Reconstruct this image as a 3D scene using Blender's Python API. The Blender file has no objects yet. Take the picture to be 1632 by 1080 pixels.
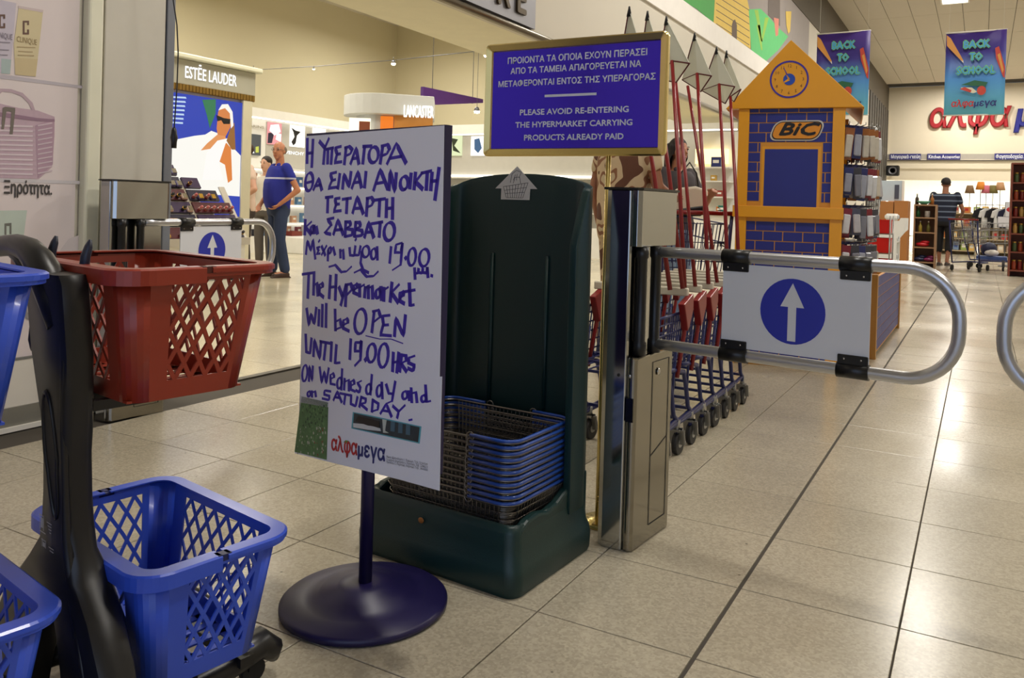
import bpy, bmesh, math, random
from mathutils import Vector, Matrix, noise
random.seed(7)
C = bpy.context.scene.collection
SC = bpy.context.scene
R = math.radians

# ---------------------------------------------------------------- camera (level camera with a shifted lens, rolled a little)
YAW, PITCH, ROLL, CH = R(28.4555), R(0.5793), R(-1.7027), 1.0135
FPX, PX, PY = 1301.63, 859.4, 341.6
cy_, sy_ = math.cos(YAW), math.sin(YAW)
right = Vector((cy_, sy_, 0)); fwd0 = Vector((-sy_, cy_, 0)); up0 = Vector((0, 0, 1))
fwd = fwd0*math.cos(PITCH) - up0*math.sin(PITCH); upv = fwd0*math.sin(PITCH) + up0*math.cos(PITCH)
# image axes after the roll
imx = right*math.cos(ROLL) - upv*math.sin(ROLL)
imy = right*math.sin(ROLL) + upv*math.cos(ROLL)
cam = bpy.data.cameras.new('camera'); camo = bpy.data.objects.new('camera', cam); C.objects.link(camo)
camo.matrix_world = Matrix(((imx.x, imy.x, -fwd.x, 0), (imx.y, imy.y, -fwd.y, 0), (imx.z, imy.z, -fwd.z, CH), (0, 0, 0, 1)))
cam.sensor_width = 36; cam.lens = FPX/1632*36
cam.shift_x = -(PX-816)/1632; cam.shift_y = (PY-540)/1632
cam.clip_start = 0.05; cam.clip_end = 200
SC.camera = camo
SC.view_settings.view_transform = 'Standard'; SC.view_settings.look = 'None'
SC.view_settings.gamma = 1; SC.view_settings.use_curve_mapping = False
SC.view_settings.exposure = 0.0
SC.cycles.use_denoising = True
SC.cycles.max_bounces = 8; SC.cycles.diffuse_bounces = 4; SC.cycles.glossy_bounces = 4
SC.cycles.sample_clamp_indirect = 6
wd = bpy.data.worlds.new('world'); SC.world = wd; wd.use_nodes = True
wd.node_tree.nodes['Background'].inputs[0].default_value = (0.75, 0.72, 0.66, 1)
wd.node_tree.nodes['Background'].inputs[1].default_value = 0.1
def area(name, loc, size, power, color=(1, .93, .82), rot=(0, 0, 0), spread=None):
    l = bpy.data.lights.new(name, 'AREA'); l.shape = 'RECTANGLE'; l.size, l.size_y = size; l.energy = power; l.color = color
    if spread: l.spread = spread
    o = bpy.data.objects.new(name, l); C.objects.link(o); o.location = loc; o.rotation_euler = rot; return o
# rows of ceiling luminaires over the mall (the fixtures themselves are built further down at the same places)
MALL_LIGHTS = [(x, y) for x in (-0.75, 3.4) for y in (2.5, 9.1, 15.8, 22.5, 29.2, 35)]
for x, y in MALL_LIGHTS:
    area('mall_lamp', (x, y, 6.30), (.55, .55), 165 if y > 5 else 115, (1, .95, .87))
# perfumery inside the shop: bright warm halogen and tube light
for x, y in ((-6.0, 2.5), (-6.0, 6.5), (-6.0, 11), (-10, 3.5), (-10, 8.5), (-10, 13)):
    area('shop_lamp', (x, y, 4.6), (1.3, 1.3), 105, (1, .94, .82))
# the supermarket hall beyond the far fascia
for x in (-1.5, 2.5):
    area('market_lamp', (x, 42, 3.5), (3, 6), 1100, (1, .98, .92))

# cool daylight fill, added unseen behind the camera to brighten the foreground
area('daylight_fill', (1.2, -2.9, 1.7), (5.0, 2.6), 150, (.78, .86, 1), rot=(R(-90), 0, 0))

# ---------------------------------------------------------------- pixel helpers (only to turn measured points into world points)
def ray(px, py):
    a, b = (px-PX)/FPX, -(py-PY)/FPX
    return fwd + imx*a + imy*b
def fl(px, py, h=0.0):
    r = ray(px, py); t = (h-CH)/r.z; return Vector((r.x*t, r.y*t, h))
def pl(px, py, ax, val):
    r = ray(px, py); t = val/r[ax]; return Vector((r.x*t, r.y*t, CH+r.z*t))
def onp(px, py, p0, n):
    r = ray(px, py); o = Vector((0, 0, CH)); return o + r*((Vector(p0)-o).dot(n)/r.dot(n))

# ---------------------------------------------------------------- materials
MT = {}
def mat(name, col, rough=.5, metal=0., var=.06, scale=8., bump=0., bscale=60., coat=0., alpha=None, emit=None, estr=1., spec=None, trans=0., aniso=None, obj_random=0.):
    if name in MT: return MT[name]
    m = bpy.data.materials.new(name); m.use_nodes = True; nt = m.node_tree; N = nt.nodes; L = nt.links
    b = N['Principled BSDF']
    b.inputs['Roughness'].default_value = rough; b.inputs['Metallic'].default_value = metal
    if coat: b.inputs['Coat Weight'].default_value = coat; b.inputs['Coat Roughness'].default_value = .08
    if spec is not None: b.inputs['Specular IOR Level'].default_value = spec
    if trans: b.inputs['Transmission Weight'].default_value = trans
    col = tuple(col)+(1,) if len(col) == 3 else col
    tc = N.new('ShaderNodeTexCoord'); nz = N.new('ShaderNodeTexNoise'); nz.inputs['Scale'].default_value = scale; nz.inputs['Detail'].default_value = 4
    L.new(tc.outputs['Object'], nz.inputs['Vector'])
    rp = N.new('ShaderNodeMapRange'); rp.inputs['To Min'].default_value = 1-var; rp.inputs['To Max'].default_value = 1+var
    L.new(nz.outputs['Fac'], rp.inputs['Value'])
    mx = N.new('ShaderNodeVectorMath'); mx.operation = 'SCALE'; mx.inputs[0].default_value = col[:3]; L.new(rp.outputs[0], mx.inputs['Scale'])
    out = mx.outputs[0]
    if obj_random:
        oi = N.new('ShaderNodeObjectInfo'); r2 = N.new('ShaderNodeMapRange'); r2.inputs['To Min'].default_value = 1-obj_random; r2.inputs['To Max'].default_value = 1+obj_random
        L.new(oi.outputs['Random'], r2.inputs['Value']); m2 = N.new('ShaderNodeVectorMath'); m2.operation = 'SCALE'; L.new(out, m2.inputs[0]); L.new(r2.outputs[0], m2.inputs['Scale']); out = m2.outputs[0]
    L.new(out, b.inputs['Base Color'])
    if bump:
        n2 = N.new('ShaderNodeTexNoise'); n2.inputs['Scale'].default_value = bscale; L.new(tc.outputs['Object'], n2.inputs['Vector'])
        bp = N.new('ShaderNodeBump'); bp.inputs['Strength'].default_value = bump; bp.inputs['Distance'].default_value = .01
        L.new(n2.outputs['Fac'], bp.inputs['Height']); L.new(bp.outputs[0], b.inputs['Normal'])
    if emit:
        b.inputs['Emission Color'].default_value = tuple(emit)+(1,); b.inputs['Emission Strength'].default_value = estr
    MT[name] = m; return m
def srgb(r, g, b):
    f = lambda c: (c/255/12.92) if c/255 <= .04045 else ((c/255+.055)/1.055)**2.4
    return (f(r), f(g), f(b))
def M(name, rgb, **k): return mat(name, srgb(*rgb), **k)
def glow(name, rgb, s):
    return mat(name, (0, 0, 0), rough=.6, emit=srgb(*rgb), estr=s)
def terrazzo(name, base, rough, fleck=.22, rnd=.03):
    m = mat(name, srgb(*base), rough=rough, var=.05, scale=2.2, obj_random=rnd, coat=0.0, spec=.42)
    nt = m.node_tree; N = nt.nodes; L = nt.links; b = N['Principled BSDF']
    src = b.inputs['Base Color'].links[0].from_socket
    g = N.new('ShaderNodeNewGeometry'); vo = N.new('ShaderNodeTexVoronoi'); vo.inputs['Scale'].default_value = 150; L.new(g.outputs['Position'], vo.inputs['Vector'])
    sx = N.new('ShaderNodeSeparateColor'); L.new(vo.outputs['Color'], sx.inputs[0])
    r1 = N.new('ShaderNodeMapRange'); r1.inputs['From Min'].default_value = 0; r1.inputs['To Min'].default_value = 1-fleck; r1.inputs['To Max'].default_value = 1+fleck; L.new(sx.outputs[0], r1.inputs['Value'])
    mm = N.new('ShaderNodeVectorMath'); mm.operation = 'SCALE'; L.new(src, mm.inputs[0]); L.new(r1.outputs[0], mm.inputs['Scale'])
    # scattered dark specks and soft wear
    v2 = N.new('ShaderNodeTexVoronoi'); v2.inputs['Scale'].default_value = 9; L.new(g.outputs['Position'], v2.inputs['Vector'])
    r2 = N.new('ShaderNodeMapRange'); r2.inputs['From Min'].default_value = .025; r2.inputs['From Max'].default_value = .045; r2.inputs['To Min'].default_value = .35; r2.inputs['To Max'].default_value = 1; L.new(v2.outputs['Distance'], r2.inputs['Value'])
    m3 = N.new('ShaderNodeVectorMath'); m3.operation = 'SCALE'; L.new(mm.outputs[0], m3.inputs[0]); L.new(r2.outputs[0], m3.inputs['Scale'])
    n3 = N.new('ShaderNodeTexNoise'); n3.inputs['Scale'].default_value = 1.1; n3.inputs['Detail'].default_value = 6; L.new(g.outputs['Position'], n3.inputs['Vector'])
    r3 = N.new('ShaderNodeMapRange'); r3.inputs['From Min'].default_value = .3; r3.inputs['From Max'].default_value = .7; r3.inputs['To Min'].default_value = .88; r3.inputs['To Max'].default_value = 1.08; L.new(n3.outputs['Fac'], r3.inputs['Value'])
    m4 = N.new('ShaderNodeVectorMath'); m4.operation = 'SCALE'; L.new(m3.outputs[0], m4.inputs[0]); L.new(r3.outputs[0], m4.inputs['Scale'])
    L.new(m4.outputs[0], b.inputs['Base Color'])
    r4 = N.new('ShaderNodeMapRange'); r4.inputs['From Min'].default_value = .3; r4.inputs['From Max'].default_value = .7; r4.inputs['To Min'].default_value = rough*.75; r4.inputs['To Max'].default_value = rough*1.35; L.new(n3.outputs['Fac'], r4.inputs['Value']); L.new(r4.outputs[0], b.inputs['Roughness'])
    return m

# ---------------------------------------------------------------- mesh builder
class MB:
    def __init__(s): s.v = []; s.f = []; s.m = []; s.sm = []
    def add(s, vs, fs, mi=0, smooth=False):
        o = len(s.v); s.v += [Vector(v) for v in vs]
        for f in fs: s.f.append([i+o for i in f]); s.m.append(mi); s.sm.append(smooth)
        return s
    def box(s, c, d, rz=0, mi=0, M4=None, ch=0):
        x, y, z = d[0]/2, d[1]/2, d[2]/2
        if ch:   # chamfered box
            vs = []
            for sx in (-1, 1):
                for sy in (-1, 1):
                    for sz in (-1, 1):
                        vs += [(sx*(x-ch), sy*(y-ch), sz*z), (sx*(x-ch), sy*y, sz*(z-ch)), (sx*x, sy*(y-ch), sz*(z-ch))]
            bm = bmesh.new(); [bm.verts.new(v) for v in vs]; bmesh.ops.convex_hull(bm, input=bm.verts)
            bm.verts.index_update(); vs = [v.co.copy() for v in bm.verts]; fs = [[v.index for v in f.verts] for f in bm.faces]; bm.free()
        else:
            vs = [Vector(p) for p in ((-x, -y, -z), (x, -y, -z), (x, y, -z), (-x, y, -z), (-x, -y, z), (x, -y, z), (x, y, z), (-x, y, z))]
            fs = [(0, 3, 2, 1), (4, 5, 6, 7), (0, 1, 5, 4), (1, 2, 6, 5), (2, 3, 7, 6), (3, 0, 4, 7)]
        T = Matrix.Translation(Vector(c)) @ Matrix.Rotation(rz, 4, 'Z')
        if M4 is not None: T = M4 @ T
        return s.add([T @ v for v in vs], fs, mi)
    def bb(s, x0, x1, y0, y1, z0, z1, mi=0): return s.box(((x0+x1)/2, (y0+y1)/2, (z0+z1)/2), (abs(x1-x0), abs(y1-y0), abs(z1-z0)), mi=mi)
    def bar(s, a, b, w, t, up=(0, 0, 1), mi=0):
        a = Vector(a); b = Vector(b); d = (b-a); l = d.length
        if l < 1e-6: return s
        d.normalize(); u = Vector(up); sd = d.cross(u)
        if sd.length < 1e-4: sd = d.cross(Vector((1, 0, 0)))
        sd.normalize(); n = sd.cross(d)
        vs = []
        for p in (a, b):
            for q, r in ((-1, -1), (1, -1), (1, 1), (-1, 1)): vs.append(p+sd*(w/2*q)+n*(t/2*r))
        return s.add(vs, [(0, 3, 2, 1), (4, 5, 6, 7), (0, 1, 5, 4), (1, 2, 6, 5), (2, 3, 7, 6), (3, 0, 4, 7)], mi)
    def tube(s, pts, r, n=8, closed=False, mi=0, cap=True, smooth=True, sc=(1, 1)):
        pts = [Vector(p) for p in pts]; k = len(pts); rs = r if isinstance(r, (list, tuple)) else [r]*k
        vs = []; prev = None
        for i, p in enumerate(pts):
            if closed: t = pts[(i+1) % k]-pts[i-1]
            else: t = pts[min(i+1, k-1)]-pts[max(i-1, 0)]
            t.normalize()
            if prev is None:
                a = Vector((0, 0, 1)) if abs(t.z) < .9 else Vector((1, 0, 0)); x = t.cross(a).normalized()
            else:
                x = prev - t*prev.dot(t)
                x = x.normalized() if x.length > 1e-6 else t.orthogonal().normalized()
            prev = x; y = t.cross(x)
            for j in range(n):
                a = 2*math.pi*j/n; vs.append(p + x*(math.cos(a)*rs[i]*sc[0]) + y*(math.sin(a)*rs[i]*sc[1]))
        fs = []
        for i in range(k if closed else k-1):
            for j in range(n):
                a, b = i*n+j, i*n+(j+1) % n; c, d = ((i+1) % k)*n+(j+1) % n, ((i+1) % k)*n+j
                fs.append((a, d, c, b))
        s.add(vs, fs, mi, smooth)
        if cap and not closed:
            o = len(s.v)-k*n
            s.f.append([o+j for j in range(n)]); s.m.append(mi); s.sm.append(False)
            s.f.append([o+(k-1)*n+j for j in reversed(range(n))]); s.m.append(mi); s.sm.append(False)
        return s
    def cyl(s, a, b, r, n=16, mi=0, smooth=True): return s.tube([a, b], r, n, mi=mi, smooth=smooth)
    def lathe(s, prof, c=(0, 0, 0), n=32, mi=0, M4=None, smooth=True):
        vs = []; c = Vector(c)
        for r, z in prof:
            for j in range(n):
                a = 2*math.pi*j/n; v = Vector((r*math.cos(a), r*math.sin(a), z))
                vs.append((M4 @ v if M4 is not None else v)+c)
        fs = []
        for i in range(len(prof)-1):
            for j in range(n): fs.append((i*n+j, i*n+(j+1) % n, (i+1)*n+(j+1) % n, (i+1)*n+j))
        s.add(vs, fs, mi, smooth)
        o = len(s.v)-len(prof)*n
        if prof[0][0] > 1e-5: s.f.append([o+j for j in reversed(range(n))]); s.m.append(mi); s.sm.append(False)
        if prof[-1][0] > 1e-5: s.f.append([o+(len(prof)-1)*n+j for j in range(n)]); s.m.append(mi); s.sm.append(False)
        return s
    def prism(s, poly, T, h, mi=0, smooth=False):
        """polygon of (a,b) in the plane of T's x,y; extruded from 0 to h along T's z"""
        k = len(poly); vs = [T @ Vector((p[0], p[1], 0)) for p in poly]+[T @ Vector((p[0], p[1], h)) for p in poly]
        fs = [tuple(reversed(range(k))), tuple(range(k, 2*k))]+[(i, (i+1) % k, k+(i+1) % k, k+i) for i in range(k)]
        return s.add(vs, fs, mi, smooth)
    def ell(s, c, r, n=12, m=8, mi=0, M4=None):
        vs = []; fs = []; c = Vector(c)
        for i in range(m+1):
            t = math.pi*i/m
            for j in range(n):
                a = 2*math.pi*j/n; v = Vector((r[0]*math.sin(t)*math.cos(a), r[1]*math.sin(t)*math.sin(a), r[2]*math.cos(t)))
                vs.append((M4 @ v if M4 is not None else v)+c)
        for i in range(m):
            for j in range(n): fs.append((i*n+j, (i+1)*n+j, (i+1)*n+(j+1) % n, i*n+(j+1) % n))
        return s.add(vs, fs, mi, True)
    def mesh(s, name, mats):
        me = bpy.data.meshes.new(name); me.from_pydata([tuple(v) for v in s.v], [], s.f)
        for m in (mats if isinstance(mats, (list, tuple)) else [mats]): me.materials.append(m)
        me.polygons.foreach_set('material_index', s.m); me.polygons.foreach_set('use_smooth', s.sm); me.validate(); me.update(); return me
    def build(s, name, mats, parent=None, label=None, world=False, bevel=0, kind=None, weld=False):
        if world and parent is not None:
            inv = parent_matrix(parent).inverted(); s.v = [inv @ v for v in s.v]
        o = bpy.data.objects.new(name, s.mesh(name, mats)); C.objects.link(o)
        if weld:
            bm = bmesh.new(); bm.from_mesh(o.data); bmesh.ops.remove_doubles(bm, verts=bm.verts, dist=1e-5); bmesh.ops.recalc_face_normals(bm, faces=bm.faces); bm.to_mesh(o.data); bm.free()
        if parent is not None: o.parent = parent
        if label: o['label'] = label
        if kind: o['kind'] = kind
        if bevel:
            bv = o.modifiers.new('bevel', 'BEVEL'); bv.width = bevel; bv.segments = 2; bv.limit_method = 'ANGLE'; bv.angle_limit = R(40)
        return o
def parent_matrix(o):
    m = Matrix.Translation(o.location) @ o.rotation_euler.to_matrix().to_4x4()
    return parent_matrix(o.parent) @ m if o.parent else m
def tag(o, label=None, cat=None, group=None, kind=None):
    if label: o['label'] = label
    if cat: o['category'] = cat
    if group: o['group'] = group
    if kind: o['kind'] = kind
    return o
def thing(name, label, cat, loc=(0, 0, 0), rz=0, group=None):
    o = bpy.data.objects.new(name, None); C.objects.link(o); o.location = loc; o.rotation_euler = (0, 0, rz); o.empty_display_size = .05
    return tag(o, label, cat, group)
def struct(mb, name, m, parent=None, **k):
    o = mb.build(name, m, parent, **k)
    if parent is None: o['kind'] = 'structure'
    return o
def dup(root, loc=None, rz=None, label=None, group=None):
    r = root.copy(); C.objects.link(r)
    if loc is not None: r.location = loc
    if rz is not None: r.rotation_euler = (0, 0, rz)
    if label: r['label'] = label
    if group: r['group'] = group
    for ch in root.children:
        c = ch.copy(); C.objects.link(c); c.parent = r
        for g in ch.children:
            d = g.copy(); C.objects.link(d); d.parent = c
    return r
def frame(o, x, y):
    """matrix with origin o, columns x, y and x cross y"""
    x = Vector(x).normalized(); y = Vector(y).normalized(); z = x.cross(y)
    o = Vector(o); return Matrix(((x.x, y.x, z.x, o.x), (x.y, y.y, z.y, o.y), (x.z, y.z, z.z, o.z), (0, 0, 0, 1)))
def text(body, T, size, m, parent=None, align='CENTER', bold=0., depth=0.0, sx=1., shear=0., name='lettering', space=1., res=2, world=True, fitw=None, label=None, bevel=0.):
    """flat lettering lying in T's x,y plane, in world coordinates"""
    cu = bpy.data.curves.new(name, 'FONT'); cu.body = body; cu.size = size; cu.align_x = align; cu.extrude = depth; cu.bevel_depth = bevel; cu.bevel_resolution = 0; cu.shear = shear; cu.space_character = space; cu.resolution_u = res
    t = bpy.data.objects.new('tmp', cu); C.objects.link(t); bpy.context.view_layer.update()
    dg = bpy.context.evaluated_depsgraph_get(); me = bpy.data.meshes.new_from_object(t.evaluated_get(dg)); bpy.data.objects.remove(t)
    if fitw and len(me.vertices):
        xs = [v.co.x for v in me.vertices]; sx = fitw/(max(xs)-min(xs))
    me.transform(Matrix.Diagonal((sx, 1, 1, 1))); TT = T
    if bold:   # heavier weight: the outline repeated at small offsets
        bm = bmesh.new()
        for q, (dx, dy) in enumerate(((0, 0), (bold, 0), (-bold, 0), (0, bold), (0, -bold))):
            m2 = me.copy(); m2.transform(Matrix.Translation((dx, dy, q*(.00012+bold*.06)))); bm.from_mesh(m2); bpy.data.meshes.remove(m2)
        bm.to_mesh(me); bm.free()
    if parent is not None and world: TT = parent_matrix(parent).inverted() @ T
    me.transform(TT); me.materials.clear(); me.materials.append(m); me.name = name
    o = bpy.data.objects.new(name, me); C.objects.link(o); o.parent = parent
    if label: o['label'] = label
    return o
def decal(poly, T, m, name, parent, off=.001, label=None, h=.0006):
    b = MB(); b.prism(poly, T @ Matrix.Translation((0, 0, off)), h); return b.build(name, m, parent, world=True, label=label)
def ring(cx, cy, r, n=32, rx=None): return [(cx+(rx or r)*math.cos(2*math.pi*i/n), cy+r*math.sin(2*math.pi*i/n)) for i in range(n)]
def rrect(w, h, r, n=5, cx=0, cy=0):
    out = []
    for qx, qy, a0 in ((1, 1, 0), (-1, 1, 90), (-1, -1, 180), (1, -1, 270)):
        for i in range(n+1):
            a = R(a0+90*i/n); out.append((cx+qx*(w/2-r)+r*math.cos(a), cy+qy*(h/2-r)+r*math.sin(a)))
    return out
# ================================================================ THE SETTING
XL = -3.6; ZC = 6.4; YF = 37.0
m_tile = terrazzo('terrazzo', (174, 165, 145), .22, fleck=.15)
m_tile2 = terrazzo('shop_terrazzo', (204, 195, 170), .16, fleck=.1)
m_grout = M('grout', (70, 64, 56), rough=.9)
m_wall = M('wall_paint', (206, 200, 186), rough=.75, var=.03, scale=1.5)
m_beige = M('shop_wall_beige', (205, 196, 166), rough=.8, var=.03, scale=1.2)
m_ceil = M('ceiling_paint', (200, 192, 176), rough=.85, var=.03)
m_white = M('white_paint', (226, 222, 214), rough=.6, var=.03)
m_greymetal = M('grey_metal', (120, 122, 128), rough=.35, metal=.7)
m_chrome = M('brushed_steel', (190, 188, 184), rough=.16, metal=1, var=.08, scale=3)
m_alu = M('aluminium', (196, 197, 202), rough=.32, metal=.9, var=.05)
m_dark = M('dark_brown', (66, 60, 50), rough=.8)
m_black = M('black_plastic', (18, 18, 20), rough=.35)
m_blackr = M('black_rubber', (16, 16, 17), rough=.7)

TS = .4; ox, oy = -.370*TS, 6.499*TS     # tile joints lie at x = i*TS+ox, y = j*TS+oy
fb = MB(); fb.bb(XL, 7, -3, YF+14, -.08, -.006)
floor = struct(fb, 'floor', m_grout)
def tile_mesh(w, l, m):
    b = MB(); e = .0012
    b.add([(-w/2, -l/2, -.006), (w/2, -l/2, -.006), (w/2, l/2, -.006), (-w/2, l/2, -.006), (-w/2, -l/2, -e), (w/2, -l/2, -e), (w/2, l/2, -e), (-w/2, l/2, -e),
           (-w/2+e, -l/2+e, 0), (w/2-e, -l/2+e, 0), (w/2-e, l/2-e, 0), (-w/2+e, l/2-e, 0)],
          [(0, 1, 5, 4), (1, 2, 6, 5), (2, 3, 7, 6), (3, 0, 4, 7), (4, 5, 9, 8), (5, 6, 10, 9), (6, 7, 11, 10), (7, 4, 8, 11), (8, 9, 10, 11)])
    return b.mesh('tile', m)
tm_a = tile_mesh(TS-.004, TS-.003, m_tile); tm_b = tile_mesh(TS-.011, TS-.003, m_tile)
cells = []
for i in range(-8, 18):
    for j in range(-9, 118):
        x = (i+.5)*TS+ox; y = (j+.5)*TS+oy
        if x-TS/2 < XL-.05: continue
        d = Vector((x, y, -CH)); q = d.dot(fwd)
        vis = q > .2 and -0.1 < (PX+FPX*d.dot(imx)/q)/1632 < 1.1 and (PY-FPX*d.dot(imy)/q)/1080 < 1.15
        cells.append((0 if vis else 1, d.length, i, j, x, y))
cells.sort()
rest = MB()
for n, (nv, dl, i, j, x, y) in enumerate(cells):
    thick = (i == -1)
    if n < 296 and not nv:
        o = bpy.data.objects.new('tile', tm_b if thick else tm_a); C.objects.link(o); o.parent = floor; o.location = (x+(.0035 if thick else 0), y, 0)
    else:
        w = (TS-(.011 if thick else .004))/2; l = (TS-.003)/2; xx = x+(.0035 if thick else 0)
        rest.add([(xx-w, y-l, 0), (xx+w, y-l, 0), (xx+w, y+l, 0), (xx-w, y+l, 0), (xx-w, y-l, -.006), (xx+w, y-l, -.006), (xx+w, y+l, -.006), (xx-w, y+l, -.006)], [(0, 1, 2, 3), (4, 5, 1, 0), (5, 6, 2, 1), (6, 7, 3, 2), (7, 4, 0, 3)])
rest.build('tile_field', m_tile, floor, kind='stuff')
# shop floor, with a metal threshold where the two floors meet
sb = MB(); sb.bb(-13, XL-.012, -3, 16, -.08, -.005)
sfl = struct(sb, 'floor_shop', m_grout)
st = MB()
for i in range(0, 16):
    for j in range(0, 32):
        x0 = XL-.01-(i+1)*.6; y0 = -3+j*.6
        st.bb(x0+.0015, x0+.5985, y0+.0015, y0+.5985, -.005, .001)
st.build('tile_field', m_tile2, sfl, kind='stuff')
tb = MB(); tb.bb(XL-.035, XL+.012, 2.7, 14, -.004, .004); struct(tb, 'trim_1', M('threshold_steel', (96, 92, 84), rough=.4, metal=.8))

# ceiling of panels
cb = MB(); cb.bb(XL-1, 7, -3, YF, ZC+.03, ZC+.2); ceil = struct(cb, 'ceiling', M('ceiling_void', (60, 56, 50), rough=.9))
pm = MB().box((0, 0, .015), (.588, 2.985, .03)).mesh('ceiling_panel', m_ceil)
for i in range(-1, 18):
    for j in range(-1, 14):
        x = XL+.3+i*.6; y = -1.5+j*3+.0
        if y > YF: continue
        if i < 0 and True:
            continue
        o = bpy.data.objects.new('panel', pm); C.objects.link(o); o.parent = ceil; o.location = (x, y, ZC)
# luminaires
lum_m = glow('lamp_diffuser', (255, 246, 226), 6)
fr = MB(); fr.bb(-.32, .32, -.32, -.28, -.04, 0).bb(-.32, .32, .28, .32, -.04, 0).bb(-.32, -.28, -.28, .28, -.04, 0).bb(.28, .32, -.28, .28, -.04, 0)
lf = fr.mesh('frame', m_white); ld = MB().box((0, 0, -.012), (.56, .56, .01)).mesh('diffuser', lum_m)
for k, (x, y) in enumerate(MALL_LIGHTS):
    t = thing('ceiling_light', 'square recessed ceiling light, %s from the entrance in the row %s' % (('first', 'second', 'third', 'fourth', 'fifth', 'last')[k % 6], 'over the aisle' if x < 0 else 'farther from the shops'), 'ceiling light', (x, y, ZC), group='recessed ceiling lights of the mall')
    for nm, me in (('frame', lf), ('diffuser', ld)):
        o = bpy.data.objects.new(nm, me); C.objects.link(o); o.parent = t

# ---- left wall along the shop front
w = MB()
w.bb(XL-.15, XL, -3, 2.24, 0, ZC)                     # solid wall beside the camera
w.bb(XL-.15, XL, 2.24, 2.70, 0, ZC)
w.bb(XL-.15, XL, 2.70, 14.0, 2.56, ZC)                # wall over the opening
w.bb(XL-.15, XL, 14.0, YF, 0, ZC)
wall_left = struct(w, 'wall_left', m_wall)
s = MB(); s.add([(XL-.15, 2.7, 2.56), (XL-.15, 14, 2.56), (-4.75, 14, 2.56), (-4.45, 2.0, 2.56), (XL-.15, 2.7, 2.7), (XL-.15, 14, 2.7), (-4.75, 14, 2.7), (-4.45, 2.0, 2.7)],
              [(0, 3, 2, 1), (4, 5, 6, 7), (3, 7, 6, 2), (0, 4, 7, 3), (1, 2, 6, 5)]); s.build('soffit', M('soffit_cream', (226, 220, 192), rough=.7), wall_left)
b = MB(); b.tube([(XL+.02, 2.7, 2.545), (XL+.02, 13.9, 2.545)], .03, 10); b.tube([(XL-.03, 2.7, 2.55), (XL-.03, 13.9, 2.55)], .022, 8)
b.build('rail', M('dull_steel', (128, 122, 112), rough=.3, metal=.9), wall_left)
b = MB(); b.bb(XL-.02, XL+.03, -3, YF, 3.49, 3.80); b.build('ledge_band', M('ledge_white', (236, 232, 226), rough=.6), wall_left)
b = MB(); b.bb(XL, XL+.02, -3, YF, 5.42, ZC+.02); b.build('top_band', M('dark_board', (84, 76, 62), rough=.8), wall_left)  # dark grey-brown band along the top of the wall
b = MB()
for k in range(9): b.bb(XL, XL+.05, 30.6+k*.72, 30.6+k*.72+.5, 0, 5.42)
b.build('dark_cladding', M('dark_cladding', (70, 66, 60), rough=.7), wall_left)
# pilaster with a white corner trim and a grey metal edge
b = MB(); b.bb(XL, XL+.04, 2.34, 2.655, 0, 2.56); b.build('pilaster_panel', M('pilaster_grey', (205, 200, 188), rough=.45), wall_left, bevel=.006)
b = MB(); b.bb(XL, XL+.055, 2.255, 2.325, 0, ZC-3.9+.0); b.build('corner_trim', M('corner_cream', (232, 230, 208), rough=.4), wall_left, bevel=.01)
b = MB(); b.bb(XL-.04, XL+.045, 2.66, 2.705, 0, 2.56); b.build('metal_edge', M('edge_grey', (126, 130, 140), rough=.4, metal=.4), wall_left, bevel=.004)
# sign board over the entrance with the feet of two letters in view
sbd = thing('shop_sign', 'grey metal sign board with raised dark letters above the shop entrance', 'sign', (XL+.02, 4.8, 2.58))
MB().bb(XL+.002, XL+.05, 2.9, 6.37, 2.585, 3.2).build('board', M('sign_grey', (140, 140, 146), rough=.35, metal=.5), sbd, world=True)
TW = lambda y, z, x=XL+.05: frame((x, y, z), (0, 1, 0), (0, 0, 1))
text('R E', TW(5.93, 2.67), .36, M('bronze_letter', (74, 62, 44), rough=.3, metal=.6), sbd, depth=.02, bold=.008)
# mural above the ledge (flat printed board)
mur = thing('mural', 'painted mural board of green plants and a yellow hut above the shop front', 'mural', (XL+.02, 12, 3.8))
MB().bb(XL+.001, XL+.02, 9, 19.2, 3.8, 5.40).build('board', M('mural_ground', (150, 142, 138), rough=.7), mur, world=True)
mg, mg2, my, mb_, mp = M('mural_green', (66, 158, 70), rough=.7), M('mural_mint', (90, 196, 116), rough=.7), M('mural_yellow', (222, 190, 84), rough=.7), M('mural_brown', (96, 76, 60), rough=.7), M('mural_pink', (214, 130, 112), rough=.7)
def murpt(px, py):
    p = pl(px, py, 0, XL+.022); return (p.y, p.z)
TM = frame((XL+.022, 0, 0), (0, 1, 0), (0, 0, 1))
def mshape(pts, m, off, name): decal([murpt(*p) for p in pts][::-1] if 0 else [murpt(*p) for p in pts], TM, m, name, mur, off=off)
mshape([(1060, -40), (1145, -40), (1139, 0), (1137, 37), (1110, 14), (1089, 2), (1075, -8)], mg, .001, 'green_hill')
mshape([(1145, -40), (1185, -40), (1191, 0), (1195, 20), (1196, 78), (1170, 60), (1137, 38), (1139, 0)], my, .002, 'yellow_hut')
for k in range(6):
    y0 = -18+k*11
    mshape([(1141, y0), (1194, y0+34), (1194, y0+35.2), (1141, y0+1.2)], mb_, .003, 'hut_line')
mshape([(1166, 57), (1166, 40), (1168, 33), (1171, 31), (1174, 40), (1174, 63)], mb_, .004, 'hut_door')
mshape([(1193, 15), (1212, 14), (1226, 28), (1240, 44), (1256, 58), (1240, 80), (1220, 98), (1197, 80)], mg2, .0022, 'mint_leaves')
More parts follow.
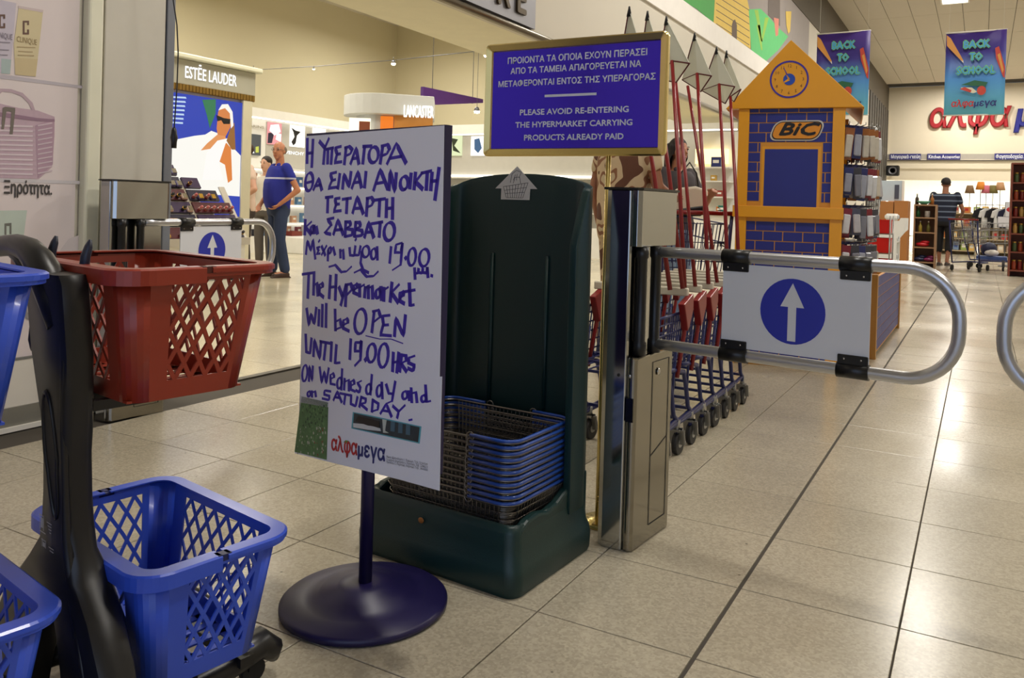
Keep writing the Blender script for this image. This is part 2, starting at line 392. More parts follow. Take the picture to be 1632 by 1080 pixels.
for a, bb_ in (((1205, 16), (1214, 66)), ((1222, 28), (1214, 66)), ((1208, 40), (1214, 80))):
    mshape([(a[0]-3, a[1]), (a[0]+3, a[1]), (bb_[0]+1, bb_[1]), (bb_[0]-1, bb_[1])], M('mural_lime', (150, 196, 70), rough=.7), .003, 'leaf_blade')
mshape([(1233, 28), (1241, 30), (1240, 56), (1236, 58)], mp, .003, 'pink_flower')
mshape([(1252, 18), (1261, 18), (1259, 50), (1256, 54), (1253, 40)], my, .003, 'yellow_flower')
mshape([(1224, -40), (1243, -40), (1243, 42), (1224, 24)], M('mural_trunk', (104, 94, 88), rough=.7), .0015, 'grey_trunk')
# far wall with the opening to the supermarket
f = MB(); f.bb(XL, 7, YF, YF+.3, 3.62, ZC); f.bb(XL, 7, YF-.04, YF+.26, 3.02, 3.40)
f.bb(XL, 7, YF+.02, YF+.28, 2.55, 3.02)
wall_far = struct(f, 'wall_far', M('far_wall_cream', (226, 216, 194), rough=.8, var=.02))
b = MB(); b.bb(XL, 7, YF-.02, YF+.28, 3.40, 3.62); b.build('sign_rail', M('rail_grey', (176, 170, 160), rough=.6), wall_far)
b = MB(); b.bb(XL, 7, YF-.10, YF-.02, 3.33, 3.37); b.build('track', M('track_grey', (104, 98, 90), rough=.5, metal=.5), wall_far)
b = MB(); b.bb(XL-1, 8, YF+13, YF+13.2, 0, 3.8); b.bb(XL-1, XL-.8, YF, YF+13, 0, 3.8); b.bb(7.8, 8, YF, YF+13, 0, 3.8); b.bb(XL-1, 8, YF+.3, YF+13, 3.7, 3.9)
struct(b, 'wall_market', M('market_white', (240, 240, 236), rough=.7))
# remaining shell, out of the picture
b = MB(); b.bb(7, 7.2, -3, YF, 0, ZC); struct(b, 'wall_right', m_wall)
b = MB(); b.bb(XL, -1.4, -3.2, -3, 0, ZC); b.bb(3.8, 7.2, -3.2, -3, 0, ZC); b.bb(-1.4, 3.8, -3.2, -3, 3.1, ZC); b.bb(-1.4, 3.8, -3.2, -3, 0, .3); struct(b, 'wall_back', m_wall)
b = MB(); b.bb(-1.4, 3.8, -3.12, -3.09, .3, 3.1); wn = struct(b, 'fill_window', glow('fill_sky_glow', (190, 214, 255), 1.2))  # unseen glowing window, added to go with the daylight fill
for k in range(5):
    b = MB(); b.bb(-1.4+k*1.3-.03, -1.4+k*1.3+.03, -3.09, -3.02, .3, 3.1); b.build('mullion', m_alu, wn)
# perfumery shell
b = MB(); b.bb(-12.9, -12.4, -3, 15.6, 0, 5.2); struct(b, 'wall_shop_left', m_beige)
b = MB(); b.bb(-12.9, XL-.15, 15.5, 15.9, 0, 5.2); struct(b, 'wall_shop_far', m_beige)
b = MB(); b.bb(-12.9, XL-.15, -3.2, -3, 0, 5.2); struct(b, 'wall_shop_near', m_beige)
b = MB(); b.bb(-12.9, XL-.15, -3.2, 15.9, 5.2, 5.4); struct(b, 'ceiling_shop', m_ceil)
# ================================================================ FOREGROUND
def lerp(a, b, t): return a+(b-a)*t
def sweep(mb, outline, prof, mi=0, closed=True, z=0.):
    """outline: list of (x,y,nx,ny); prof: list of (out,dz)"""
    k = len(outline); m = len(prof); vs = []
    for x, y, nx, ny in outline:
        for o, dz in prof: vs.append((x+nx*o, y+ny*o, z+dz))
    fs = []
    for i in range(k if closed else k-1):
        for j in range(m):
            a, b = i*m+j, i*m+(j+1) % m; c, d = ((i+1) % k)*m+(j+1) % m, ((i+1) % k)*m+j
            fs.append((a, b, c, d))
    if not closed: fs += [tuple(range(m-1, -1, -1)), tuple((k-1)*m+j for j in range(m))]
    return mb.add(vs, fs, mi, False)
def outl(w, l, r, n=6):
    out = []
    for qx, qy, a0 in ((1, 1, 0), (-1, 1, 90), (-1, -1, 180), (1, -1, 270)):
        for i in range(n+1):
            a = R(a0+90*i/n); out.append((qx*(w/2-r)+r*math.cos(a), qy*(l/2-r)+r*math.sin(a), math.cos(a), math.sin(a)))
    return out
def make_basket(label, m, mdark, loc, rz, group):
    H = .235; WT, LT, WB, LB = .475, .285, .395, .222
    root = thing('shopping_basket', label, 'basket', loc, rz, group)
    body = MB(); t = .0035; rT, rB = .045, .035
    ot, ob = outl(WT, LT, rT), outl(WB, LB, rB)
    def cor(k0, v0, v1):   # rounded corner strip, outline indices k0..k0+6
        for i in range(k0, k0+6):
            q = []
            for v in (v0, v1):
                for idx in (i, i+1):
                    for off in (0, -t):
                        a, b = ob[idx], ot[idx]; q.append((lerp(a[0], b[0], v)+a[2]*off, lerp(a[1], b[1], v)+a[3]*off, H*v))
            body.add(q, [(0, 2, 6, 4), (1, 5, 7, 3), (4, 6, 7, 5), (0, 1, 3, 2)], smooth=True)
    for k0 in (0, 7, 14, 21): cor(k0, 0, 1)
    def wall(k, lat):      # straight wall after corner k: from outline index e to s
        e, s_ = k*7+6, (k*7+7) % 28
        Ab, Bb, At, Bt = ob[e], ob[s_], ot[e], ot[s_]
        nx, ny = Ab[2], Ab[3]
        def W(u, v, off=0): return Vector((lerp(lerp(Ab[0], Bb[0], u), lerp(At[0], Bt[0], u), v)+nx*off, lerp(lerp(Ab[1], Bb[1], u), lerp(At[1], Bt[1], u), v)+ny*off, H*v))
        def slab(u0, u1, v0, v1):
            q = [W(u0, v0), W(u1, v0), W(u1, v1), W(u0, v1), W(u0, v0, -t), W(u1, v0, -t), W(u1, v1, -t), W(u0, v1, -t)]
            body.add(q, [(0, 1, 2, 3), (7, 6, 5, 4), (0, 4, 5, 1), (1, 5, 6, 2), (2, 6, 7, 3), (3, 7, 4, 0)])
        u0, u1, n = lat; v0, v1 = .15, .92
        slab(0, 1, 0, v0); slab(0, 1, v1, 1); slab(0, u0, v0, v1); slab(u1, 1, v0, v1)
        Lw = (W(u1, .5)-W(u0, .5)).length; rows = 3
        for sg in (1, -1):
            for c in range(-rows-1, n+rows+2):
                # line a - sg*b = c in cell units, a in [0,n], b in [0,rows]
                pts = []
                for bb_ in (0, rows):
                    a = c+.5+sg*bb_*1.0
                    pts.append((a, bb_))
                (a0, b0), (a1, b1) = pts
                lo, hi = 0., 1.
                da = a1-a0
                if abs(da) > 1e-9:
                    t0, t1 = (0-a0)/da, (n-a0)/da
                    if t0 > t1: t0, t1 = t1, t0
                    lo, hi = max(lo, t0), min(hi, t1)
                if hi-lo < .03: continue
                g = lambda tt: (u0+(u1-u0)*(a0+da*tt)/n, v0+(v1-v0)*(b0+(b1-b0)*tt)/rows)
                p, q = g(lo), g(hi)
                # split in two so the strut can bend like the moulded lattice does
                mid = g((lo+hi)/2)
                body.bar(W(*p, off=-t/2), W(*mid, off=-t/2), .0075, t, up=(nx, ny, 0)); body.bar(W(*mid, off=-t/2), W(*q, off=-t/2), .0075, t, up=(nx, ny, 0))
    wall(0, (.10, .88, 6)); wall(1, (.08, .86, 4)); wall(2, (.12, .90, 6)); wall(3, (.20, .94, 4))
    # bottom with slots
    for k in range(9):
        x = -WB/2+.02+k*(WB-.04)/8; body.box((x, 0, .002), (.018, LB-.01, .004))
    for y in (-LB/2+.012, 0, LB/2-.012): body.box((0, y, .002), (WB-.02, .022, .004))
    body.build('body', m, root)
    rim = MB(); sweep(rim, outl(WT, LT, rT, 8), [(-.004, -.002), (.012, .003), (.0165, -.001), (.0165, -.011), (.0135, -.011), (.0125, -.004), (0, -.006)], z=H)
    rim.build('rim', m, root, bevel=0)
    for sg in (-1, 1):     # folding handles resting on the rim, hinged at the middle of the short sides
        o8 = outl(WT+.012, LT+.012, rT+.006, 8)
        half = [p for p in o8 if p[1]*sg > .006]
        half.sort(key=lambda p: -p[0]*1 if True else 0)
        # order along the perimeter
        half = [(WT/2+.006, .006*sg, 1, 0)]+sorted(half, key=lambda p: -math.atan2(p[0], abs(p[1])))+[(-WT/2-.006, .006*sg, -1, 0)]
        if sg > 0: half = half[::-1]
        hb = MB(); dr = -.024 if sg < 0 else -.006; sweep(hb, half, [(-.018, .005), (.010, .005), (.0145, .002), (.0145, dr), (.011, dr), (.010, .0), (-.018, .002)], closed=False, z=H+.002)
        hb.build('handle', m, root)
    hg = MB()
    for sx in (-1, 1): hg.box((sx*(WT/2+.008), 0, H+.001), (.020, .026, .012)); hg.cyl((sx*(WT/2+.0), -.016, H), (sx*(WT/2+.0), .016, H), .006, 10)
    hg.build('hinge', mdark, root)
    return root
m_red = M('basket_red_plastic', (150, 50, 30), rough=.32, var=.05, coat=.1)
m_redd = M('basket_red_dark', (80, 26, 18), rough=.4)
m_blue = M('basket_blue_plastic', (50, 84, 206), rough=.32, var=.06, coat=.1)
m_blued = M('basket_blue_dark', (16, 26, 84), rough=.4)
RB = R(-9.95)
def tl(c, x, y, z=0):   # trolley local -> world
    return Vector((c[0]+x*math.cos(RB)-y*math.sin(RB), c[1]+x*math.sin(RB)+y*math.cos(RB), z))
def make_trolley(c, label):
    root = thing('basket_trolley', label, 'trolley', (c[0], c[1], 0), RB, 'two-basket trolleys')
    mk = M('trolley_black', (24, 23, 24), rough=.36, var=.15, coat=.0)
    rgt = [(.072, .872), (.082, .855), (.082, .80), (.080, .73), (.066, .66), (.052, .60), (.045, .55), (.048, .47), (.056, .42), (.072, .37), (.105, .325), (.165, .27), (.225, .20), (.262, .13), (.280, .075), (.284, .04), (.272, .022), (.135, .022), (.122, .06), (.106, .10), (.082, .155), (.055, .215), (.030, .250)]
    poly = rgt+[(0, .268)]+[(-x, z) for x, z in rgt[::-1]]
    secs = []
    b = MB(); k = len(poly); ny = 5
    CX = .082
    def yc(z): return -.185-.055*max(0, (z-.3)/.6)
    prof = [(-.042, .80), (-.034, .93), (-.015, 1.0), (.015, 1.0), (.034, .95), (.042, .84)]
    for dy, s_ in prof:
        for x, z in poly:
            # rounded section: narrower at the faces
            cx = 0 if z > .34 else math.copysign(.12*min(1, (.34-z)/.18), x)*(1)
            b.v.append(Vector((cx+(x-cx)*s_+CX*max(0, min(1, (z-.1)/.5)), yc(z)+dy*(.62 if z > .34 else .85), z)))
    for i in range(len(prof)-1):
        for j in range(k):
            b.f.append([i*k+j, i*k+(j+1) % k, (i+1)*k+(j+1) % k, (i+1)*k+j]); b.m.append(0); b.sm.append(True)
    # caps as strips between the left and right halves
    n = len(rgt)
    for base, flip in ((0, False), ((len(prof)-1)*k, True)):
        L_ = lambda i: base+2*n-i   # mirror index of i
        for i in range(n-1):
            # column part (outer edge) uses rungs; the legs are closed between their outer and inner edges
            pass
    # the cap polygon is concave: triangulate it with bmesh
    bm = bmesh.new(); vs = [bm.verts.new(v) for v in b.v]
    for f in b.f:
        fc = bm.faces.new([vs[q] for q in f]); fc.smooth = True
    n_ = len(rgt)
    for base, fl_ in ((0, 1), ((len(prof)-1)*k, 0)):
        Rv = lambda i: vs[base+i]; Lv = lambda i: vs[base+2*n_-i]; ap = vs[base+n_]
        qs = [(Rv(i), Rv(i+1), Lv(i+1), Lv(i)) for i in range(10)]+[(Rv(10), ap, Lv(10))]
        for S in (Rv, Lv):
            qs += [(S(10), S(11), S(22)), (S(10), S(22), ap)]+[(S(i), S(i+1), S(32-i), S(33-i)) for i in range(11, 16)]
        for q in qs: bm.faces.new(q)
    bmesh.ops.recalc_face_normals(bm, faces=bm.faces)
    me = bpy.data.meshes.new('column'); bm.to_mesh(me); bm.free(); me.materials.append(mk)
    me.polygons.foreach_set('use_smooth', [True]*len(me.polygons)); 
    o = bpy.data.objects.new('column', me); C.objects.link(o); o.parent = root
    es = o.modifiers.new('edge', 'EDGE_SPLIT'); es.split_angle = R(38)
    # long oval recess with a raised lip, in the front of the column
    g = MB(); pts = []
    for i in range(24):
        a = 2*math.pi*i/24; z = .545+.115*math.sin(a); pts.append((.024*math.cos(a)*(1 if math.sin(a) > -.2 else .8)-.010+CX, yc(z)-.0262, z))
    g.tube(pts, .0045, 8, closed=True); g.build('recess_lip', mk, o)
    g = MB(); g.v = [Vector((.072+(p[0]-.072)*.84, p[1]-.001, .545+(p[2]-.545)*.93)) for p in pts]; g.f = [list(range(24))]; g.m = [0]; g.sm = [False]
    g.build('recess', M('recess_shade', (6, 6, 7), rough=.6), o)  # flat black oval, the hollow's shade put into its colour
    # fluted ridge down the right edge
    g = MB(); g.tube([(.145, yc(.84)-.018, .84), (.143, yc(.72)-.018, .72), (.118, yc(.60)-.020, .60), (.106, yc(.5)-.020, .5), (.100, yc(.40)-.022, .40), (.12, -.212, .31), (.18, -.216, .2), (.23, -.216, .10)], [.006, .009, .008, .007, .009, .010, .009, .004], 8); g.build('ridge', mk, o)
    # handle: fork of two arms running to the grip
    h = MB()
    h.tube([(.112, -.238, .780), (.092, -.240, .822), (.062, -.243, .860), (.028, -.246, .890), (-.006, -.248, .906), (-.060, -.249, .912), (-.12, -.250, .908), (-.19, -.252, .900)], [.022, .028, .029, .026, .023, .021, .020, .019], 12)
    h.tube([(.036, -.230, .70), (.032, -.234, .76), (.018, -.238, .81), (-.010, -.243, .850), (-.045, -.247, .884), (-.085, -.249, .902)], [.017, .016, .014, .013, .012, .012], 12)
    h.build('handle', mk, root)
    p = MB()
    for x in (-.038, .108):
        p = MB(); p.tube([(x, -.205, .84), (x+.002, -.200, .90), (x+.004, -.196, .918), (x+.006, -.194, .930)], [.012, .011, .009, .004], 10, sc=(.7, 1))
        p.build('hook', M('hook_navy', (26, 32, 52), rough=.4), root)
    p = MB(); p.tube([(.024, -.232, .735), (-.010, -.236, .726), (-.022, -.236, .740), (-.022, -.236, .765)], [.009, .007, .006, .004], 8); p.build('small_hook', mk, root)
    # arms and rails that carry the two baskets
    a = MB()
    for x in (.03, .12): a.bar((x, -.22, .634), (x, .02, .634), .02, .018); a.build('upper_carrier', mk, root)
    for sx in (-1, 1):
        a = MB(); pts = [(sx*.17, -.19, .062), (sx*.155, -.05, .058), (sx*.145, .08, .058), (sx*.14, .12, .070), (sx*.138, .155, .078), (sx*.136, .185, .052), (sx*.135, .192, .028)]
        a.tube(pts, [.028, .026, .026, .032, .034, .028, .012], 10, sc=(1, .9)); a.build('rail', mk, root)
        for y in (-.19, .14):
            cst = MB(); cst.cyl((sx*(.135 if y > 0 else .18)-.009, y, .026), (sx*(.135 if y > 0 else .18)+.009, y, .026), .026, 16); cst.box((sx*(.135 if y > 0 else .18), y, .045), (.028, .03, .03)); cst.build('caster', m_blackr, root)
    a = MB(); a.bar((-.18, .10, .075), (.18, .10, .075), .03, .02); a.bar((-.18, -.08, .075), (.18, -.08, .075), .03, .02); a.build('cross_bar', mk, root)
    # instruction print, light grey
    T = frame((0, 0, 0), (1, 0, 0), (0, 0, 1)); mpn = M('print_grey', (176, 172, 166), rough=.6)
    pr = MB()
    def q(x0, z0, x1, z1):
        x0 += CX*.5-.012; x1 += CX*.5-.012; y = yc((z0+z1)/2)-.0285; pr.add([(x0, y, z0), (x1, y, z0), (x1, y, z1), (x0, y, z1)], [(0, 1, 2, 3)])
    for z in (.392, .345):
        for (x0, z0, x1, z1) in ((-.028, 0, -.026, .028), (-.012, 0, -.010, .028), (-.028, .026, -.010, .028), (-.024, .004, -.014, .022), (-.032, -.006, -.006, -.004)): q(x0, z+z0, x1, z+z1)
        for kx in range(4): q(.004+kx*.003, z+.020-kx*.006, .026-kx*.002, z+.0215-kx*.006)
    pr.build('printed_instructions', mpn, o)
    return root
c1 = (-1.473, 1.109)
tr1 = make_trolley(c1, 'black plastic trolley holding the red-brown basket above a whole blue basket')
make_basket('red-brown plastic basket on top of the black trolley', m_red, m_redd, tl(c1, .010, -.052, .645), RB, None)
make_basket('blue plastic basket low on the trolley under the red-brown one', m_blue, m_blued, tl(c1, 0, 0, .105), RB, None)
off = Vector((-.066, -.425, 0)); c2 = (c1[0]+off.x, c1[1]+off.y)
tr2 = make_trolley(c2, 'second black trolley at the left edge, holding two blue baskets')
make_basket('upper blue basket cut by the left edge of the picture, level with the red one', m_blue, m_blued, tl(c2, .0, -.03, .645), RB, None)
make_basket('lower blue basket in the bottom left corner of the picture', m_blue, m_blued, tl(c2, 0, 0, .105), RB, None)

# ---------------------------------------------------------------- handwritten notice on its stand
m_navy = M('navy_enamel', (22, 15, 66), rough=.4, var=.1)
m_paper = M('notice_paper', (236, 238, 248), rough=.55, var=.015, scale=3)
m_ink = M('marker_ink', (52, 22, 176), rough=.5, var=.12, scale=40)
U = Vector((.5595, -.1318, 0)).normalized(); NB = Vector((U.y, -U.x, 0))   # NB faces the camera
pole = Vector((-1.333, 1.600, 0))
ns = thing('sign_stand', 'navy round-based stand holding a handwritten purple notice about opening hours', 'sign', pole)
b = MB(); b.lathe([(.0, .0), (.200, .0), (.207, .006), (.207, .016), (.200, .022), (.15, .030), (.115, .037), (.108, .045), (.07, .052), (.064, .058), (.03, .060), (.0, .060)], n=64); b.build('base', m_navy, ns)
b = MB(); b.lathe([(.0165, .058), (.0165, .64), (.0, .64)], n=20); b.build('pole', m_navy, ns)
n3 = (NB.x, NB.y, 0)
bp = pole+NB*.018
def sp(px, py, off=0.): return onp(px, py, bp+NB*(.012+off), n3)
A, B_, Cc, D_ = sp(487, 217), sp(708.5, 199.5), sp(702, 668), sp(479, 640)
zt, zb = 1.190, .40
xl = (A-bp).dot(U); xr = (B_-bp).dot(U)
TB = frame(bp, U, (0, 0, 1))
b = MB(); b.prism([(xl+.002, zb), (xr, zb), (xr, zt), (xl+.002, zt)], TB @ Matrix.Translation((0, 0, -.012)), .022); b.build('board', m_navy, ns, world=True)
TS_ = frame(bp+NB*.0105, U, (0, 0, 1))
def bu(px, py):
    p = sp(px, py)-bp; return (p.dot(U), p.z)
b = MB(); b.prism([bu(469, 722), bu(520, 735), bu(573, 748), bu(640, 765), bu(700, 782), bu(702, 668), bu(704, 600), bu(479, 600), bu(478, 640), bu(474, 690)][::-1], TS_, .0006); ps = b.build('poster_sheet', m_paper, ns, world=True)
b = MB(); b.prism([bu(478, 641), bu(699, 681), bu(708, 199.7), bu(487, 217)], TS_ @ Matrix.Translation((0, 0, .0008)), .0006); nt_ = b.build('notice_sheet', m_paper, ns, world=True)
# green produce photograph, shoe photograph, logo and small print on the poster sheet
def c7(x, y): return bu(440+x/3.273, 460+y/3.273)
decal([c7(132, 560), c7(272, 592), c7(263, 892), c7(96, 850)], TS_, M('produce_green', (84, 124, 76), rough=.5, var=.5, scale=60), 'produce_picture', ps, off=.0008)
pv = MB(); rr = random.Random(3)
cols = [M('leaf_a', (110, 150, 96), rough=.5), M('leaf_b', (40, 72, 42), rough=.5), M('root_c', (178, 184, 170), rough=.5), M('root_d', (120, 74, 40), rough=.5)]
for k in range(150):
    y = rr.uniform(600, 870); x = rr.uniform(138-(y-600)*.13+2, 262)
    mi = 0 if rr.random() < .4 else 1
    if y > 720: mi = rr.choice([2, 2, 0, 3 if x > 200 else 2])
    u, v = c7(x, y); r_ = rr.uniform(.0012, .0035)
    pv.add([TS_ @ Vector((u+r_*math.cos(a), v+r_*1.3*math.sin(a), .0016)) for a in (0, 1.3, 2.5, 3.8, 5.1)], [(0, 1, 2, 3, 4)], mi)
pv.build('produce_print', cols, ps, world=True)
decal([c7(400, 640), c7(757, 718), c7(748, 808), c7(392, 728)], TS_, M('cyan_border', (96, 176, 190), rough=.5), 'photo_border', ps, off=.0008)
decal([c7(407, 648), c7(749, 722), c7(741, 800), c7(401, 724)], TS_, M('photo_dark', (44, 54, 60), rough=.5, var=.4, scale=50), 'shoe_photo', ps, off=.0014)
decal([c7(404, 700), c7(470, 706), c7(545, 728), c7(548, 742), c7(480, 735), c7(404, 722)], TS_, M('photo_sole', (214, 216, 214), rough=.5), 'shoe_sole', ps, off=.002)
decal([c7(415, 690), c7(430, 662), c7(470, 672), c7(540, 690), c7(543, 722), c7(480, 712)], TS_, M('photo_shoe', (26, 14, 16), rough=.5), 'shoe', ps, off=.0024)
decal([c7(556, 680), c7(578, 684), c7(570, 740), c7(590, 752), c7(560, 750)], TS_, M('photo_cream', (200, 206, 196), rough=.5), 'photo_detail', ps, off=.002)
for x0 in (600, 640, 680): decal([c7(x0, 690+(x0-600)*.2), c7(x0+22, 694+(x0-600)*.2), c7(x0+20, 745+(x0-600)*.22), c7(x0-2, 742+(x0-600)*.22)], TS_, M('photo_blue', (70, 104, 122), rough=.5), 'photo_detail', ps, off=.002)
m_lr, m_lb, m_lg = M('logo_red', (196, 38, 44), rough=.5), M('logo_blue', (36, 44, 120), rough=.5), M('logo_green', (60, 150, 60), rough=.5)
def logo(T, w, par, cut=None):
    """the two-tone shop name set on one line, total width w, origin at its left end on the baseline"""
    o1 = text('αλφα', T, w*.235, m_lr, par, 'LEFT', bold=w*.006, fitw=w*.50, shear=.12)
    o2 = text('μεγα', T @ Matrix.Translation((w*.505, 0, 0)), w*.235, m_lb, par, 'LEFT', bold=w*.006, fitw=w*.495, shear=.12)
    return o1, o2
def tilt(p0, p1, n): # frame whose x axis runs p0 -> p1 in the plane with normal n
    x = (p1-p0).normalized(); z = Vector(n).normalized(); y = z.cross(x); return frame(p0, x, y)
def P7(x, y, o=.0012): return sp(440+x/3.273, 460+y/3.273, -.0015+o)
logo(tilt(P7(286, 838), P7(566, 898), NB), (P7(286, 838)-P7(566, 898)).length, ps)
decal([c7(352, 800), c7(362, 790), c7(375, 792), c7(384, 800), c7(368, 806)], TS_, m_lg, 'logo_leaf', ps, off=.0012)
for k, tx in enumerate(('Νίκου Κρανιδιώτη 1, Έγκωμη, Τηλ. 22200200', 'Γεωργίου Δημητρίου 6, Λάρνακα, Τηλ. 22446211', 'Προόδου 2, Λάρνακα, Λάρνακα Τηλ. 24636363')):
    a, b2 = P7(575, 880+k*14), P7(790, 921+k*14.5); text(tx, tilt(a, b2, NB), .0075, M('print_dark', (60, 60, 70), rough=.6), ps, 'LEFT', fitw=(b2-a).length, res=1)
# the writing, stroke by stroke, in a broad marker
def ellp(cx, cy, rx, ry, n=16, sl=-.08): return [(cx+rx*math.cos(2*math.pi*i/n+1.2)+sl*ry*math.sin(2*math.pi*i/n+1.2), cy+ry*math.sin(2*math.pi*i/n+1.2)) for i in range(n+1)]
S6 = dict(
 l1=[[(180,150),(178,285)],[(212,155),(205,308)],[(180,232),(208,228)],[(250,165),(280,200)],[(303,148),(280,200),(272,290)],[(290,208),(328,200)],[(298,208),(296,288)],[(322,202),(316,290)],[(372,192),(340,200),(350,235),(338,285),(375,280)],[(348,238),(368,234)],[(402,200),(392,292)],[(396,200),(420,193),(438,210),(425,235),(402,245)],[(428,290),(460,200),(475,290)],[(440,262),(468,258)],[(500,192),(548,190)],[(508,195),(498,288)],ellp(560,240,27,45),[(612,195),(598,288)],[(606,190),(640,182),(652,205),(635,235),(608,245)],[(638,290),(690,175),(745,285)],[(655,260),(722,248)]],
 l2=[ellp(190,395,22,52),[(172,402),(208,392)],[(215,440),(245,375),(262,440)],[(222,420),(258,412)],[(345,340),(312,348),(322,385),(302,432),(350,425)],[(320,388),(340,382)],[(366,352),(355,432)],[(382,432),(390,350),(420,425),(430,340)],[(435,430),(470,335),(490,425)],[(450,400),(482,395)],[(516,340),(508,425)],[(560,442),(598,322),(640,432)],[(575,405),(628,395)],[(648,440),(655,330),(682,452),(690,348)],ellp(735,402,22,38),[(775,350),(768,430)],[(800,345),(792,435)],[(838,345),(800,395),(840,435)],[(835,345),(890,332)],[(868,340),(862,438)],[(895,345),(888,440)],[(935,318),(912,495)],[(892,392),(922,388)]],
 l3=[[(285,485),(325,480)],[(298,485),(295,568)],[(365,488),(338,492),(345,525),(332,565),(372,560)],[(342,525),(362,522)],[(382,495),(430,488)],[(408,492),(404,572)],[(440,572),(466,480),(500,575)],[(450,548),(492,545)],[(525,492),(518,588)],[(520,490),(548,485),(560,505),(548,530),(525,540)],[(565,500),(625,492)],[(595,498),(590,590)],[(635,498),(632,595)],[(670,490),(668,605)],[(635,548),(668,545)]],
 l4=[[(168,615),(165,695)],[(202,625),(170,655),(200,695)],ellp(207,668,9,20,10),[(219,648),(221,688)],[(232,655),(238,690)],[(330,602),(295,610),(318,640),(280,688),(312,695)],[(330,695),(355,612),(385,695)],[(338,672),(380,668)],[(400,625),(396,708)],[(398,625),(425,625),(428,645),(402,662),(440,670),(438,700),(398,708)],[(458,628),(450,708)],[(455,628),(480,628),(485,650),(458,665),(495,675),(495,702),(452,708)],[(508,712),(532,625),(560,712)],[(515,685),(552,682)],[(550,635),(610,625)],[(598,630),(592,708)],ellp(650,680,30,52)],
 l5=[[(172,808),(180,730),(200,790),(212,725),(225,835)],[(250,768),(235,772),(245,788),(234,808),(252,806)],[(245,738),(250,730)],[(262,765),(282,815)],[(290,762),(262,812)],ellp(308,788,8,17,10),[(299,790),(297,845)],[(328,772),(338,812)],[(368,785),(370,828)],[(368,795),(385,785),(388,835)],[(422,775),(425,815),(448,818),(455,765)],[(450,815),(475,815),(485,765)],[(455,730),(460,722)],ellp(515,795,20,32),[(492,800),(485,860),(500,900),(530,915)],ellp(560,808,15,30),[(580,770),(582,840)],[(660,770),(652,858)],[(722,745),(690,755),(682,800),(715,800),(725,750)],[(725,750),(715,870),(670,900)],[(742,828),(746,836)],ellp(780,825,22,50),ellp(850,830,28,50),[(795,892),(798,950)],[(798,920),(815,918),(818,895)],[(818,915),(840,918),(842,895)],[(845,915),(865,918),(868,890)],[(868,890),(872,940)],[(890,932),(897,934)],[(305,882),(340,872),(375,912),(405,908),(432,882)],[(450,915),(485,898),(520,938),(560,935),(585,910)]],
 l6=[[(152,925),(222,915)],[(188,920),(182,1058)],[(218,930),(215,1040)],[(217,990),(235,975),(240,1045)],[(248,1010),(270,995),(265,975),(250,985),(248,1035),(272,1055)],[(312,935),(305,1060)],[(345,930),(340,1070)],[(310,1000),(345,995)],[(362,1000),(380,1048)],[(400,990),(372,1100)],[(405,985),(398,1105)],[(405,985),(430,980),(438,1010),(410,1040)],[(448,1015),(468,1000),(462,980),(448,990),(445,1030),(468,1040)],[(480,985),(480,1050)],[(482,1000),(505,985)],[(512,1000),(508,1055)],[(510,1005),(530,990),(530,1060)],[(532,1005),(552,992),(555,1062)],ellp(585,1035,13,25),[(602,1000),(605,1070)],[(620,1005),(618,1075)],[(620,1015),(642,1000)],[(665,975),(655,1080)],[(705,985),(662,1030),(700,1085)],[(712,1060),(732,1045),(728,1025),(712,1032),(710,1078),(735,1092)],[(765,980),(770,1105),(790,1100)],[(738,1025),(795,1015)]])
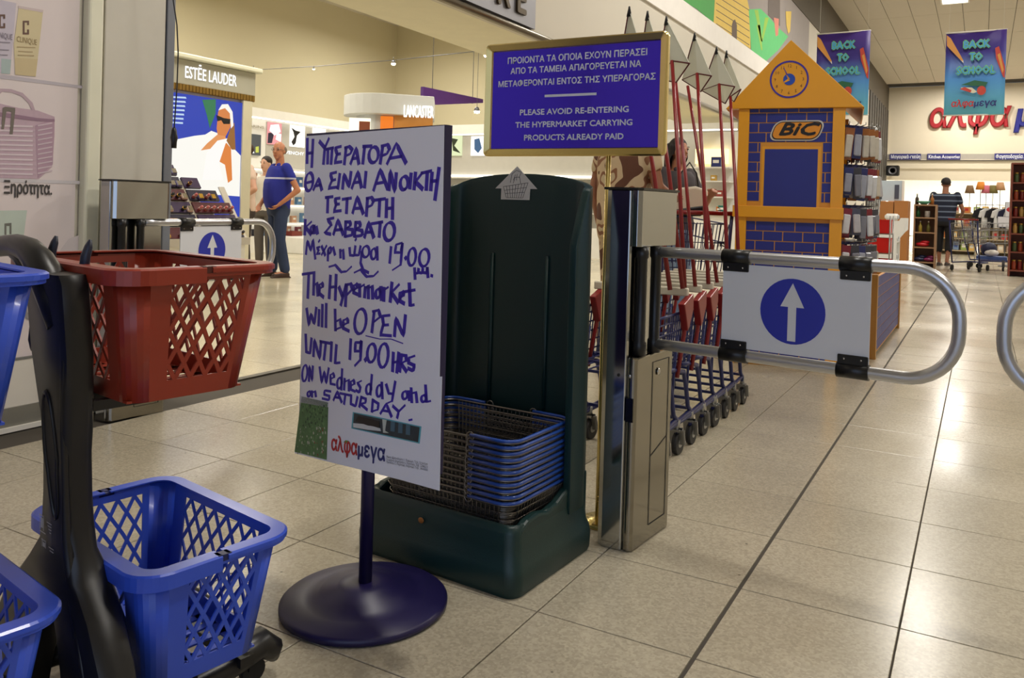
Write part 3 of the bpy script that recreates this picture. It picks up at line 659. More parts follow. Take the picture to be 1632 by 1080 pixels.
S7 = dict(
 l7=[[(160,105),(172,190),(182,130),(200,185),(210,100)],[(225,112),(222,190)],[(242,85),(240,195)],[(262,80),(260,198)],[(308,110),(310,215)],[(312,170),(335,160),(340,200),(312,212)],[(350,190),(378,175),(370,155),(352,165),(350,205),(380,220)],ellp(440,170,30,65,18),[(512,120),(500,225)],[(505,118),(535,112),(545,145),(508,175)],[(592,138),(555,142),(560,185),(545,240),(600,245)],[(558,190),(585,188)],[(618,245),(625,150),(665,248),(675,140)]],
 l7b=[[(468,245),(540,262),(600,262),(662,285)]],
 l8=[[(155,240),(158,330),(178,335),(185,260)],[(195,350),(200,265),(228,365),(235,275)],[(230,275),(285,285)],[(260,282),(250,368)],[(290,280),(285,375)],[(315,295),(308,388),(332,385)],[(390,265),(385,365)],[(440,280),(415,280),(412,325),(438,325),(445,275)],[(445,280),(440,370),(412,400)],[(465,366),(469,374)],ellp(498,335,22,48),ellp(560,348,25,62),[(612,335),(608,428)],[(640,335),(630,435)],[(610,385),(640,378)],[(655,345),(645,430)],[(655,345),(680,350),(678,375),(652,390),(680,430)],[(722,350),(695,360),(690,385),(722,400),(715,428),(690,415)]],
 l9=[ellp(150,440,13,42),[(172,480),(174,400),(188,480),(192,405)],[(228,410),(238,490),(252,430),(262,495),(275,415)],[(285,470),(305,460),(298,440),(284,450),(285,495),(308,500)],ellp(331,492,12,28),[(345,420),(340,525)],[(358,470),(355,525)],[(358,485),(380,475),(380,530)],[(392,505),(410,495),(405,475),(390,485),(390,525),(412,535)],[(445,480),(425,490),(440,515),(435,540),(418,530)],ellp(483,523,13,26),[(500,450),(492,550)],ellp(538,532,13,30),[(552,490),(555,570)],[(575,500),(588,545),(610,548)],[(622,485),(605,585),(578,598)],ellp(672,555,13,20),[(692,535),(695,580)],[(705,520),(708,590)],[(708,545),(730,540),(735,590)],ellp(770,572,12,17),[(780,505),(785,590),(805,585)]],
 l10=[ellp(172,548,8,13,10),[(188,535),(188,562)],[(190,540),(205,535),(208,560)],[(285,535),(255,530),(250,550),(280,560),(275,580),(242,572)],[(300,580),(320,535),(342,590)],[(308,565),(336,570)],[(335,545),(385,555)],[(362,550),(355,600)],[(392,555),(390,600),(415,612),(425,565)],[(445,565),(435,615)],[(445,565),(470,575),(465,595),(440,600),(475,630)],[(505,580),(500,640)],[(505,580),(535,600),(530,630),(500,640)],[(545,650),(575,600),(602,665)],[(558,635),(592,640)],[(610,612),(640,640)],[(672,608),(640,640),(632,672)],[(695,685),(708,682)]])
def write(strokes, cv, wid):
    mb = MB()
    for st_ in strokes:
        pts = [Vector(cv(*p)) for p in st_]
        if len(pts) > 2 and len(st_) < 14:   # round the corners a little
            q = [pts[0]]
            for i in range(1, len(pts)-1): q += [pts[i].lerp(pts[i-1], .18), pts[i], pts[i].lerp(pts[i+1], .18)]
            pts = q+[pts[-1]]
        k = len(pts); vs = []
        for i, p in enumerate(pts):
            t = (pts[min(i+1, k-1)]-pts[max(i-1, 0)])
            if t.length < 1e-7: t = Vector((1, 0))
            t = t.normalized(); nib = Vector((math.cos(.45), math.sin(.45)))
            w_ = wid*(.36+.64*abs(t.x*nib.y-t.y*nib.x)); n_ = Vector((-t.y, t.x))
            ext = t*(wid*.25 if i == k-1 else (-wid*.25 if i == 0 else 0))
            vs += [p+n_*w_/2+ext, p-n_*w_/2+ext]
        mb.add([TS_ @ Vector((v.x, v.y, .0018)) for v in vs], [(2*i, 2*i+1, 2*i+3, 2*i+2) for i in range(k-1)])
    mb.build('handwriting', m_ink, nt_, world=True)
for k, s_ in S6.items(): write(s_, lambda x, y: bu(440+x/3.6, 180+y/3.6), .0138 if k != 'l5' else .0110)
for k, s_ in S7.items(): write(s_, c7, .0128 if k not in ('l10', 'l7b', 'l9') else (.0042 if k == 'l7b' else .0108))

# ---------------------------------------------------------------- gold framed blue sign on a post
YG = 2.36
gs = thing('information_sign', 'gold-framed blue sign with white bilingual lettering on a brass post', 'sign', pl(951, 870, 1, YG).xy.to_3d())
m_gold = M('brass', (222, 200, 132), rough=.24, metal=1, var=.06)
TG = frame((0, YG, 0), (1, 0, 0), (0, 0, 1))
def gp(px, py): p = pl(px, py, 1, YG); return (p.x, p.z)
gx0, gx1 = (gp(775, 150)[0]+gp(775, 240)[0])/2, gp(1065.5, 150)[0]; gz0, gz1 = gp(920, 249)[1], gp(920, 61.5)[1]
gw, gh, gcx, gcz = gx1-gx0, gz1-gz0, (gx0+gx1)/2, (gz0+gz1)/2
b = MB(); o_ = rrect(gw, gh, .016, 5, gcx, gcz); i1 = rrect(gw-.010, gh-.010, .012, 5, gcx, gcz); i2 = rrect(gw-.048, gh-.048, .002, 5, gcx, gcz); i3 = rrect(gw-.056, gh-.056, .001, 5, gcx, gcz)
lay = [(o_, 0), (o_, .014), (i1, .020), (i2, .014), (i3, .006)]
k = len(o_); vs = []
for pts, d in lay:
    for p in pts: vs.append(TG @ Vector((p[0], p[1], d)))
fs = [(l*k+i, l*k+(i+1) % k, (l+1)*k+(i+1) % k, (l+1)*k+i) for l in range(4) for i in range(k)]
b.add(vs, fs); b.build('frame', m_gold, gs, world=True)
m_bluem = M('blue_mirror', (84, 64, 255), rough=.05, metal=.85, var=.02)
b = MB(); b.prism(rrect(gw-.030, gh-.030, .002, 2, gcx, gcz), TG @ Matrix.Translation((0, 0, -.002)), .010); pan = b.build('panel', m_bluem, gs, world=True)
b = MB(); b.prism(rrect(gw-.01, gh-.01, .012, 4, gcx, gcz), TG @ Matrix.Translation((0, 0, -.012)), .011); b.build('back_plate', m_gold, gs, world=True)
m_lt = M('sign_letters', (232, 234, 244), rough=.5)
def gl(s_, a, b2, cap):
    pa, pb = pl(760+a[0]/4.5, 30+a[1]/4.5, 1, YG-.012), pl(760+b2[0]/4.5, 30+b2[1]/4.5, 1, YG-.012)
    z = (pa.z+pb.z)/2; text(s_, frame((pa.x, YG-.0086, z), (1, 0, 0), (0, 0, 1)), cap/.73, m_lt, pan, 'LEFT', bold=.0008, res=3, fitw=pb.x-pa.x)
gl('ΠΡΟΙΟΝΤΑ ΤΑ ΟΠΟΙΑ ΕΧΟΥΝ ΠΕΡΑΣΕΙ', (215, 318), (1212, 262), .0205)
gl('ΑΠΟ ΤΑ ΤΑΜΕΙΑ ΑΠΑΓΟΡΕΥΕΤΑΙ ΝΑ', (238, 393), (1172, 343), .0195)
gl('ΜΕΤΑΦΕΡΟΝΤΑΙ ΕΝΤΟΣ ΤΗΣ ΥΠΕΡΑΓΟΡΑΣ', (148, 484), (1272, 438), .0195)
gl('PLEASE AVOID RE-ENTERING', (302, 688), (1080, 668), .0190)
gl('THE HYPERMARKET CARRYING', (272, 778), (1110, 762), .0190)
gl('PRODUCTS ALREADY PAID', (332, 868), (1043, 864), .0190)
pa, pb = gp(760+495/4.5, 30+556/4.5), gp(760+866/4.5, 30+546/4.5)
decal([(pa[0], pa[1]-.004), (pb[0], pa[1]-.004), (pb[0], pa[1]+.004), (pa[0], pa[1]+.004)], TG, m_lt, 'divider_bar', pan, off=.0084)
pp = pl(951, 870, 1, YG+.012)
b = MB(); b.cyl((pp.x, YG+.012, .01), (pp.x, YG+.012, gz0+.06), .0085, 16); b.build('post', m_gold, gs, world=True)
b = MB(); b.lathe([(0, 0), (.075, 0), (.075, .008), (.02, .014), (0, .014)], (pp.x+.0, YG+.012+.05, 0), 24); b.box((pp.x, YG+.03, .007), (.03, .06, .012)); b.build('foot', m_gold, gs, world=True)

# ---------------------------------------------------------------- dark green basket stand with its stack of wire baskets
GA = math.atan2(-.033, .542); gc = Vector((-1.286, 2.038, 0))
m_green = M('stand_green', (8, 44, 43), rough=.42, var=.12, scale=4, bump=.04, bscale=220)
grn = thing('basket_stand', 'dark green moulded stand for hand baskets with a basket sticker', 'stand', gc, GA)
W2, D2 = .28, .205
def solid_loft(mb, secs, n=6, cap=True, smooth=True):
    """secs: (w,d,r,z,cx,cy)"""
    base = len(mb.v); k = None
    for w_, d_, r_, z, cx, cy in secs:
        o = rrect(w_, d_, r_, n, cx, cy); k = len(o)
        for p in o: mb.v.append(Vector((p[0], p[1], z)))
    for l in range(len(secs)-1):
        for i in range(k): mb.f.append([base+l*k+i, base+l*k+(i+1) % k, base+(l+1)*k+(i+1) % k, base+(l+1)*k+i]); mb.m.append(0); mb.sm.append(smooth)
    if cap:
        mb.f.append([base+i for i in reversed(range(k))]); mb.m.append(0); mb.sm.append(False)
        mb.f.append([base+(len(secs)-1)*k+i for i in range(k)]); mb.m.append(0); mb.sm.append(False)
b = MB(); solid_loft(b, [(.555, .42, .035, 0, 0, 0), (.565, .43, .04, .012, 0, 0), (.567, .432, .04, .055, 0, 0), (.560, .426, .04, .075, 0, 0), (.546, .412, .038, .092, 0, 0), (.54, .406, .038, .12, 0, .0), (.532, .40, .036, .155, 0, .002), (.526, .394, .034, .172, 0, .003), (.512, .380, .03, .178, 0, .006), (.49, .355, .03, .172, 0, .006), (.47, .338, .03, .10, 0, .004), (.46, .33, .03, .045, 0, .004)])
o = b.build('tub', m_green, grn); o.modifiers.new('e', 'EDGE_SPLIT').split_angle = R(50)
# flared shoulders rising beside the stack to meet the back shell
for sx in (-1, 1):
    b = MB(); pts = [(-.17, .10), (-.17, .165), (-.13, .182), (-.08, .186), (-.03, .176), (.02, .184), (.07, .205), (.11, .225), (.14, .235), (.19, .235), (.19, .10)]
    T = Matrix(((0, 0, sx, sx*.238), (1, 0, 0, 0), (0, 1, 0, 0), (0, 0, 0, 1)))
    b.prism(pts, T, .028); b.build('shoulder', m_green, grn, bevel=.008)
# back shell: plan curve swept upward under a rounded top
def top_h(x):
    a = min(1, abs(x)/.262); return 1.062+.052*math.sqrt(max(0, 1-a*a))-.0*a
plan = [(.262, .075), (.262, .09), (.262, .12), (.260, .15), (.252, .178), (.232, .194), (.20, .199), (.15, .201), (.10, .202), (.05, .203), (0, .203)]
plan = plan+[(-x, y) for x, y in plan[-2::-1]]
rows = [0.135, .20, .28, .36, .45, .55, .65, .75, .85, .93, .98, 1.0]
b = MB(); nr = len(rows); 
for x, y in plan:
    for q, r_ in enumerate(rows):
        z = r_*top_h(x) if r_ > .35 else r_
        # the wings taper back toward the top
        yy = y+ (0.0 if y > .15 else (.15-y)*max(0, (r_-.86)/.14)*.85)
        xx = x*(1-.016*r_)
        b.v.append(Vector((xx, yy, z)))
for i in range(len(plan)-1):
    for q in range(nr-1): b.f.append([i*nr+q, (i+1)*nr+q, (i+1)*nr+q+1, i*nr+q+1]); b.m.append(0); b.sm.append(True)
o = b.build('back_shell', m_green, grn); sd = o.modifiers.new('s', 'SOLIDIFY'); sd.thickness = .024; sd.offset = 0; bv = o.modifiers.new('b', 'BEVEL'); bv.width = .008; bv.segments = 3; bv.limit_method = 'ANGLE'; bv.angle_limit = R(50)
for x in (-.10, .105):
    b = MB(); b.tube([(x, .190, .25), (x, .189, .86)], .007, 8); b.build('rib', m_green, grn)
# sticker: white arrow with a hand holding a basket
TK = parent_matrix(grn) @ frame((0, .1895, 0), (1, 0, 0), (0, 0, 1))
kz = pl(820, 318, 1, 2.2).z; kx = (parent_matrix(grn).inverted() @ pl(819, 300, 1, 2.215)).x
def kp(x, y): return (kx+(x-305)/720*280/1301*2.47, kz+(205-y)/2.571/1301*2.47)
decal([kp(*p) for p in ((228, 205), (375, 205), (377, 158), (412, 158), (308, 62), (197, 158), (229, 158))], TK, M('sticker_white', (206, 204, 200), rough=.5), 'sticker', grn, off=.0004)
g = MB(); mkk = M('sticker_ink', (50, 48, 50), rough=.6)
def kl(a, b2, w_=.0012):
    a, b2 = kp(*a), kp(*b2); g.bar(TK @ Vector((a[0], a[1], .0014)), TK @ Vector((b2[0], b2[1], .0014)), w_, .0004, up=TK.to_3x3() @ Vector((0, 0, 1)))
for a, b2 in (((240, 150), (365, 132)), ((240, 150), (256, 197)), ((365, 132), (340, 197)), ((256, 197), (340, 197)), ((246, 166), (357, 152)), ((250, 180), (350, 172)), ((290, 135), (298, 110)), ((298, 110), (322, 108)), ((322, 108), (328, 135)), ((275, 132), (283, 95)), ((283, 95), (305, 80)), ((305, 80), (330, 88)), ((330, 88), (318, 112)), ((290, 122), (300, 98)), ((306, 122), (309, 96))): kl(a, b2)
for t_ in (.12, .25, .38, .5, .62, .75, .88): kl((240+125*t_, 150-18*t_), (256+84*t_, 197))
g.build('sticker_drawing', mkk, grn, world=True)
b = MB(); b.ell((.0-.17+.13, -.205, .135), (.010, .003, .008)); b.build('badge', M('badge_orange', (150, 92, 30), rough=.5), grn)
# wire basket prototype, origin at the centre of its bottom
def wire_basket():
    m_w = M('dark_chrome_wire', (136, 130, 122), rough=.3, metal=.9); m_c = M('blue_coating', (34, 74, 160), rough=.3, coat=.2)
    root = thing('wire_basket', 'wire', 'basket', (0, 0, 0), 0, 'wire hand baskets nested in the green stand')
    H, WT, LT, WB, LB = .17, .455, .315, .40, .262
    def ring_at(v, r=.04, n=4): return [Vector((p[0], p[1], H*v)) for p in rrect(lerp(WB, WT, v), lerp(LB, LT, v), r, n)]
    w = MB()
    for v, r_ in ((0.0, .0022), (.12, .0014), (.25, .0014), (.38, .0014), (.5, .0014), (.62, .0014), (.75, .0014), (.88, .0014)): w.tube(ring_at(v), r_, 4, closed=True)
    for k in range(27):
        x = -.5+(k+.5)/27
        for s_ in (-1, 1): w.tube([(x*(WB-.06), s_*LB/2, 0), (x*(WT-.06), s_*LT/2, H)], .0016, 3, cap=False)
        if k % 2 == 0: w.tube([(x*(WB-.06), -LB/2, 0), (x*(WB-.06), LB/2, 0)], .0016, 3, cap=False)
    for k in range(17):
        y = -.5+(k+.5)/17
        for s_ in (-1, 1): w.tube([(s_*WB/2, y*(LB-.06), 0), (s_*WT/2, y*(LT-.06), H)], .0016, 3, cap=False)
        if k % 2 == 0: w.tube([(-WB/2, y*(LB-.06), 0), (WB/2, y*(LB-.06), 0)], .0016, 3, cap=False)
    w.build('wire_mesh', m_w, root)
    w = MB(); w.tube(ring_at(1, .045, 6), .0034, 6, closed=True); w.build('rim_wire', m_w, root)
    for s_ in (-1, 1):     # blue coated handle ends lying on the rim
        c = MB(); pts = [Vector(((WT/2+.002)*s_-s_*.14, -LT/2-.002, H+.006))]
        for i in range(7):
            a = R(90*i/6); pts.append(Vector((s_*(WT/2+.002-.045+.045*math.sin(a)), -(LT/2+.002-.045+.045*math.cos(a)), H+.006)))
        for i in range(7):
            a = R(90*i/6); pts.append(Vector((s_*(WT/2+.002-.045+.045*math.cos(a)), (LT/2+.002-.045+.045*math.sin(a)), H+.006)))
        pts.append(Vector(((WT/2+.002)*s_-s_*.14, LT/2+.002, H+.006)))
        c.tube(pts, .0048, 8); c.build('handle_coating', m_c, root)
    for s_ in (-1, 1):
        for x in (-.07, .09):
            c = MB(); c.tube([(x+.012*math.cos(a), s_*(LT/2+.003), H+.002+.012*math.sin(a)) for a in [2*math.pi*i/10 for i in range(10)]], .002, 5, closed=True)
            c.build('hinge_loop', m_w, root)
    return root
wb = wire_basket(); NBK = 11
place = ['lowest of the nested wire baskets, resting in the green tub', 'second wire basket from the bottom of the nested stack', 'third wire basket from the bottom of the nested stack', 'fourth wire basket from the bottom of the nested stack', 'fifth wire basket from the bottom of the nested stack', 'wire basket in the middle of the nested stack', 'fifth wire basket from the top of the nested stack', 'fourth wire basket from the top of the nested stack', 'third wire basket from the top of the nested stack', 'second wire basket from the top of the nested stack', 'topmost wire basket of the stack, its empty inside in view']
for k in range(NBK):
    loc = parent_matrix(grn) @ Vector((.010+random.uniform(-.002, .002), -.018, .050+k*.0165))
    if k == 0: wb.location = loc; wb.rotation_euler.z = GA; wb['label'] = place[0]
    else: dup(wb, loc, GA+random.uniform(-.006, .006), place[k])

# ---------------------------------------------------------------- turnstiles and swing gates
m_steel = M('polished_steel', (176, 176, 172), rough=.11, metal=1, var=.05, scale=2)
m_steel2 = M('satin_steel', (150, 146, 136), rough=.15, metal=1, var=.06, scale=3)
def make_turnstile(label, loc, sx, depth=.262):
    """local frame: origin at the front corner of the inner face; sx=+1 opens to +x"""
    t = thing('turnstile', label, 'turnstile', loc, 0, 'entrance turnstiles')
    b = MB(); q = [(-.118, .03), (-.112, .012), (-.095, 0), (-.034, 0), (-.030, .01), (-.030, depth), (-.112, depth), (-.118, depth-.02)]
    b.prism([(x*sx, y) for x, y in (q if sx > 0 else q)][::int(sx)], Matrix.Identity(4), 1.070); b.build('back_column', m_steel, t, bevel=.003)
    b = MB(); q = [(-.029, .004), (-.012, 0), (.0, .012), (.022, depth-.01), (.018, depth), (-.029, depth)]
    b.prism([(x*sx, y) for x, y in q][::int(sx)], Matrix.Identity(4), .576); bx = b.build('lower_box', m_steel2, t, bevel=.006)
    b = MB(); b.prism([(x*sx, y) for x, y in q][::int(sx)], Matrix.Translation((0, 0, .902)), .168); b.build('head_box', m_steel, t, bevel=.002)
    b = MB(); q3 = [(-.122, 0.004), (-.10, -.004), (-.01, -.004), (.003, .01), (.026, depth+.004), (-.122, depth+.004)]
    b.prism([(x*sx, y) for x, y in q3][::int(sx)], Matrix.Translation((0, 0, 1.070)), .007); b.build('top_cover', M('cover_dark', (60, 58, 56), rough=.3, metal=.6), t)
    for y in (.045, depth*.49):
        b = MB(); x = sx*(-.010 if y < .1 else .004)
        b.lathe([(.020, .577), (.020, .615), (.0165, .620), (.0165, .865), (.020, .870), (.020, .901)], (x, y, 0), 20); b.build('pivot_tube', m_black, t)
    # service door joints, lock and slot
    jn = M('joint_dark', (40, 38, 36), rough=.6)
    Fr = frame((sx*.0005, .012, 0), Vector((sx*.022, depth-.022, 0)), (0, 0, 1))
    L_ = math.hypot(.022, depth-.022); s0, s1 = L_*.42, L_*.90
    if sx < 0: Fr = frame((-.0005, .012, 0), Vector((-.022, depth-.022, 0)), (0, 0, 1))
    off = .0008 if sx > 0 else -.0016
    g = MB()
    for a, c in (((s0, .05), (s0, .548)), ((s1, .05), (s1, .548)), ((s0, .05), (s1, .05)), ((s0, .548), (s1, .548)), ((s0, .26), (s1, .30)), ):
        g.bar(Fr @ Vector((a[0], a[1], off)), Fr @ Vector((c[0], c[1], off)), .0016, .0012, up=Fr.to_3x3() @ Vector((0, 0, 1)))
    g.build('door_joint', jn, bx)
    g = MB(); g.lathe([(.010, 0), (.012, .003), (.006, .004), (0, .004)], Fr @ Vector(((s0+s1)/2-.02, .515, off)), 16, M4=Fr.to_3x3().to_4x4() if sx > 0 else (Fr.to_3x3().to_4x4() @ Matrix.Rotation(math.pi, 4, 'X'))); g.build('lock', m_chrome, bx)
    g = MB(); g.box((sx*-.018, .001, .42), (.022, .006, .07)); g.build('sensor_window', M('sensor_black', (12, 12, 16), rough=.15), bx)
    g = MB(); g.ell((sx*-.055, -.0005, .52), (.005, .002, .005)); g.build('screw', jn, t)
    g = MB(); g.ell((sx*-.022, .002, .52), (.006, .002, .006)); g.build('screw', m_chrome, bx)
    return t
ts1 = make_turnstile('polished steel turnstile post beside the green basket stand', (-.878, 2.246, 0), 1)
ts2 = make_turnstile('polished steel turnstile post against the pilaster of the left shop wall', (-3.36, 2.27, 0), 1, .262)
def make_gate(label, piv, u, L=.857, zt=.885, zb=.603, panel=(.222, .632), side=1):
    """swing gate: origin below the pivot, local x along the arm"""
    g = thing('swing_gate', label, 'gate', (piv[0], piv[1], 0), math.atan2(u[1], u[0]), 'entrance swing gates')
    r = .0165; rb = .125; e = L-r; pts = [(.012, 0, zt), (.1, 0, zt)]
    n = 9; rb2 = (zt-zb)/2 if rb > (zt-zb)/2 else rb
    for i in range(n+1):
        a = R(90*i/n); pts.append((e-rb+rb*math.sin(a), 0, zt-rb+rb*math.cos(a)))
    for i in range(n+1):
        a = R(90*i/n); pts.append((e-rb+rb*math.cos(a), 0, zb+rb-rb*math.sin(a)))
    pts += [(.1, 0, zb), (.012, 0, zb)]
    b = MB(); b.tube(pts, r, 20); b.build('tube_loop', m_alu, g)
    if panel:
        x0, x1 = panel; s_ = side
        b = MB(); b.box(((x0+x1)/2, -s_*.004, (zt+zb)/2), (x1-x0, .004, zt-zb-.042)); pn = b.build('panel', M('gate_panel_white', (226, 228, 234), rough=.4, var=.02), g)
        T = Matrix.Translation(((x0+x1)/2, -s_*.0065, (zt+zb)/2)) @ frame((0, 0, 0), (s_, 0, 0), (0, 0, 1))
        d = MB(); rr_ = .0905; d.prism(ring(0, 0, rr_, 40), T, .0006); d.build('blue_disc', M('disc_blue', (46, 56, 176), rough=.4), pn)
        d = MB(); d.prism([(-.0115, -.082), (.0115, -.082), (.0115, .012), (.033, .012), (0, .078), (-.033, .012), (-.0115, .012)], T @ Matrix.Translation((0, 0, .0008)), .0006); d.build('arrow', M('arrow_white', (226, 228, 232), rough=.4), pn)
        for x in (x0+.038, x1-.040):
            for z, sg in ((zt, -1), (zb, 1)):
                c = MB(); c.tube([(x-.041, 0, z), (x+.041, 0, z)], r+.0045, 20); c.box((x, -s_*.007, z+sg*.029), (.078, .009, .026), ch=.002)
                for dx in (-.022, .022): c.ell((x+dx, -s_*.0115, z+sg*.031), (.003, .0015, .003), mi=1, n=8, m=4)
                c.build('clamp', [m_black, m_chrome], g)
    return g
gate1 = make_gate('closed swing gate with blue arrow disc, hinged on the turnstile near the green stand', (-.874, 2.374), (.9914, -.131))
gate2 = make_gate('open swing gate with arrow disc on the far turnstile by the shop front', (-3.352, 2.400), (-.112, .994), L=.90)
pv2 = Vector((-.874, 2.374, 0))+Vector((.9914, -.131, 0))*.857
ge = pl(1588, 530, 1, pv2.y-.015); xx = ge.x
gate3 = make_gate('swing gate at the right edge of which only a bent tube end shows', (xx+.857, pv2.y-.015+.06), (-.9975, -.07), L=.859, zt=.883, zb=.600, side=-1)
ts3 = make_turnstile('polished steel turnstile post beyond the right edge holding the cut-off gate', (xx+.857+.004, pv2.y-.015+.06-.128, 0), -1)
# ================================================================ THE AISLE BEHIND THE GATE
m_cartred = M('cart_red', (128, 16, 20), rough=.35); m_cartblue = M('cart_navy', (30, 38, 92), rough=.35); m_cream = M('cart_cream', (214, 208, 190), rough=.5)
m_fork = M('caster_grey', (150, 150, 148), rough=.3, metal=.8); m_cloth = M('pennant_cloth', (240, 240, 230), rough=.8, var=.06); _n = m_cloth.node_tree; _t = _n.nodes.new('ShaderNodeBsdfTranslucent'); _t.inputs[0].default_value = srgb(240, 240, 228)+(1,); _m = _n.nodes.new('ShaderNodeMixShader'); _m.inputs[0].default_value = .45
_n.links.new(_n.nodes['Principled BSDF'].outputs[0], _m.inputs[1]); _n.links.new(_t.outputs[0], _m.inputs[2]); _n.links.new(_m.outputs[0], _n.nodes['Material Output'].inputs[0])
m_trimr = M('pennant_trim', (92, 22, 26), rough=.6)
m_tread = M('caster_tread', (34, 33, 34), rough=.6)
def child_cart(label):
    """small nested trolley, local origin on the floor below its right-hand front caster"""
    t = thing('child_trolley', label, 'trolley', (0, 0, 0), 0, 'nested small red and blue trolleys with pennants')
    W = .40
    for sx, nm in ((0, 'side_frame'), (-W, 'side_frame')):
        b = MB(); b.tube([(sx, .015, .10), (sx, .01, .145), (sx, -.03, .175), (sx-.0, -.06, .26), (sx, -.10, .335), (sx, -.22, .36), (sx, -.33, .375)], .0100, 8)
        b.tube([(sx, .015, .15), (sx, -.30, .13), (sx, -.52, .13), (sx, -.52, .08)], .009, 8)
        b.tube([(sx, -.05, .25), (sx, -.04, .36), (sx, .0, .50)], .006, 6)
        b.build(nm, m_cartblue, t)
        b = MB()
        for k in range(7): b.tube([(sx, -.33+k*.055, .365+.0*k), (sx, -.27+k*.052, .585)], .0036, 4, cap=False)
        for z in (.40, .44, .48, .52, .56): b.tube([(sx, -.32+(z-.37)*.28, z), (sx, .045, z)], .0036, 4, cap=False)
        b.tube([(sx, -.33, .365), (sx, .01, .365)], .006, 6); b.tube([(sx, -.27, .59), (sx, .05, .59)], .006, 6)
        b.build('wire_side', m_cartblue, t)
        b = MB(); b.tube([(sx+.012, .075, .655), (sx+.014, .03, .50), (sx+.010, -.03, .33)], .0095, 8, mi=0)
        b.build('red_strut', m_cartred, t)
        b = MB(); T = Matrix.Translation((sx+.014, .03, 0)) @ Matrix(((0, 0, 1, 0), (1, 0, 0, 0), (0, 1, 0, 0), (0, 0, 0, 1)))
        b.prism([(-.055, .63), (.062, .665), (.066, .60), (.02, .53), (.0, .515), (-.02, .56)], T @ Matrix.Translation((0, 0, -.012)), .030); b.build('bracket', m_cartred, t, bevel=.004)
        for y, z in ((.015, .0), (-.52, .0)):
            c = MB(); c.cyl((sx-.011, y+.018, .046), (sx+.011, y+.018, .046), .046, 20, mi=1); c.cyl((sx-.013, y+.018, .046), (sx+.013, y+.018, .046), .018, 12)
            for s_ in (-1, 1): c.bar((sx+s_*.017, y, .105), (sx+s_*.017, y+.018, .042), .004, .030, up=(1, 0, 0))
            c.box((sx, y, .105), (.040, .036, .008)); c.cyl((sx, y, .10), (sx, y, .145), .012, 10)
            c.build('caster', [m_fork, m_tread], t)
    b = MB(); b.bar((-W, .0, .16), (0, .0, .16), .012, .012); b.bar((-W, -.30, .37), (0, -.30, .37), .010, .010)
    for k in range(8): b.tube([(-W+.025+k*.05, -.30, .37), (-W+.025+k*.05, .0, .365)], .0036, 4, cap=False)
    b.build('basket_floor', m_cartblue, t)
    b = MB(); b.box((-W/2, .07, .672), (W+.03, .022, .034), ch=.004); b.build('handle_board', m_cream, t)
    return t
def pennant(parent, A, P1, P2, P3, P4):
    b = MB(); b.add([A, P1, P2, P3, P4], [(0, 4, 1), (0, 1, 2)], smooth=False); b.add([A, P2, P3, P4], [(0, 1, 2), (0, 2, 3)])
    c = b.build('pennant', m_cloth, parent, world=True); sd = c.modifiers.new('s', 'SOLIDIFY'); sd.thickness = .002
    b = MB(); b.tube([P4, P1], .0022, 5); b.tube([P1, P2], .0036, 5); b.tube([P2, P3], .0036, 5); b.tube([P3, P4], .0036, 5); b.tube([A, A.lerp(P4, .55)], .0045, 5)
    b.build('pennant_trim', m_trimr, c, world=False); 
    # trim was built in world coordinates: bring it under the cloth
    tr = c.children[0]; tr.data.transform(parent_matrix(parent).inverted())
    b = MB(); b.lathe([(.012, -.03), (.006, 0), (.004, .012), (0, .014)], n=8); b.v = [parent_matrix(parent).inverted() @ (v+A) for v in b.v]; b.build('tip_cap', m_black, c)
proto = child_cart('x')
cart_lab = ['nearest of the nested small trolleys, half behind the turnstile post', 'second nested small trolley counted from the turnstile post', 'third nested small trolley counted from the turnstile post', 'fourth nested small trolley counted from the turnstile post', 'fifth nested small trolley counted from the turnstile post', 'sixth nested small trolley counted from the turnstile post', 'last nested small trolley in the row, nearest the pencil kiosk']
carts = []
for k, y in enumerate((3.235, 3.42, 3.60, 3.78, 3.95, 4.12, 4.29)):
    if k == 0: t = proto; t.location = (-1.085, y, 0); t['label'] = cart_lab[0]
    else: t = dup(proto, (-1.085, y, 0), 0, cart_lab[k])
    carts.append(t)
# poles: bottom pixel on x=-1.07, top pixel further in; one or two per trolley
def pole(par, bpx, tpx, xb=-1.075, xt=-1.28, r=.0095):
    a = pl(bpx[0], bpx[1], 0, xb); c = pl(tpx[0], tpx[1], 0, xt)
    b = MB(); b.tube([a, a.lerp(c, .5)+Vector((.004, 0, 0)), c], [r*1.05, r, r*.9], 8); b.build('flag_pole', m_cartred, par, world=True); return c
specs = [  # cart, pole pixels, apex, P2, P3, P4 pixels
 (1, (1068, 462), (1016, 110), (1003, 15), (1032, 112), (1022, 140), (985, 120), None),
 (2, (1088, 460), (1043, 105), (1032, 22), (1060, 108), (1050, 130), (1018, 122), None),
 (3, (1091, 458), (1071, 97), (1062, 30), (1099, 101), (1078, 131), (1046, 126), ((1108, 456), (1077, 132))),
 (4, (1129, 452), (1111, 117), (1107, 56), (1134, 121), (1117, 146), (1087, 127), ((1143, 450), (1096, 137))),
 (5, (1160, 446), (1146, 134), (1142, 78), (1171, 138), (1156, 165), (1118, 144), None),
 (6, (1178, 440), (1164, 154), (1158, 84), (1181, 142), (1170, 162), (1146, 140), None)]
for k, bp_, tp, ap, p2, p3, p4, sec in specs:
    par = carts[k]; P1 = pole(par, bp_, tp)
    Y = P1.y
    def w(p, dy): return pl(p[0], p[1], 1, Y+dy)
    A = w(ap, .02); pennant(par, A, P1, w(p2, -.04), w(p3, .06), w(p4, .10))
    if sec: pole(par, sec[0], sec[1], -1.075, -1.32, .0085)

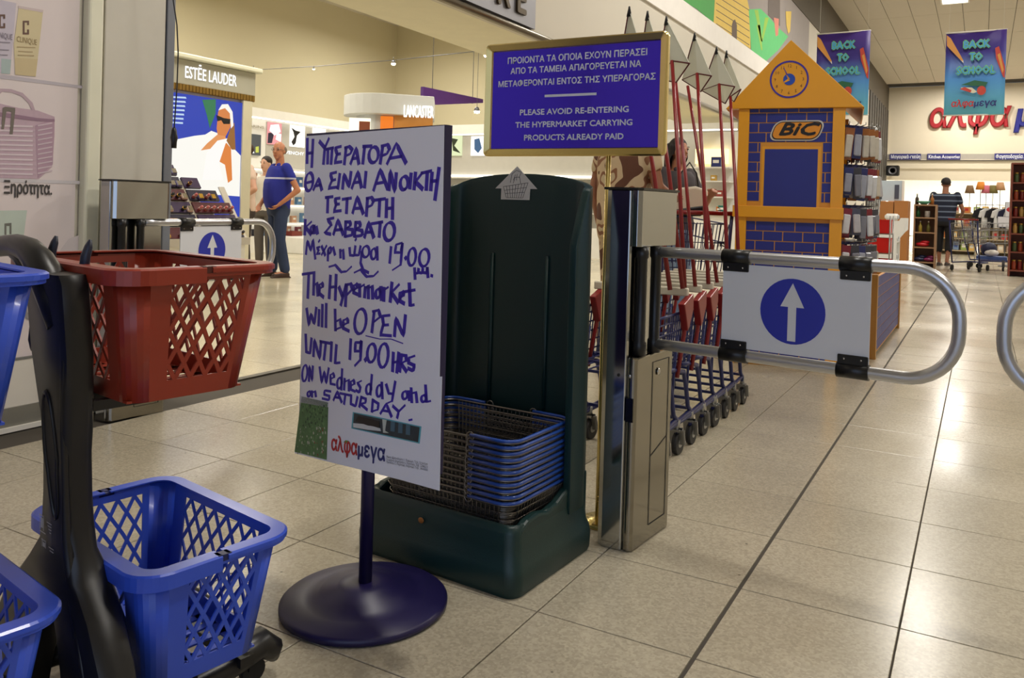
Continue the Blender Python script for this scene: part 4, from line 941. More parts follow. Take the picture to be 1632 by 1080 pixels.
# ---------------------------------------------------------------- the pencil kiosk
K0 = Vector((-.788, 5.556, 0)); KU = Vector((.9906, .1368, 0)).normalized(); KN = Vector((.1368, -.9906, 0)).normalized()
kio = thing('display_kiosk', 'yellow and blue display kiosk shaped like a schoolhouse with a clock gable', 'kiosk', K0)
TK2 = frame(K0, KU, (0, 0, 1))
def ku(px, py): p = onp(px, py, K0, KN)-K0; return (p.dot(KU), p.z)
m_ky = M('kiosk_yellow', (222, 154, 22), rough=.38, var=.05); m_kb = M('kiosk_blue', (30, 38, 124), rough=.45, var=.08); m_kj = M('kiosk_joint', (204, 140, 44), rough=.5)
def kpr(pts, m, name, d0, h, par=kio, bevel=0, label=None):
    b = MB(); b.prism(pts, TK2 @ Matrix.Translation((0, 0, d0)), h); return b.build(name, m, par, world=True, bevel=bevel, label=label)
ap, lb_, rb_ = ku(1261, 64), ku(1157, 174), ku(1378, 171)
kpr([lb_, rb_, ap], m_ky, 'gable', -.05, .065, bevel=.004)
# roof boards running back to the rear gable
for a, c in ((lb_, ap), (ap, rb_)):
    b = MB(); p0, p1 = TK2 @ Vector((a[0], a[1], -.05)), TK2 @ Vector((c[0], c[1], -.05)); bk = -KN*.95
    nrm = (p1-p0).cross(bk).normalized()*.012
    b.add([p0, p1, p1+bk, p0+bk, p0-nrm, p1-nrm, p1+bk-nrm, p0+bk-nrm], [(0, 1, 2, 3), (7, 6, 5, 4), (0, 4, 5, 1), (1, 5, 6, 2), (2, 6, 7, 3), (3, 7, 4, 0)]); b.build('roof_board', m_ky, kio, world=True)
x0, x1, x2, x3 = ku(1177, 200)[0], ku(1194, 200)[0], ku(1327, 200)[0], ku(1347, 200)[0]
zr = (lb_[1]+rb_[1])/2; zb1, zb2 = (ku(1170, 327)[1]+ku(1335, 331)[1])/2, (ku(1168, 345)[1]+ku(1335, 350)[1])/2
kpr([(x0, 0), (x1, 0), (x1, zr), (x0, zr)], m_ky, 'corner_post', -.03, .03, bevel=.003); kpr([(x2, 0), (x3, 0), (x3, zr), (x2, zr)], m_ky, 'corner_post', -.03, .03, bevel=.003)
kpr([(x0-.02, zb2), (x3+.008, zb2), (x3+.008, zb1), (x0-.02, zb1)], m_ky, 'cross_band', -.03, .045, bevel=.003)
jp = kpr([(x1-.005, .04), (x2+.005, .04), (x2+.005, zr), (x1-.005, zr)], m_kj, 'brick_panel', -.03, .012)
# bricks, each a raised printed block; courses run behind the framed window
wq0, wq1 = ku(1213, 280)[0], ku(1307, 280)[0]; wz1, wz0 = ku(1260, 233)[1], zb1
lz1, lz0 = ku(1270, 187)[1], ku(1270, 227)[1]; lx0, lx1 = ku(1226, 205)[0], ku(1315, 205)[0]
bh, bw, jt = (zb2-.05)/18.0*1.0, .1265, .006
bh = .0655
def clipseg(a, c, holes):
    segs = [(a, c)]
    for h0, h1 in holes:
        n = []
        for s0, s1 in segs:
            if h1 <= s0 or h0 >= s1: n.append((s0, s1)); continue
            if h0 > s0: n.append((s0, h0))
            if h1 < s1: n.append((h1, s1))
        segs = n
    return [s for s in segs if s[1]-s[0] > .012]
nb = 0
for c in range(27):
    z0 = .045+c*bh; z1 = z0+bh-jt
    if z0 > zr-.02: break
    z1 = min(z1, zr)
    if z0 < zb1 and z1 > zb2: continue
    xs = x1+(-bw/2 if c % 2 else -bw*.1)
    while xs < x2:
        a, d = max(xs, x1), min(xs+bw-jt, x2); holes = []
        if z1 > wz0 and z0 < wz1+.01: holes.append((wq0-.012, wq1+.012))
        for s0, s1 in clipseg(a, d, holes) if d > a else []:
            b = MB(); b.prism([(s0, z0), (s1, z0), (s1, z1), (s0, z1)], TK2 @ Matrix.Translation((0, 0, -.018)), .0025); b.build('brick', m_kb, jp, world=True); nb += 1
        xs += bw
kpr([(wq0, wz0-.0), (wq1, wz0), (wq1, wz1), (wq0, wz1)], m_ky, 'window_frame', -.018, .004)
kpr([(wq0+.018, wz0), (wq1-.018, wz0), (wq1-.018, wz1-.018), (wq0+.018, wz1-.018)], m_kb, 'blue_window', -.0139, .002)
# lozenge logo
def loz(px0, py0, px1, py1, sh, m, nm, d):
    a, c = ku(px0, py1), ku(px1, py0); w_, h_ = c[0]-a[0], c[1]-a[1]; o = rrect(w_, h_, h_*.38, 6, (a[0]+c[0])/2, (a[1]+c[1])/2); cz = (a[1]+c[1])/2
    return kpr([(x+sh*(z-cz), z) for x, z in o], m, nm, d, .003)
loz(1229, 191, 1311, 224, .35, M('logo_white', (196, 192, 184), rough=.5), 'logo_border', -.014)
loz(1231.5, 193, 1308.5, 222, .35, M('logo_black', (14, 12, 12), rough=.5), 'logo_line', -.011)
lgo = loz(1233, 194.5, 1307, 220.5, .35, M('logo_orange', (216, 138, 30), rough=.5), 'logo_plate', -.0079)
lp = ku(1239, 215.5); lq = ku(1303, 214)
text('BiC', TK2 @ Matrix.Translation((lp[0], lp[1]+.003, -.0045)), .112, M('logo_black', (14, 12, 12)), kio, 'LEFT', bold=.0045, shear=.35, fitw=lq[0]-lp[0], depth=.0004)
# clock on the gable
cc = ku(1258, 127); rr_ = (ku(1289, 127)[0]-ku(1227, 127)[0])/2
mcl = M('clock_violet', (58, 40, 150), rough=.45)
b = MB(); o1, i1 = ring(cc[0], cc[1], rr_, 40), ring(cc[0], cc[1], rr_*.91, 40)
T = TK2 @ Matrix.Translation((0, 0, .0158)); vs = [T @ Vector((p[0], p[1], 0)) for p in o1]+[T @ Vector((p[0], p[1], 0)) for p in i1]+[T @ Vector((p[0], p[1], .002)) for p in o1]+[T @ Vector((p[0], p[1], .002)) for p in i1]
b.add(vs, [(80+i, 80+(i+1) % 40, 120+(i+1) % 40, 120+i) for i in range(40)]+[(i, (i+1) % 40, 80+(i+1) % 40, 80+i) for i in range(40)]+[(40+(i+1) % 40, 40+i, 120+i, 120+(i+1) % 40) for i in range(40)])
ck = b.build('clock_ring', mcl, kio, world=True)
decal(ring(cc[0], cc[1], rr_*.31, 24), TK2, M('clock_blue', (30, 70, 170), rough=.4), 'clock_hub', kio, off=.016, h=.002)
for k in range(12):
    a = R(90-30*(k+1)); text(str(k+1), TK2 @ Matrix.Translation((cc[0]+rr_*.72*math.cos(a), cc[1]+rr_*.72*math.sin(a)-.010, .0162)), .030, M('clock_numerals', (110, 62, 20), rough=.5), ck, res=1, name='numeral')
def hand(ang, l, w_, m):
    a = R(90-ang); d = Vector((math.cos(a), math.sin(a))); n = Vector((-d.y, d.x)); c = Vector(cc)
    decal([tuple(c-n*w_), tuple(c+d*l-n*w_*.4), tuple(c+d*l+n*w_*.4), tuple(c+n*w_)][::1], TK2, m, 'clock_hand', kio, off=.0185)
hand(-25, rr_*.72, .004, mcl); hand(238, rr_*.3, .009, m_ky); hand(330, rr_*.28, .006, m_ky)
# body behind the facade, rear gable, orange side boards
def kp3(x, d, z): return K0+KU*x-KN*d+Vector((0, 0, z))
def kbox(mb, x0, x1, d0, d1, z0, z1, mi=0):
    P = [kp3(x, d, z) for z in (z0, z1) for x, d in ((x0, d0), (x1, d0), (x1, d1), (x0, d1))]
    mb.add(P, [(0, 3, 2, 1), (4, 5, 6, 7), (0, 1, 5, 4), (1, 2, 6, 5), (2, 3, 7, 6), (3, 0, 4, 7)], mi); return mb
kbox(MB(), x0+.01, x3-.06, .03, .95, 0, zr).build('core', M('core_orange', (196, 104, 18), rough=.5), kio, world=True)
kbox(MB(), x3-.07, x3+.02, .86, .92, .0, zr+.02).build('rear_post', m_ky, kio, world=True)
p_ = [kp3(x3-.05, .93, zr-.22), kp3(x3+.245, .93, zr-.22), kp3(x3-.05, .93, zr+.06)]
b = MB(); b.add(p_+[q-KN*.03 for q in p_], [(0, 1, 2), (5, 4, 3), (0, 3, 4, 1), (1, 4, 5, 2), (2, 5, 3, 0)]); b.build('rear_gable', m_ky, kio, world=True)
b = MB(); b.add([kp3(x3-.02, .90, .95), kp3(x3+.10, .90, .62), kp3(x3+.10, .90, .58), kp3(x3-.02, .90, .58), kp3(x3-.02, .93, .95), kp3(x3+.10, .93, .62), kp3(x3+.10, .93, .58), kp3(x3-.02, .93, .58)], [(0, 1, 2, 3), (7, 6, 5, 4), (0, 4, 5, 1), (1, 5, 6, 2)]); b.build('side_wing', m_ky, kio, world=True)
kbox(MB(), x0+.02, x3, .0, .9, 0, .045).build('plinth', M('plinth_wood', (150, 110, 50), rough=.5), kio, world=True)
# half-round trays with pegs on the right-hand side, blister packs hang from them
tiers = [(208, 'top'), (268, 'second'), (330, 'third'), (386, 'fourth')]
m_tray = M('tray_navy', (22, 30, 92), rough=.3); m_peg = m_fork
pack_cols = [((178, 176, 184), (70, 72, 92)), ((150, 154, 170), (40, 46, 100)), ((206, 208, 214), (120, 30, 44)), ((120, 122, 136), (60, 60, 70)), ((196, 190, 178), (150, 90, 40))]
pm_ = [(M('pack_clear%d' % i, a, rough=.12, coat=.5, var=.2, scale=30), M('pack_card%d' % i, c, rough=.4, var=.3, scale=40)) for i, (a, c) in enumerate(pack_cols)]
protos = []
for i, (a, c) in enumerate(pm_):
    t = thing('blister_pack', 'x', 'pack', (0, 0, 0), 0, 'blister packs on the pencil kiosk')
    b = MB(); b.box((0, 0, -.075), (.052, .004, .15), ch=.001); b.build('card', c, t)
    b = MB(); b.box((0, -.009, -.085), (.040, .016, .105), ch=.005); b.build('bubble', a, t)
    protos.append(t)
npk = 0
for (py, nm) in tiers:
    c0 = kp3(x3-.03, .42, 0); ray_ = ray(1372, py); t_ = Vector((c0.x, c0.y)).length/Vector((ray_.x, ray_.y)).length; z = CH+ray_.z*t_
    T = Matrix.Translation(c0+Vector((0, 0, z))) @ Matrix.Rotation(math.atan2(KU.y, KU.x), 4, 'Z')
    b = MB(); pts = [(0, -.30)]+[(.30*math.sin(R(180*i/14))*.62, -.30*math.cos(R(180*i/14))) for i in range(1, 14)]+[(0, .30)]
    b.prism(pts, T @ Matrix.Translation((0, 0, -.010)), .02); tr_ = b.build('tray', m_tray, kio, world=True)
    g = MB()
    for i in range(1, 14):
        p = T @ Vector((pts[i][0], pts[i][1], 0)); q = T @ Vector((pts[i][0]*1.35, pts[i][1]*1.18, .01)); g.cyl(p, q+Vector((0, 0, .002)), .003, 5); g.cyl(q, q+Vector((0, 0, .018)), .003, 5)
    g.build('pegs', m_peg, tr_, world=True, kind='stuff')
    rr2 = random.Random(npk)
    for i in range(1, 14):
        for dep in (1.0, 1.22):
            x, y = pts[i][0]*1.0*dep+.012, pts[i][1]*dep*.95; p = T @ Vector((x, y, -.014)); ang = math.atan2(KU.y, KU.x)+math.atan2(pts[i][0]*2.4, -pts[i][1])*.6
            i_ = rr2.randrange(5); lab = '%s blister pack hanging from the %s tray of the pencil kiosk' % (('grey-carded', 'blue-carded', 'pale red-carded', 'smoky dark', 'cream and orange')[i_], nm)
            if protos[i_].location.length == 0: o = protos[i_]; o.location = p; o.rotation_euler = (0, 0, ang); o['label'] = lab
            else: o = dup(protos[i_], p, ang, lab)
            o.rotation_euler = (rr2.uniform(-.1, .1), rr2.uniform(-.12, .12), ang); o.scale = (1.15, 1.2, rr2.uniform(1.15, 1.45)); npk += 1
# low bin behind the kiosk, blue bricks printed between wooden edges
bi = thing('display_bin', 'low open wooden bin with blue brick print behind the kiosk', 'bin', (-.64, 6.22, 0))
bx0, bx1, by0, by1, bzt = -1.30, -.645, 6.22, 8.12, .60
for a in ((bx0, bx1, by0, by0+.02), (bx0, bx1, by1-.02, by1), (bx0, bx0+.02, by0+.02, by1-.02), (bx1-.02, bx1, by0+.02, by1-.02)):
    MB().bb(a[0], a[1], a[2], a[3], .03, bzt-.02).build('side_board', m_kj, bi, world=True)
for x, y in ((bx1-.012, by0+.012), (bx1-.012, by1-.012), (bx0+.012, by0+.012), (bx0+.012, by1-.012)): MB().bb(x-.025, x+.025, y-.025, y+.025, 0, bzt).build('corner_post', M('wood_edge', (176, 128, 54), rough=.5), bi, world=True)
MB().bb(bx0+.02, bx1-.02, by0+.02, by1-.02, .06, .42).build('contents_board', M('bin_blue', (38, 46, 150), rough=.4), bi, world=True)
for c in range(7):
    z0 = .045+c*.077
    for k in range(17):
        y0 = by0+.03+k*.112-(c % 2)*.05; y1 = y0+.104
        y0 = max(y0, by0+.015); y1 = min(y1, by1-.015)
        if y1-y0 > .02: MB().bb(bx1, bx1+.003, y0, y1, z0, z0+.070).build('brick', m_kb, bi, world=True)
    for k in range(6):
        xx0 = bx0+.03+k*.112-(c % 2)*.05; xx1 = min(xx0+.104, bx1-.015); xx0 = max(xx0, bx0+.015)
        if xx1-xx0 > .02: MB().bb(xx0, xx1, by0-.003, by0, z0, z0+.070).build('brick', m_kb, bi, world=True)

# ---------------------------------------------------------------- hanging banners
def banner(label, TL, TR, BR, BL, Y, rods=True):
    a, b_, c, d = [pl(p[0], p[1], 1, Y) for p in (TL, TR, BR, BL)]
    zt, zb = (a.z+b_.z)/2, (c.z+d.z)/2; w = ((b_.x-a.x)+(c.x-d.x))/2; xc = (a.x+b_.x+c.x+d.x)/4; h = zt-zb
    t = thing('hanging_banner', label, 'banner', (xc, Y, zb), 0, 'school banners hung from the ceiling')
    m = M('banner_print', (80, 90, 170), rough=.45, var=.03); 
    if 'banner_set' not in m:
        nt = m.node_tree; tc = nt.nodes.new('ShaderNodeTexCoord'); sx = nt.nodes.new('ShaderNodeSeparateXYZ'); cr = nt.nodes.new('ShaderNodeValToRGB'); nt.links.new(tc.outputs['Object'], sx.inputs[0]); mr = nt.nodes.new('ShaderNodeMapRange'); mr.inputs['From Max'].default_value = h; nt.links.new(sx.outputs['Z'], mr.inputs['Value']); nt.links.new(mr.outputs[0], cr.inputs[0]); nt.links.new(cr.outputs[0], nt.nodes['Principled BSDF'].inputs['Base Color'])
        e = cr.color_ramp.elements; e[0].color = srgb(120, 214, 240)+(1,); e[1].color = srgb(70, 44, 130)+(1,); n = e.new(.45); n.color = srgb(84, 150, 224)+(1,); n = e.new(.75); n.color = srgb(70, 62, 150)+(1,); m['banner_set'] = 1
    nx = 10; b = MB(); vs = []
    for i in range(nx+1):
        u = i/nx; 
        for z in (0, h): vs.append((-w/2+w*u, .035*math.sin(u*math.pi*1.3+.4)*(1 if z == 0 else .5), z))
    b.add(vs, [(2*i, 2*i+2, 2*i+3, 2*i+1) for i in range(nx)], smooth=True); o = b.build('cloth', m, t); sd = o.modifiers.new('s', 'SOLIDIFY'); sd.thickness = .003
    for z in (0, h): b = MB(); b.cyl((-w/2-.01, .0, z), (w/2+.01, .0, z), .011, 8); b.build('rod', m_white, t)
    b = MB()
    for sx_ in (-1, 1): b.cyl((sx_*w*.45, 0, h), (sx_*w*.45, 0, ZC-zb), .002, 4)
    b.build('cord', m_white, t)
    T = Matrix.Translation((xc, Y-.045, zb)) @ frame((0, 0, 0), (1, 0, 0), (0, 0, 1))
    mc1, mc2 = M('banner_cyan', (70, 160, 220), rough=.5), M('banner_lime', (120, 206, 110), rough=.5)
    for s_, z, ww in (('BACK', .80, .42), ('TO', .65, .20), ('SCHOOL', .49, .62)):
        text(s_, T @ Matrix.Translation((0+.01, h*z, -.002)), h*.125, mc2, t, bold=.016, fitw=w*ww, res=1); text(s_, T @ Matrix.Translation((.01, h*z, .006)), h*.12, mc1, t, bold=.005, fitw=w*ww, res=1)
    def dc(pts, m_, nm, o_=0): 
        return decal([(x*w-w/2, z*h) for x, z in pts], T, m_, nm, t, off=o_)
    mo, mr_, mgn = M('crayon_orange', (214, 150, 70), rough=.5), M('crayon_red', (196, 66, 50), rough=.5), M('cap_green', (30, 96, 66), rough=.5)
    dc([(.01, .97), (.08, .93), (.30, .66), (.29, .645), (.25, .665), (.02, .84)], mo, 'crayon_left'); dc([(.25, .665), (.29, .645), (.30, .66), (.31, .62)], m_white, 'crayon_tip', .001)
    dc([(.82, .78), (.88, .80), (.99, .55), (.99, .42), (.96, .44), (.84, .66)], mr_, 'crayon_right'); dc([(.86, .70), (.90, .72), (.97, .52), (.95, .48)], mo, 'crayon_stripe', .001)
    dc([(.28, .36), (.50, .41), (.72, .38), (.68, .33), (.46, .345)], mgn, 'cap'); dc([(.28, .33), (.46, .325), (.55, .27), (.48, .255), (.30, .30)], M('book_cream', (222, 214, 190), rough=.5), 'book'); dc([(.26, .31), (.34, .335), (.46, .29), (.44, .265)], mr_, 'red_book', .001)
    dc(ring(.62, .285, .055, 14, rx=.075), mr_, 'apple', .0005)
    logo(T @ Matrix.Translation((-w*.38, h*.10, .0)), w*.74, t)
    return t
banner('school banner hanging alone in front of the big red wall letters', (1507, 52), (1604, 48), (1601, 181), (1505, 185), 14.0)
banner('school banner hanging half behind the gable of the kiosk', (1303, 50), (1390, 53), (1381, 184), (1298, 184), 14.6)

# ---------------------------------------------------------------- far wall lettering
YN = YF-.02
bl = thing('shop_name', 'large red and blue raised shop name on the far wall', 'sign', pl(1478, 203, 1, YF))
a, c = pl(1478, 203, 1, YF-.02), pl(1609, 203, 1, YF-.02); wd_ = c.x-a.x
TL_ = frame((a.x, YF-.08, a.z), (1, 0, 0), (0, 0, 1))
m_r2, m_b2 = M('wall_letter_red', (160, 26, 36), rough=.4), M('wall_letter_blue', (34, 38, 130), rough=.4)
text('αλφα', TL_, wd_*.47, m_r2, bl, 'LEFT', bevel=.045, depth=.03, shear=.16, fitw=wd_, name='red_letters'); text('μεγα', TL_ @ Matrix.Translation((wd_+.10, 0, 0)), wd_*.47, m_b2, bl, 'LEFT', bevel=.045, depth=.03, shear=.16, fitw=wd_, name='blue_letters')
for (p0, p1, s_) in (((1418, 250), (1468, 241), 'Μαγειρικά σκεύη'), ((1478, 250), (1531, 241), 'Kitchen Accesories'), ((1585, 250), (1650, 241), 'Φαγητοδοχεία / Food')):
    a, c = pl(p0[0], p0[1], 1, YF-.06), pl(p1[0], p1[1], 1, YF-.06)
    t = thing('aisle_sign', 'small dark blue aisle sign reading %s above the market opening' % s_.lower().replace('/ ', ''), 'sign', (a.x, YF-.06, a.z), group='blue aisle signs')
    zc = 3.51
    MB().bb(a.x, c.x, YF-.08, YF-.03, zc-.12, zc+.12).build('plate', M('aisle_blue', (44, 44, 120), rough=.4), t, world=True)
    text(s_, frame((a.x+.04, YF-.082, zc-.07), (1, 0, 0), (0, 0, 1)), .20, M('sign_letters', (206, 208, 222)), t, 'LEFT', bold=.004, fitw=c.x-a.x-.08, res=1)
p = pl(1423, 272, 1, YF-1.0); spk = thing('loudspeaker', 'small black loudspeaker on the wall beside the market opening', 'speaker', p)
MB().box((0, 0, 0), (.5, .3, .42), ch=.04).build('cabinet', m_black, spk); MB().box((0, .55, .05), (.08, .85, .06)).build('bracket', m_black, spk); b = MB(); b.lathe([(0, .0), (.10, .0), (.15, .02), (.16, .02), (.16, 0)], (0, -.15, 0), 20, M4=Matrix.Rotation(R(90), 4, 'X')); b.build('cone', m_greymetal, spk)
# ================================================================ PERFUMERY BEHIND THE SHOP FRONT
def bx(name, m, par, x0, x1, y0, y1, z0, z1, **k): return MB().bb(x0, x1, y0, y1, z0, z1).build(name, m, par, world=True, **k)
m_shelfw = M('shop_white', (236, 234, 228), rough=.35); m_shop = M('unit_cream', (214, 208, 184), rough=.45)
m_glow = glow('lightbox_white', (255, 250, 240), 1.6); m_strip = glow('strip_light', (255, 250, 236), 3.0)
# illuminated make-up unit with header, lit picture
XE = -7.2
ul = thing('cosmetics_unit', 'cream make-up display unit with lit poolside picture and curved header lettering', 'display unit', (XE-.25, 5.6, 0))
bx('cabinet', m_shop, ul, XE-.5, XE-.02, 4.2, 6.46, 0, 2.42)
b = MB(); b.bb(XE-.02, XE+.03, 4.2, 6.50, 2.14, 2.40); b.build('header', M('header_grey', (172, 170, 156), rough=.4), ul, world=True, bevel=.01)
b = MB(); b.bb(XE-.04, XE+.08, 4.2, 6.56, 2.40, 2.455); b.build('cornice', M('cornice_cream', (226, 226, 204), rough=.4), ul, world=True, bevel=.015)
b = MB()
for k in range(56): b.bb(XE+.0, XE+.035, 4.2+k*.041, 4.2+k*.041+.034, 2.085, 2.145)
b.bb(XE-.01, XE+.02, 4.2, 6.5, 2.08, 2.15); b.build('gold_band', M('gold_band', (134, 104, 44), rough=.4, metal=.4), ul, world=True)
a, c = pl(294, 118, 0, XE+.032), pl(376, 130, 0, XE+.032)
text('ESTĒE LAUDER', frame((XE+.0345, a.y, 2.215), (0, 1, 0), (0, 0, 1)), .17, glow('letter_white', (255, 255, 255), 1.3), ul, 'LEFT', fitw=c.y-a.y, bold=.002)
pic = MB().bb(XE-.01, XE+.012, 4.6, 6.335, .80, 2.05).build('lit_picture', glow('picture_blue', (44, 66, 176), 1.0), ul, world=True)
bx('picture_edge', m_shop, ul, XE-.01, XE+.03, 6.335, 6.46, .0, 2.08)
TE = frame((XE+.0125, 0, 0), (0, 1, 0), (0, 0, 1))
def ep(x, y):  # crop pixels of the picture (origin 250,70, 4.156 px per px)
    p = pl(250+x/4.156, 70+y/4.156, 0, XE+.0125); return (min(p.y, 6.33), max(min(p.z, 2.045), .81))
def ed(pts, rgb, nm, off=.001, s=1.): return decal([ep(*p) for p in pts][::-1][::-1], TE, glow('pic_%d_%d_%d' % rgb, rgb, s), nm, pic, off=off)
ed([(65, 640), (130, 632), (250, 608), (320, 600), (360, 575), (400, 590), (460, 640), (560, 740), (560, 1010), (420, 1000), (65, 1000)], (250, 248, 240), 'white_lounger')
ed([(300, 370), (390, 355), (388, 460), (350, 560), (330, 470)], (50, 120, 80), 'palm_leaf')
for k in range(7): ed([(80, 345+k*28), (190-k*3, 350+k*28), (196-k*4, 362+k*28), (84, 356+k*28)], (190, 214, 240), 'water_glint', .0012)
ed([(395, 560), (405, 450), (430, 410), (480, 430), (492, 540), (450, 620), (405, 620)], (214, 130, 72), 'face', .002)
ed([(405, 440), (430, 400), (470, 398), (500, 450), (506, 540), (490, 560), (482, 460), (450, 425)], (250, 246, 236), 'head_scarf', .003)
ed([(392, 470), (440, 490), (486, 498), (482, 530), (440, 530), (425, 505), (400, 512)], (16, 14, 16), 'sunglasses', .0035)
ed([(485, 560), (512, 520), (520, 700), (495, 700), (460, 640)], (150, 100, 50), 'hair', .0025)
ed([(400, 600), (450, 610), (462, 640), (380, 690), (290, 705), (330, 660)], (226, 150, 90), 'neck_and_hand', .0022)
ed([(410, 690), (460, 655), (490, 690), (498, 900), (470, 920), (450, 800), (415, 780)], (222, 130, 62), 'arm', .0022)
ed([(330, 720), (400, 640), (465, 625), (440, 700), (410, 790), (440, 900), (300, 900)], (252, 250, 246), 'white_dress', .003)
# slanted tester desk standing in front
XD = -6.75
dk = thing('tester_desk', 'white slanted tester desk packed with make-up samples under the poolside picture', 'desk', (XD, 5.2, 0))
def ds(px, py, x=XD): return pl(px, py, 0, x)
bx('cabinet', m_shelfw, dk, XD-.30, XD+.35, 4.3, 5.72, 0, .58)
rise = MB(); rise.add([(XD+.35, 4.3, .58), (XD+.35, 5.72, .58), (XD-.30, 5.72, .58), (XD-.30, 4.3, .58), (XD-.22, 4.3, 1.42), (XD-.22, 4.95, 1.42), (XD-.30, 4.95, 1.42), (XD-.30, 4.3, 1.42), (XD-.22, 5.55, 1.02)],
   [(0, 1, 8, 5, 4), (3, 7, 6, 2), (4, 5, 6, 7), (0, 4, 7, 3), (1, 2, 6, 8), (6, 5, 8)]); rise.build('slanted_back', m_shelfw, dk, world=True)
top = bx('name_rail', m_shop, dk, XD-.32, XD-.20, 4.3, 5.15, 1.42, 1.50)
text('ESTĒE LAUDER', frame((XD-.197, 4.72, 1.44), (0, 1, 0), (0, 0, 1)), .07, M('rail_letter', (150, 140, 110), rough=.5), dk, fitw=.42)
tc_ = [(70, 20, 24), (150, 40, 44), (40, 36, 60), (190, 150, 60), (110, 60, 40), (200, 170, 160), (30, 28, 34), (90, 80, 130), (176, 90, 90), (60, 44, 90)]
tm_ = [M('sample%d' % i, c, rough=.3) for i, c in enumerate(tc_)]; m_trayc = M('clear_tray', (196, 190, 180), rough=.3)
smp = []
for i in range(10):
    t = thing('makeup_sample', 'x', 'make-up', (0, 0, 0), 0, 'make-up samples on the slanted desk')
    b = MB(); b.box((0, 0, .012), (.05, .042, .024), ch=.004) if i % 2 else b.lathe([(.014, 0), (.014, .03), (.011, .034), (.011, .055), (.0, .058)], n=10); b.build('case', tm_[i], t)
    b = MB(); b.box((0, 0, .026), (.04, .034, .004)) if i % 2 else b.lathe([(.0145, .026), (.0145, .034)], n=10); b.build('cap', m_chrome if i % 3 else M('gilt', (210, 170, 80), rough=.25, metal=.9), t)
    smp.append(t)
rs = random.Random(5); used = set()
def dpt(f_, y, lift=0.):   # point on the slanted face, f_ from the front lip (0) to the back (1)
    return (XD+.35-f_*.57+lift*.83, y, .60+f_*.82+lift*.56)
def ymax(f_): return 5.72 if f_ < .45 else 5.72-(f_-.45)*1.1
trm = [M('tray_plum', (52, 34, 72), rough=.3), M('tray_wine', (78, 30, 40), rough=.3), M('tray_ink', (34, 30, 56), rough=.3)]
for tr in range(3):
    for row in range(7):
        f0, f1 = row/7+.012, (row+1)/7-.012; y0, y1 = 4.32+tr*.47, 4.32+tr*.47+.44; y1 = min(y1, ymax(f1))
        if y1-y0 < .1: continue
        b = MB(); q = [Vector(dpt(f0, y0)), Vector(dpt(f0, y1)), Vector(dpt(f1, y1)), Vector(dpt(f1, y0))]; u_ = Vector((.02, 0, .014)); b.add(q+[v+u_ for v in q], [(4, 5, 6, 7), (0, 1, 5, 4), (1, 2, 6, 5), (2, 3, 7, 6), (3, 0, 4, 7)]); b.build('sample_tray', trm[(row+tr) % 3], dk, world=True)
        for cl in range(6):
            y = y0+.04+cl*.072
            if y > y1-.03 or rs.random() < .06: continue
            i = ((row//2)*2+tr*3+(1 if rs.random() < .3 else 0)) % 10
            lab = '%s make-up sample in the %s tray of the slanted desk, %s part' % (('dark red', 'red', 'dark violet', 'golden', 'brown', 'pale pink', 'black', 'lilac', 'rose', 'plum')[i], ('nearest', 'middle', 'farthest')[tr], 'lower' if row < 4 else 'upper')
            p_ = dpt((f0+f1)/2-.03, y, .025)
            if i not in used: o = smp[i]; used.add(i); o.location = p_; o['label'] = lab
            else: o = dup(smp[i], p_, 0, lab)
            o.rotation_euler = (0, R(55), 0); o.scale = (1.25, 1.3, 1.1)
for tr in range(4):
    b = MB(); y = 4.30+tr*.47; f1 = 1 if y < 5 else .62; b.bar(dpt(0, y), dpt(f1, y), .014, .07, up=(0, 1, 0)); b.build('divider', m_trayc, dk, world=True)
b = MB(); b.bb(XD+.34, XD+.40, 4.3, 5.74, .55, .62); b.build('front_lip', m_trayc, dk, world=True)
# perfumery wall run along the far left wall
XW = -12.4
pw = thing('perfume_wall', 'white perfumery wall unit with lit pictures and shelves along the left shop wall', 'wall unit', (XW+.3, 10, 0))
bx('back_panel', m_shelfw, pw, XW+.002, XW+.30, 6.5, 15.0, 0, 2.52)
bx('cornice', m_shelfw, pw, XW+.002, XW+.55, 6.5, 15.0, 2.52, 2.68); bx('light_strip', m_strip, pw, XW+.36, XW+.48, 6.6, 14.9, 2.505, 2.52)
m_gr = M('grey_fascia', (186, 182, 172), rough=.5); bx('grey_fascia', m_gr, pw, XW+.30, XW+.315, 11.25, 15.0, 1.62, 2.48)
for k, z in enumerate((.55, .9, 1.25, 1.58)): bx('shelf', m_shelfw, pw, XW+.30, XW+.62, 6.5, 15.0, z-.02, z); bx('shelf_light', m_strip, pw, XW+.32, XW+.36, 6.6, 14.9, z-.035, z-.02)
bx('plinth', m_shelfw, pw, XW+.30, XW+.65, 6.5, 15.0, 0, .30)
TWL = frame((XW+.317, 0, 0), (0, 1, 0), (0, 0, 1))
def wp(px, py): p = pl(px, py, 0, XW+.317); return (p.y, p.z)
def lit(pxs, m, nm, label=None, extra=()):
    (x0, y0, x1, y1) = pxs; a, c = wp(x0, y1), wp(x1, y0)
    t = thing('lit_picture', label, 'picture', (XW+.32, (a[0]+c[0])/2, a[1]), group='lit pictures of the perfumery')
    decal([a, (c[0], a[1]), c, (a[0], c[1])], TWL, m, 'image', t, off=.002, h=.02)
    for poly, mm, n2 in extra: decal([wp(*p) for p in poly], TWL, mm, n2, t, off=.023)
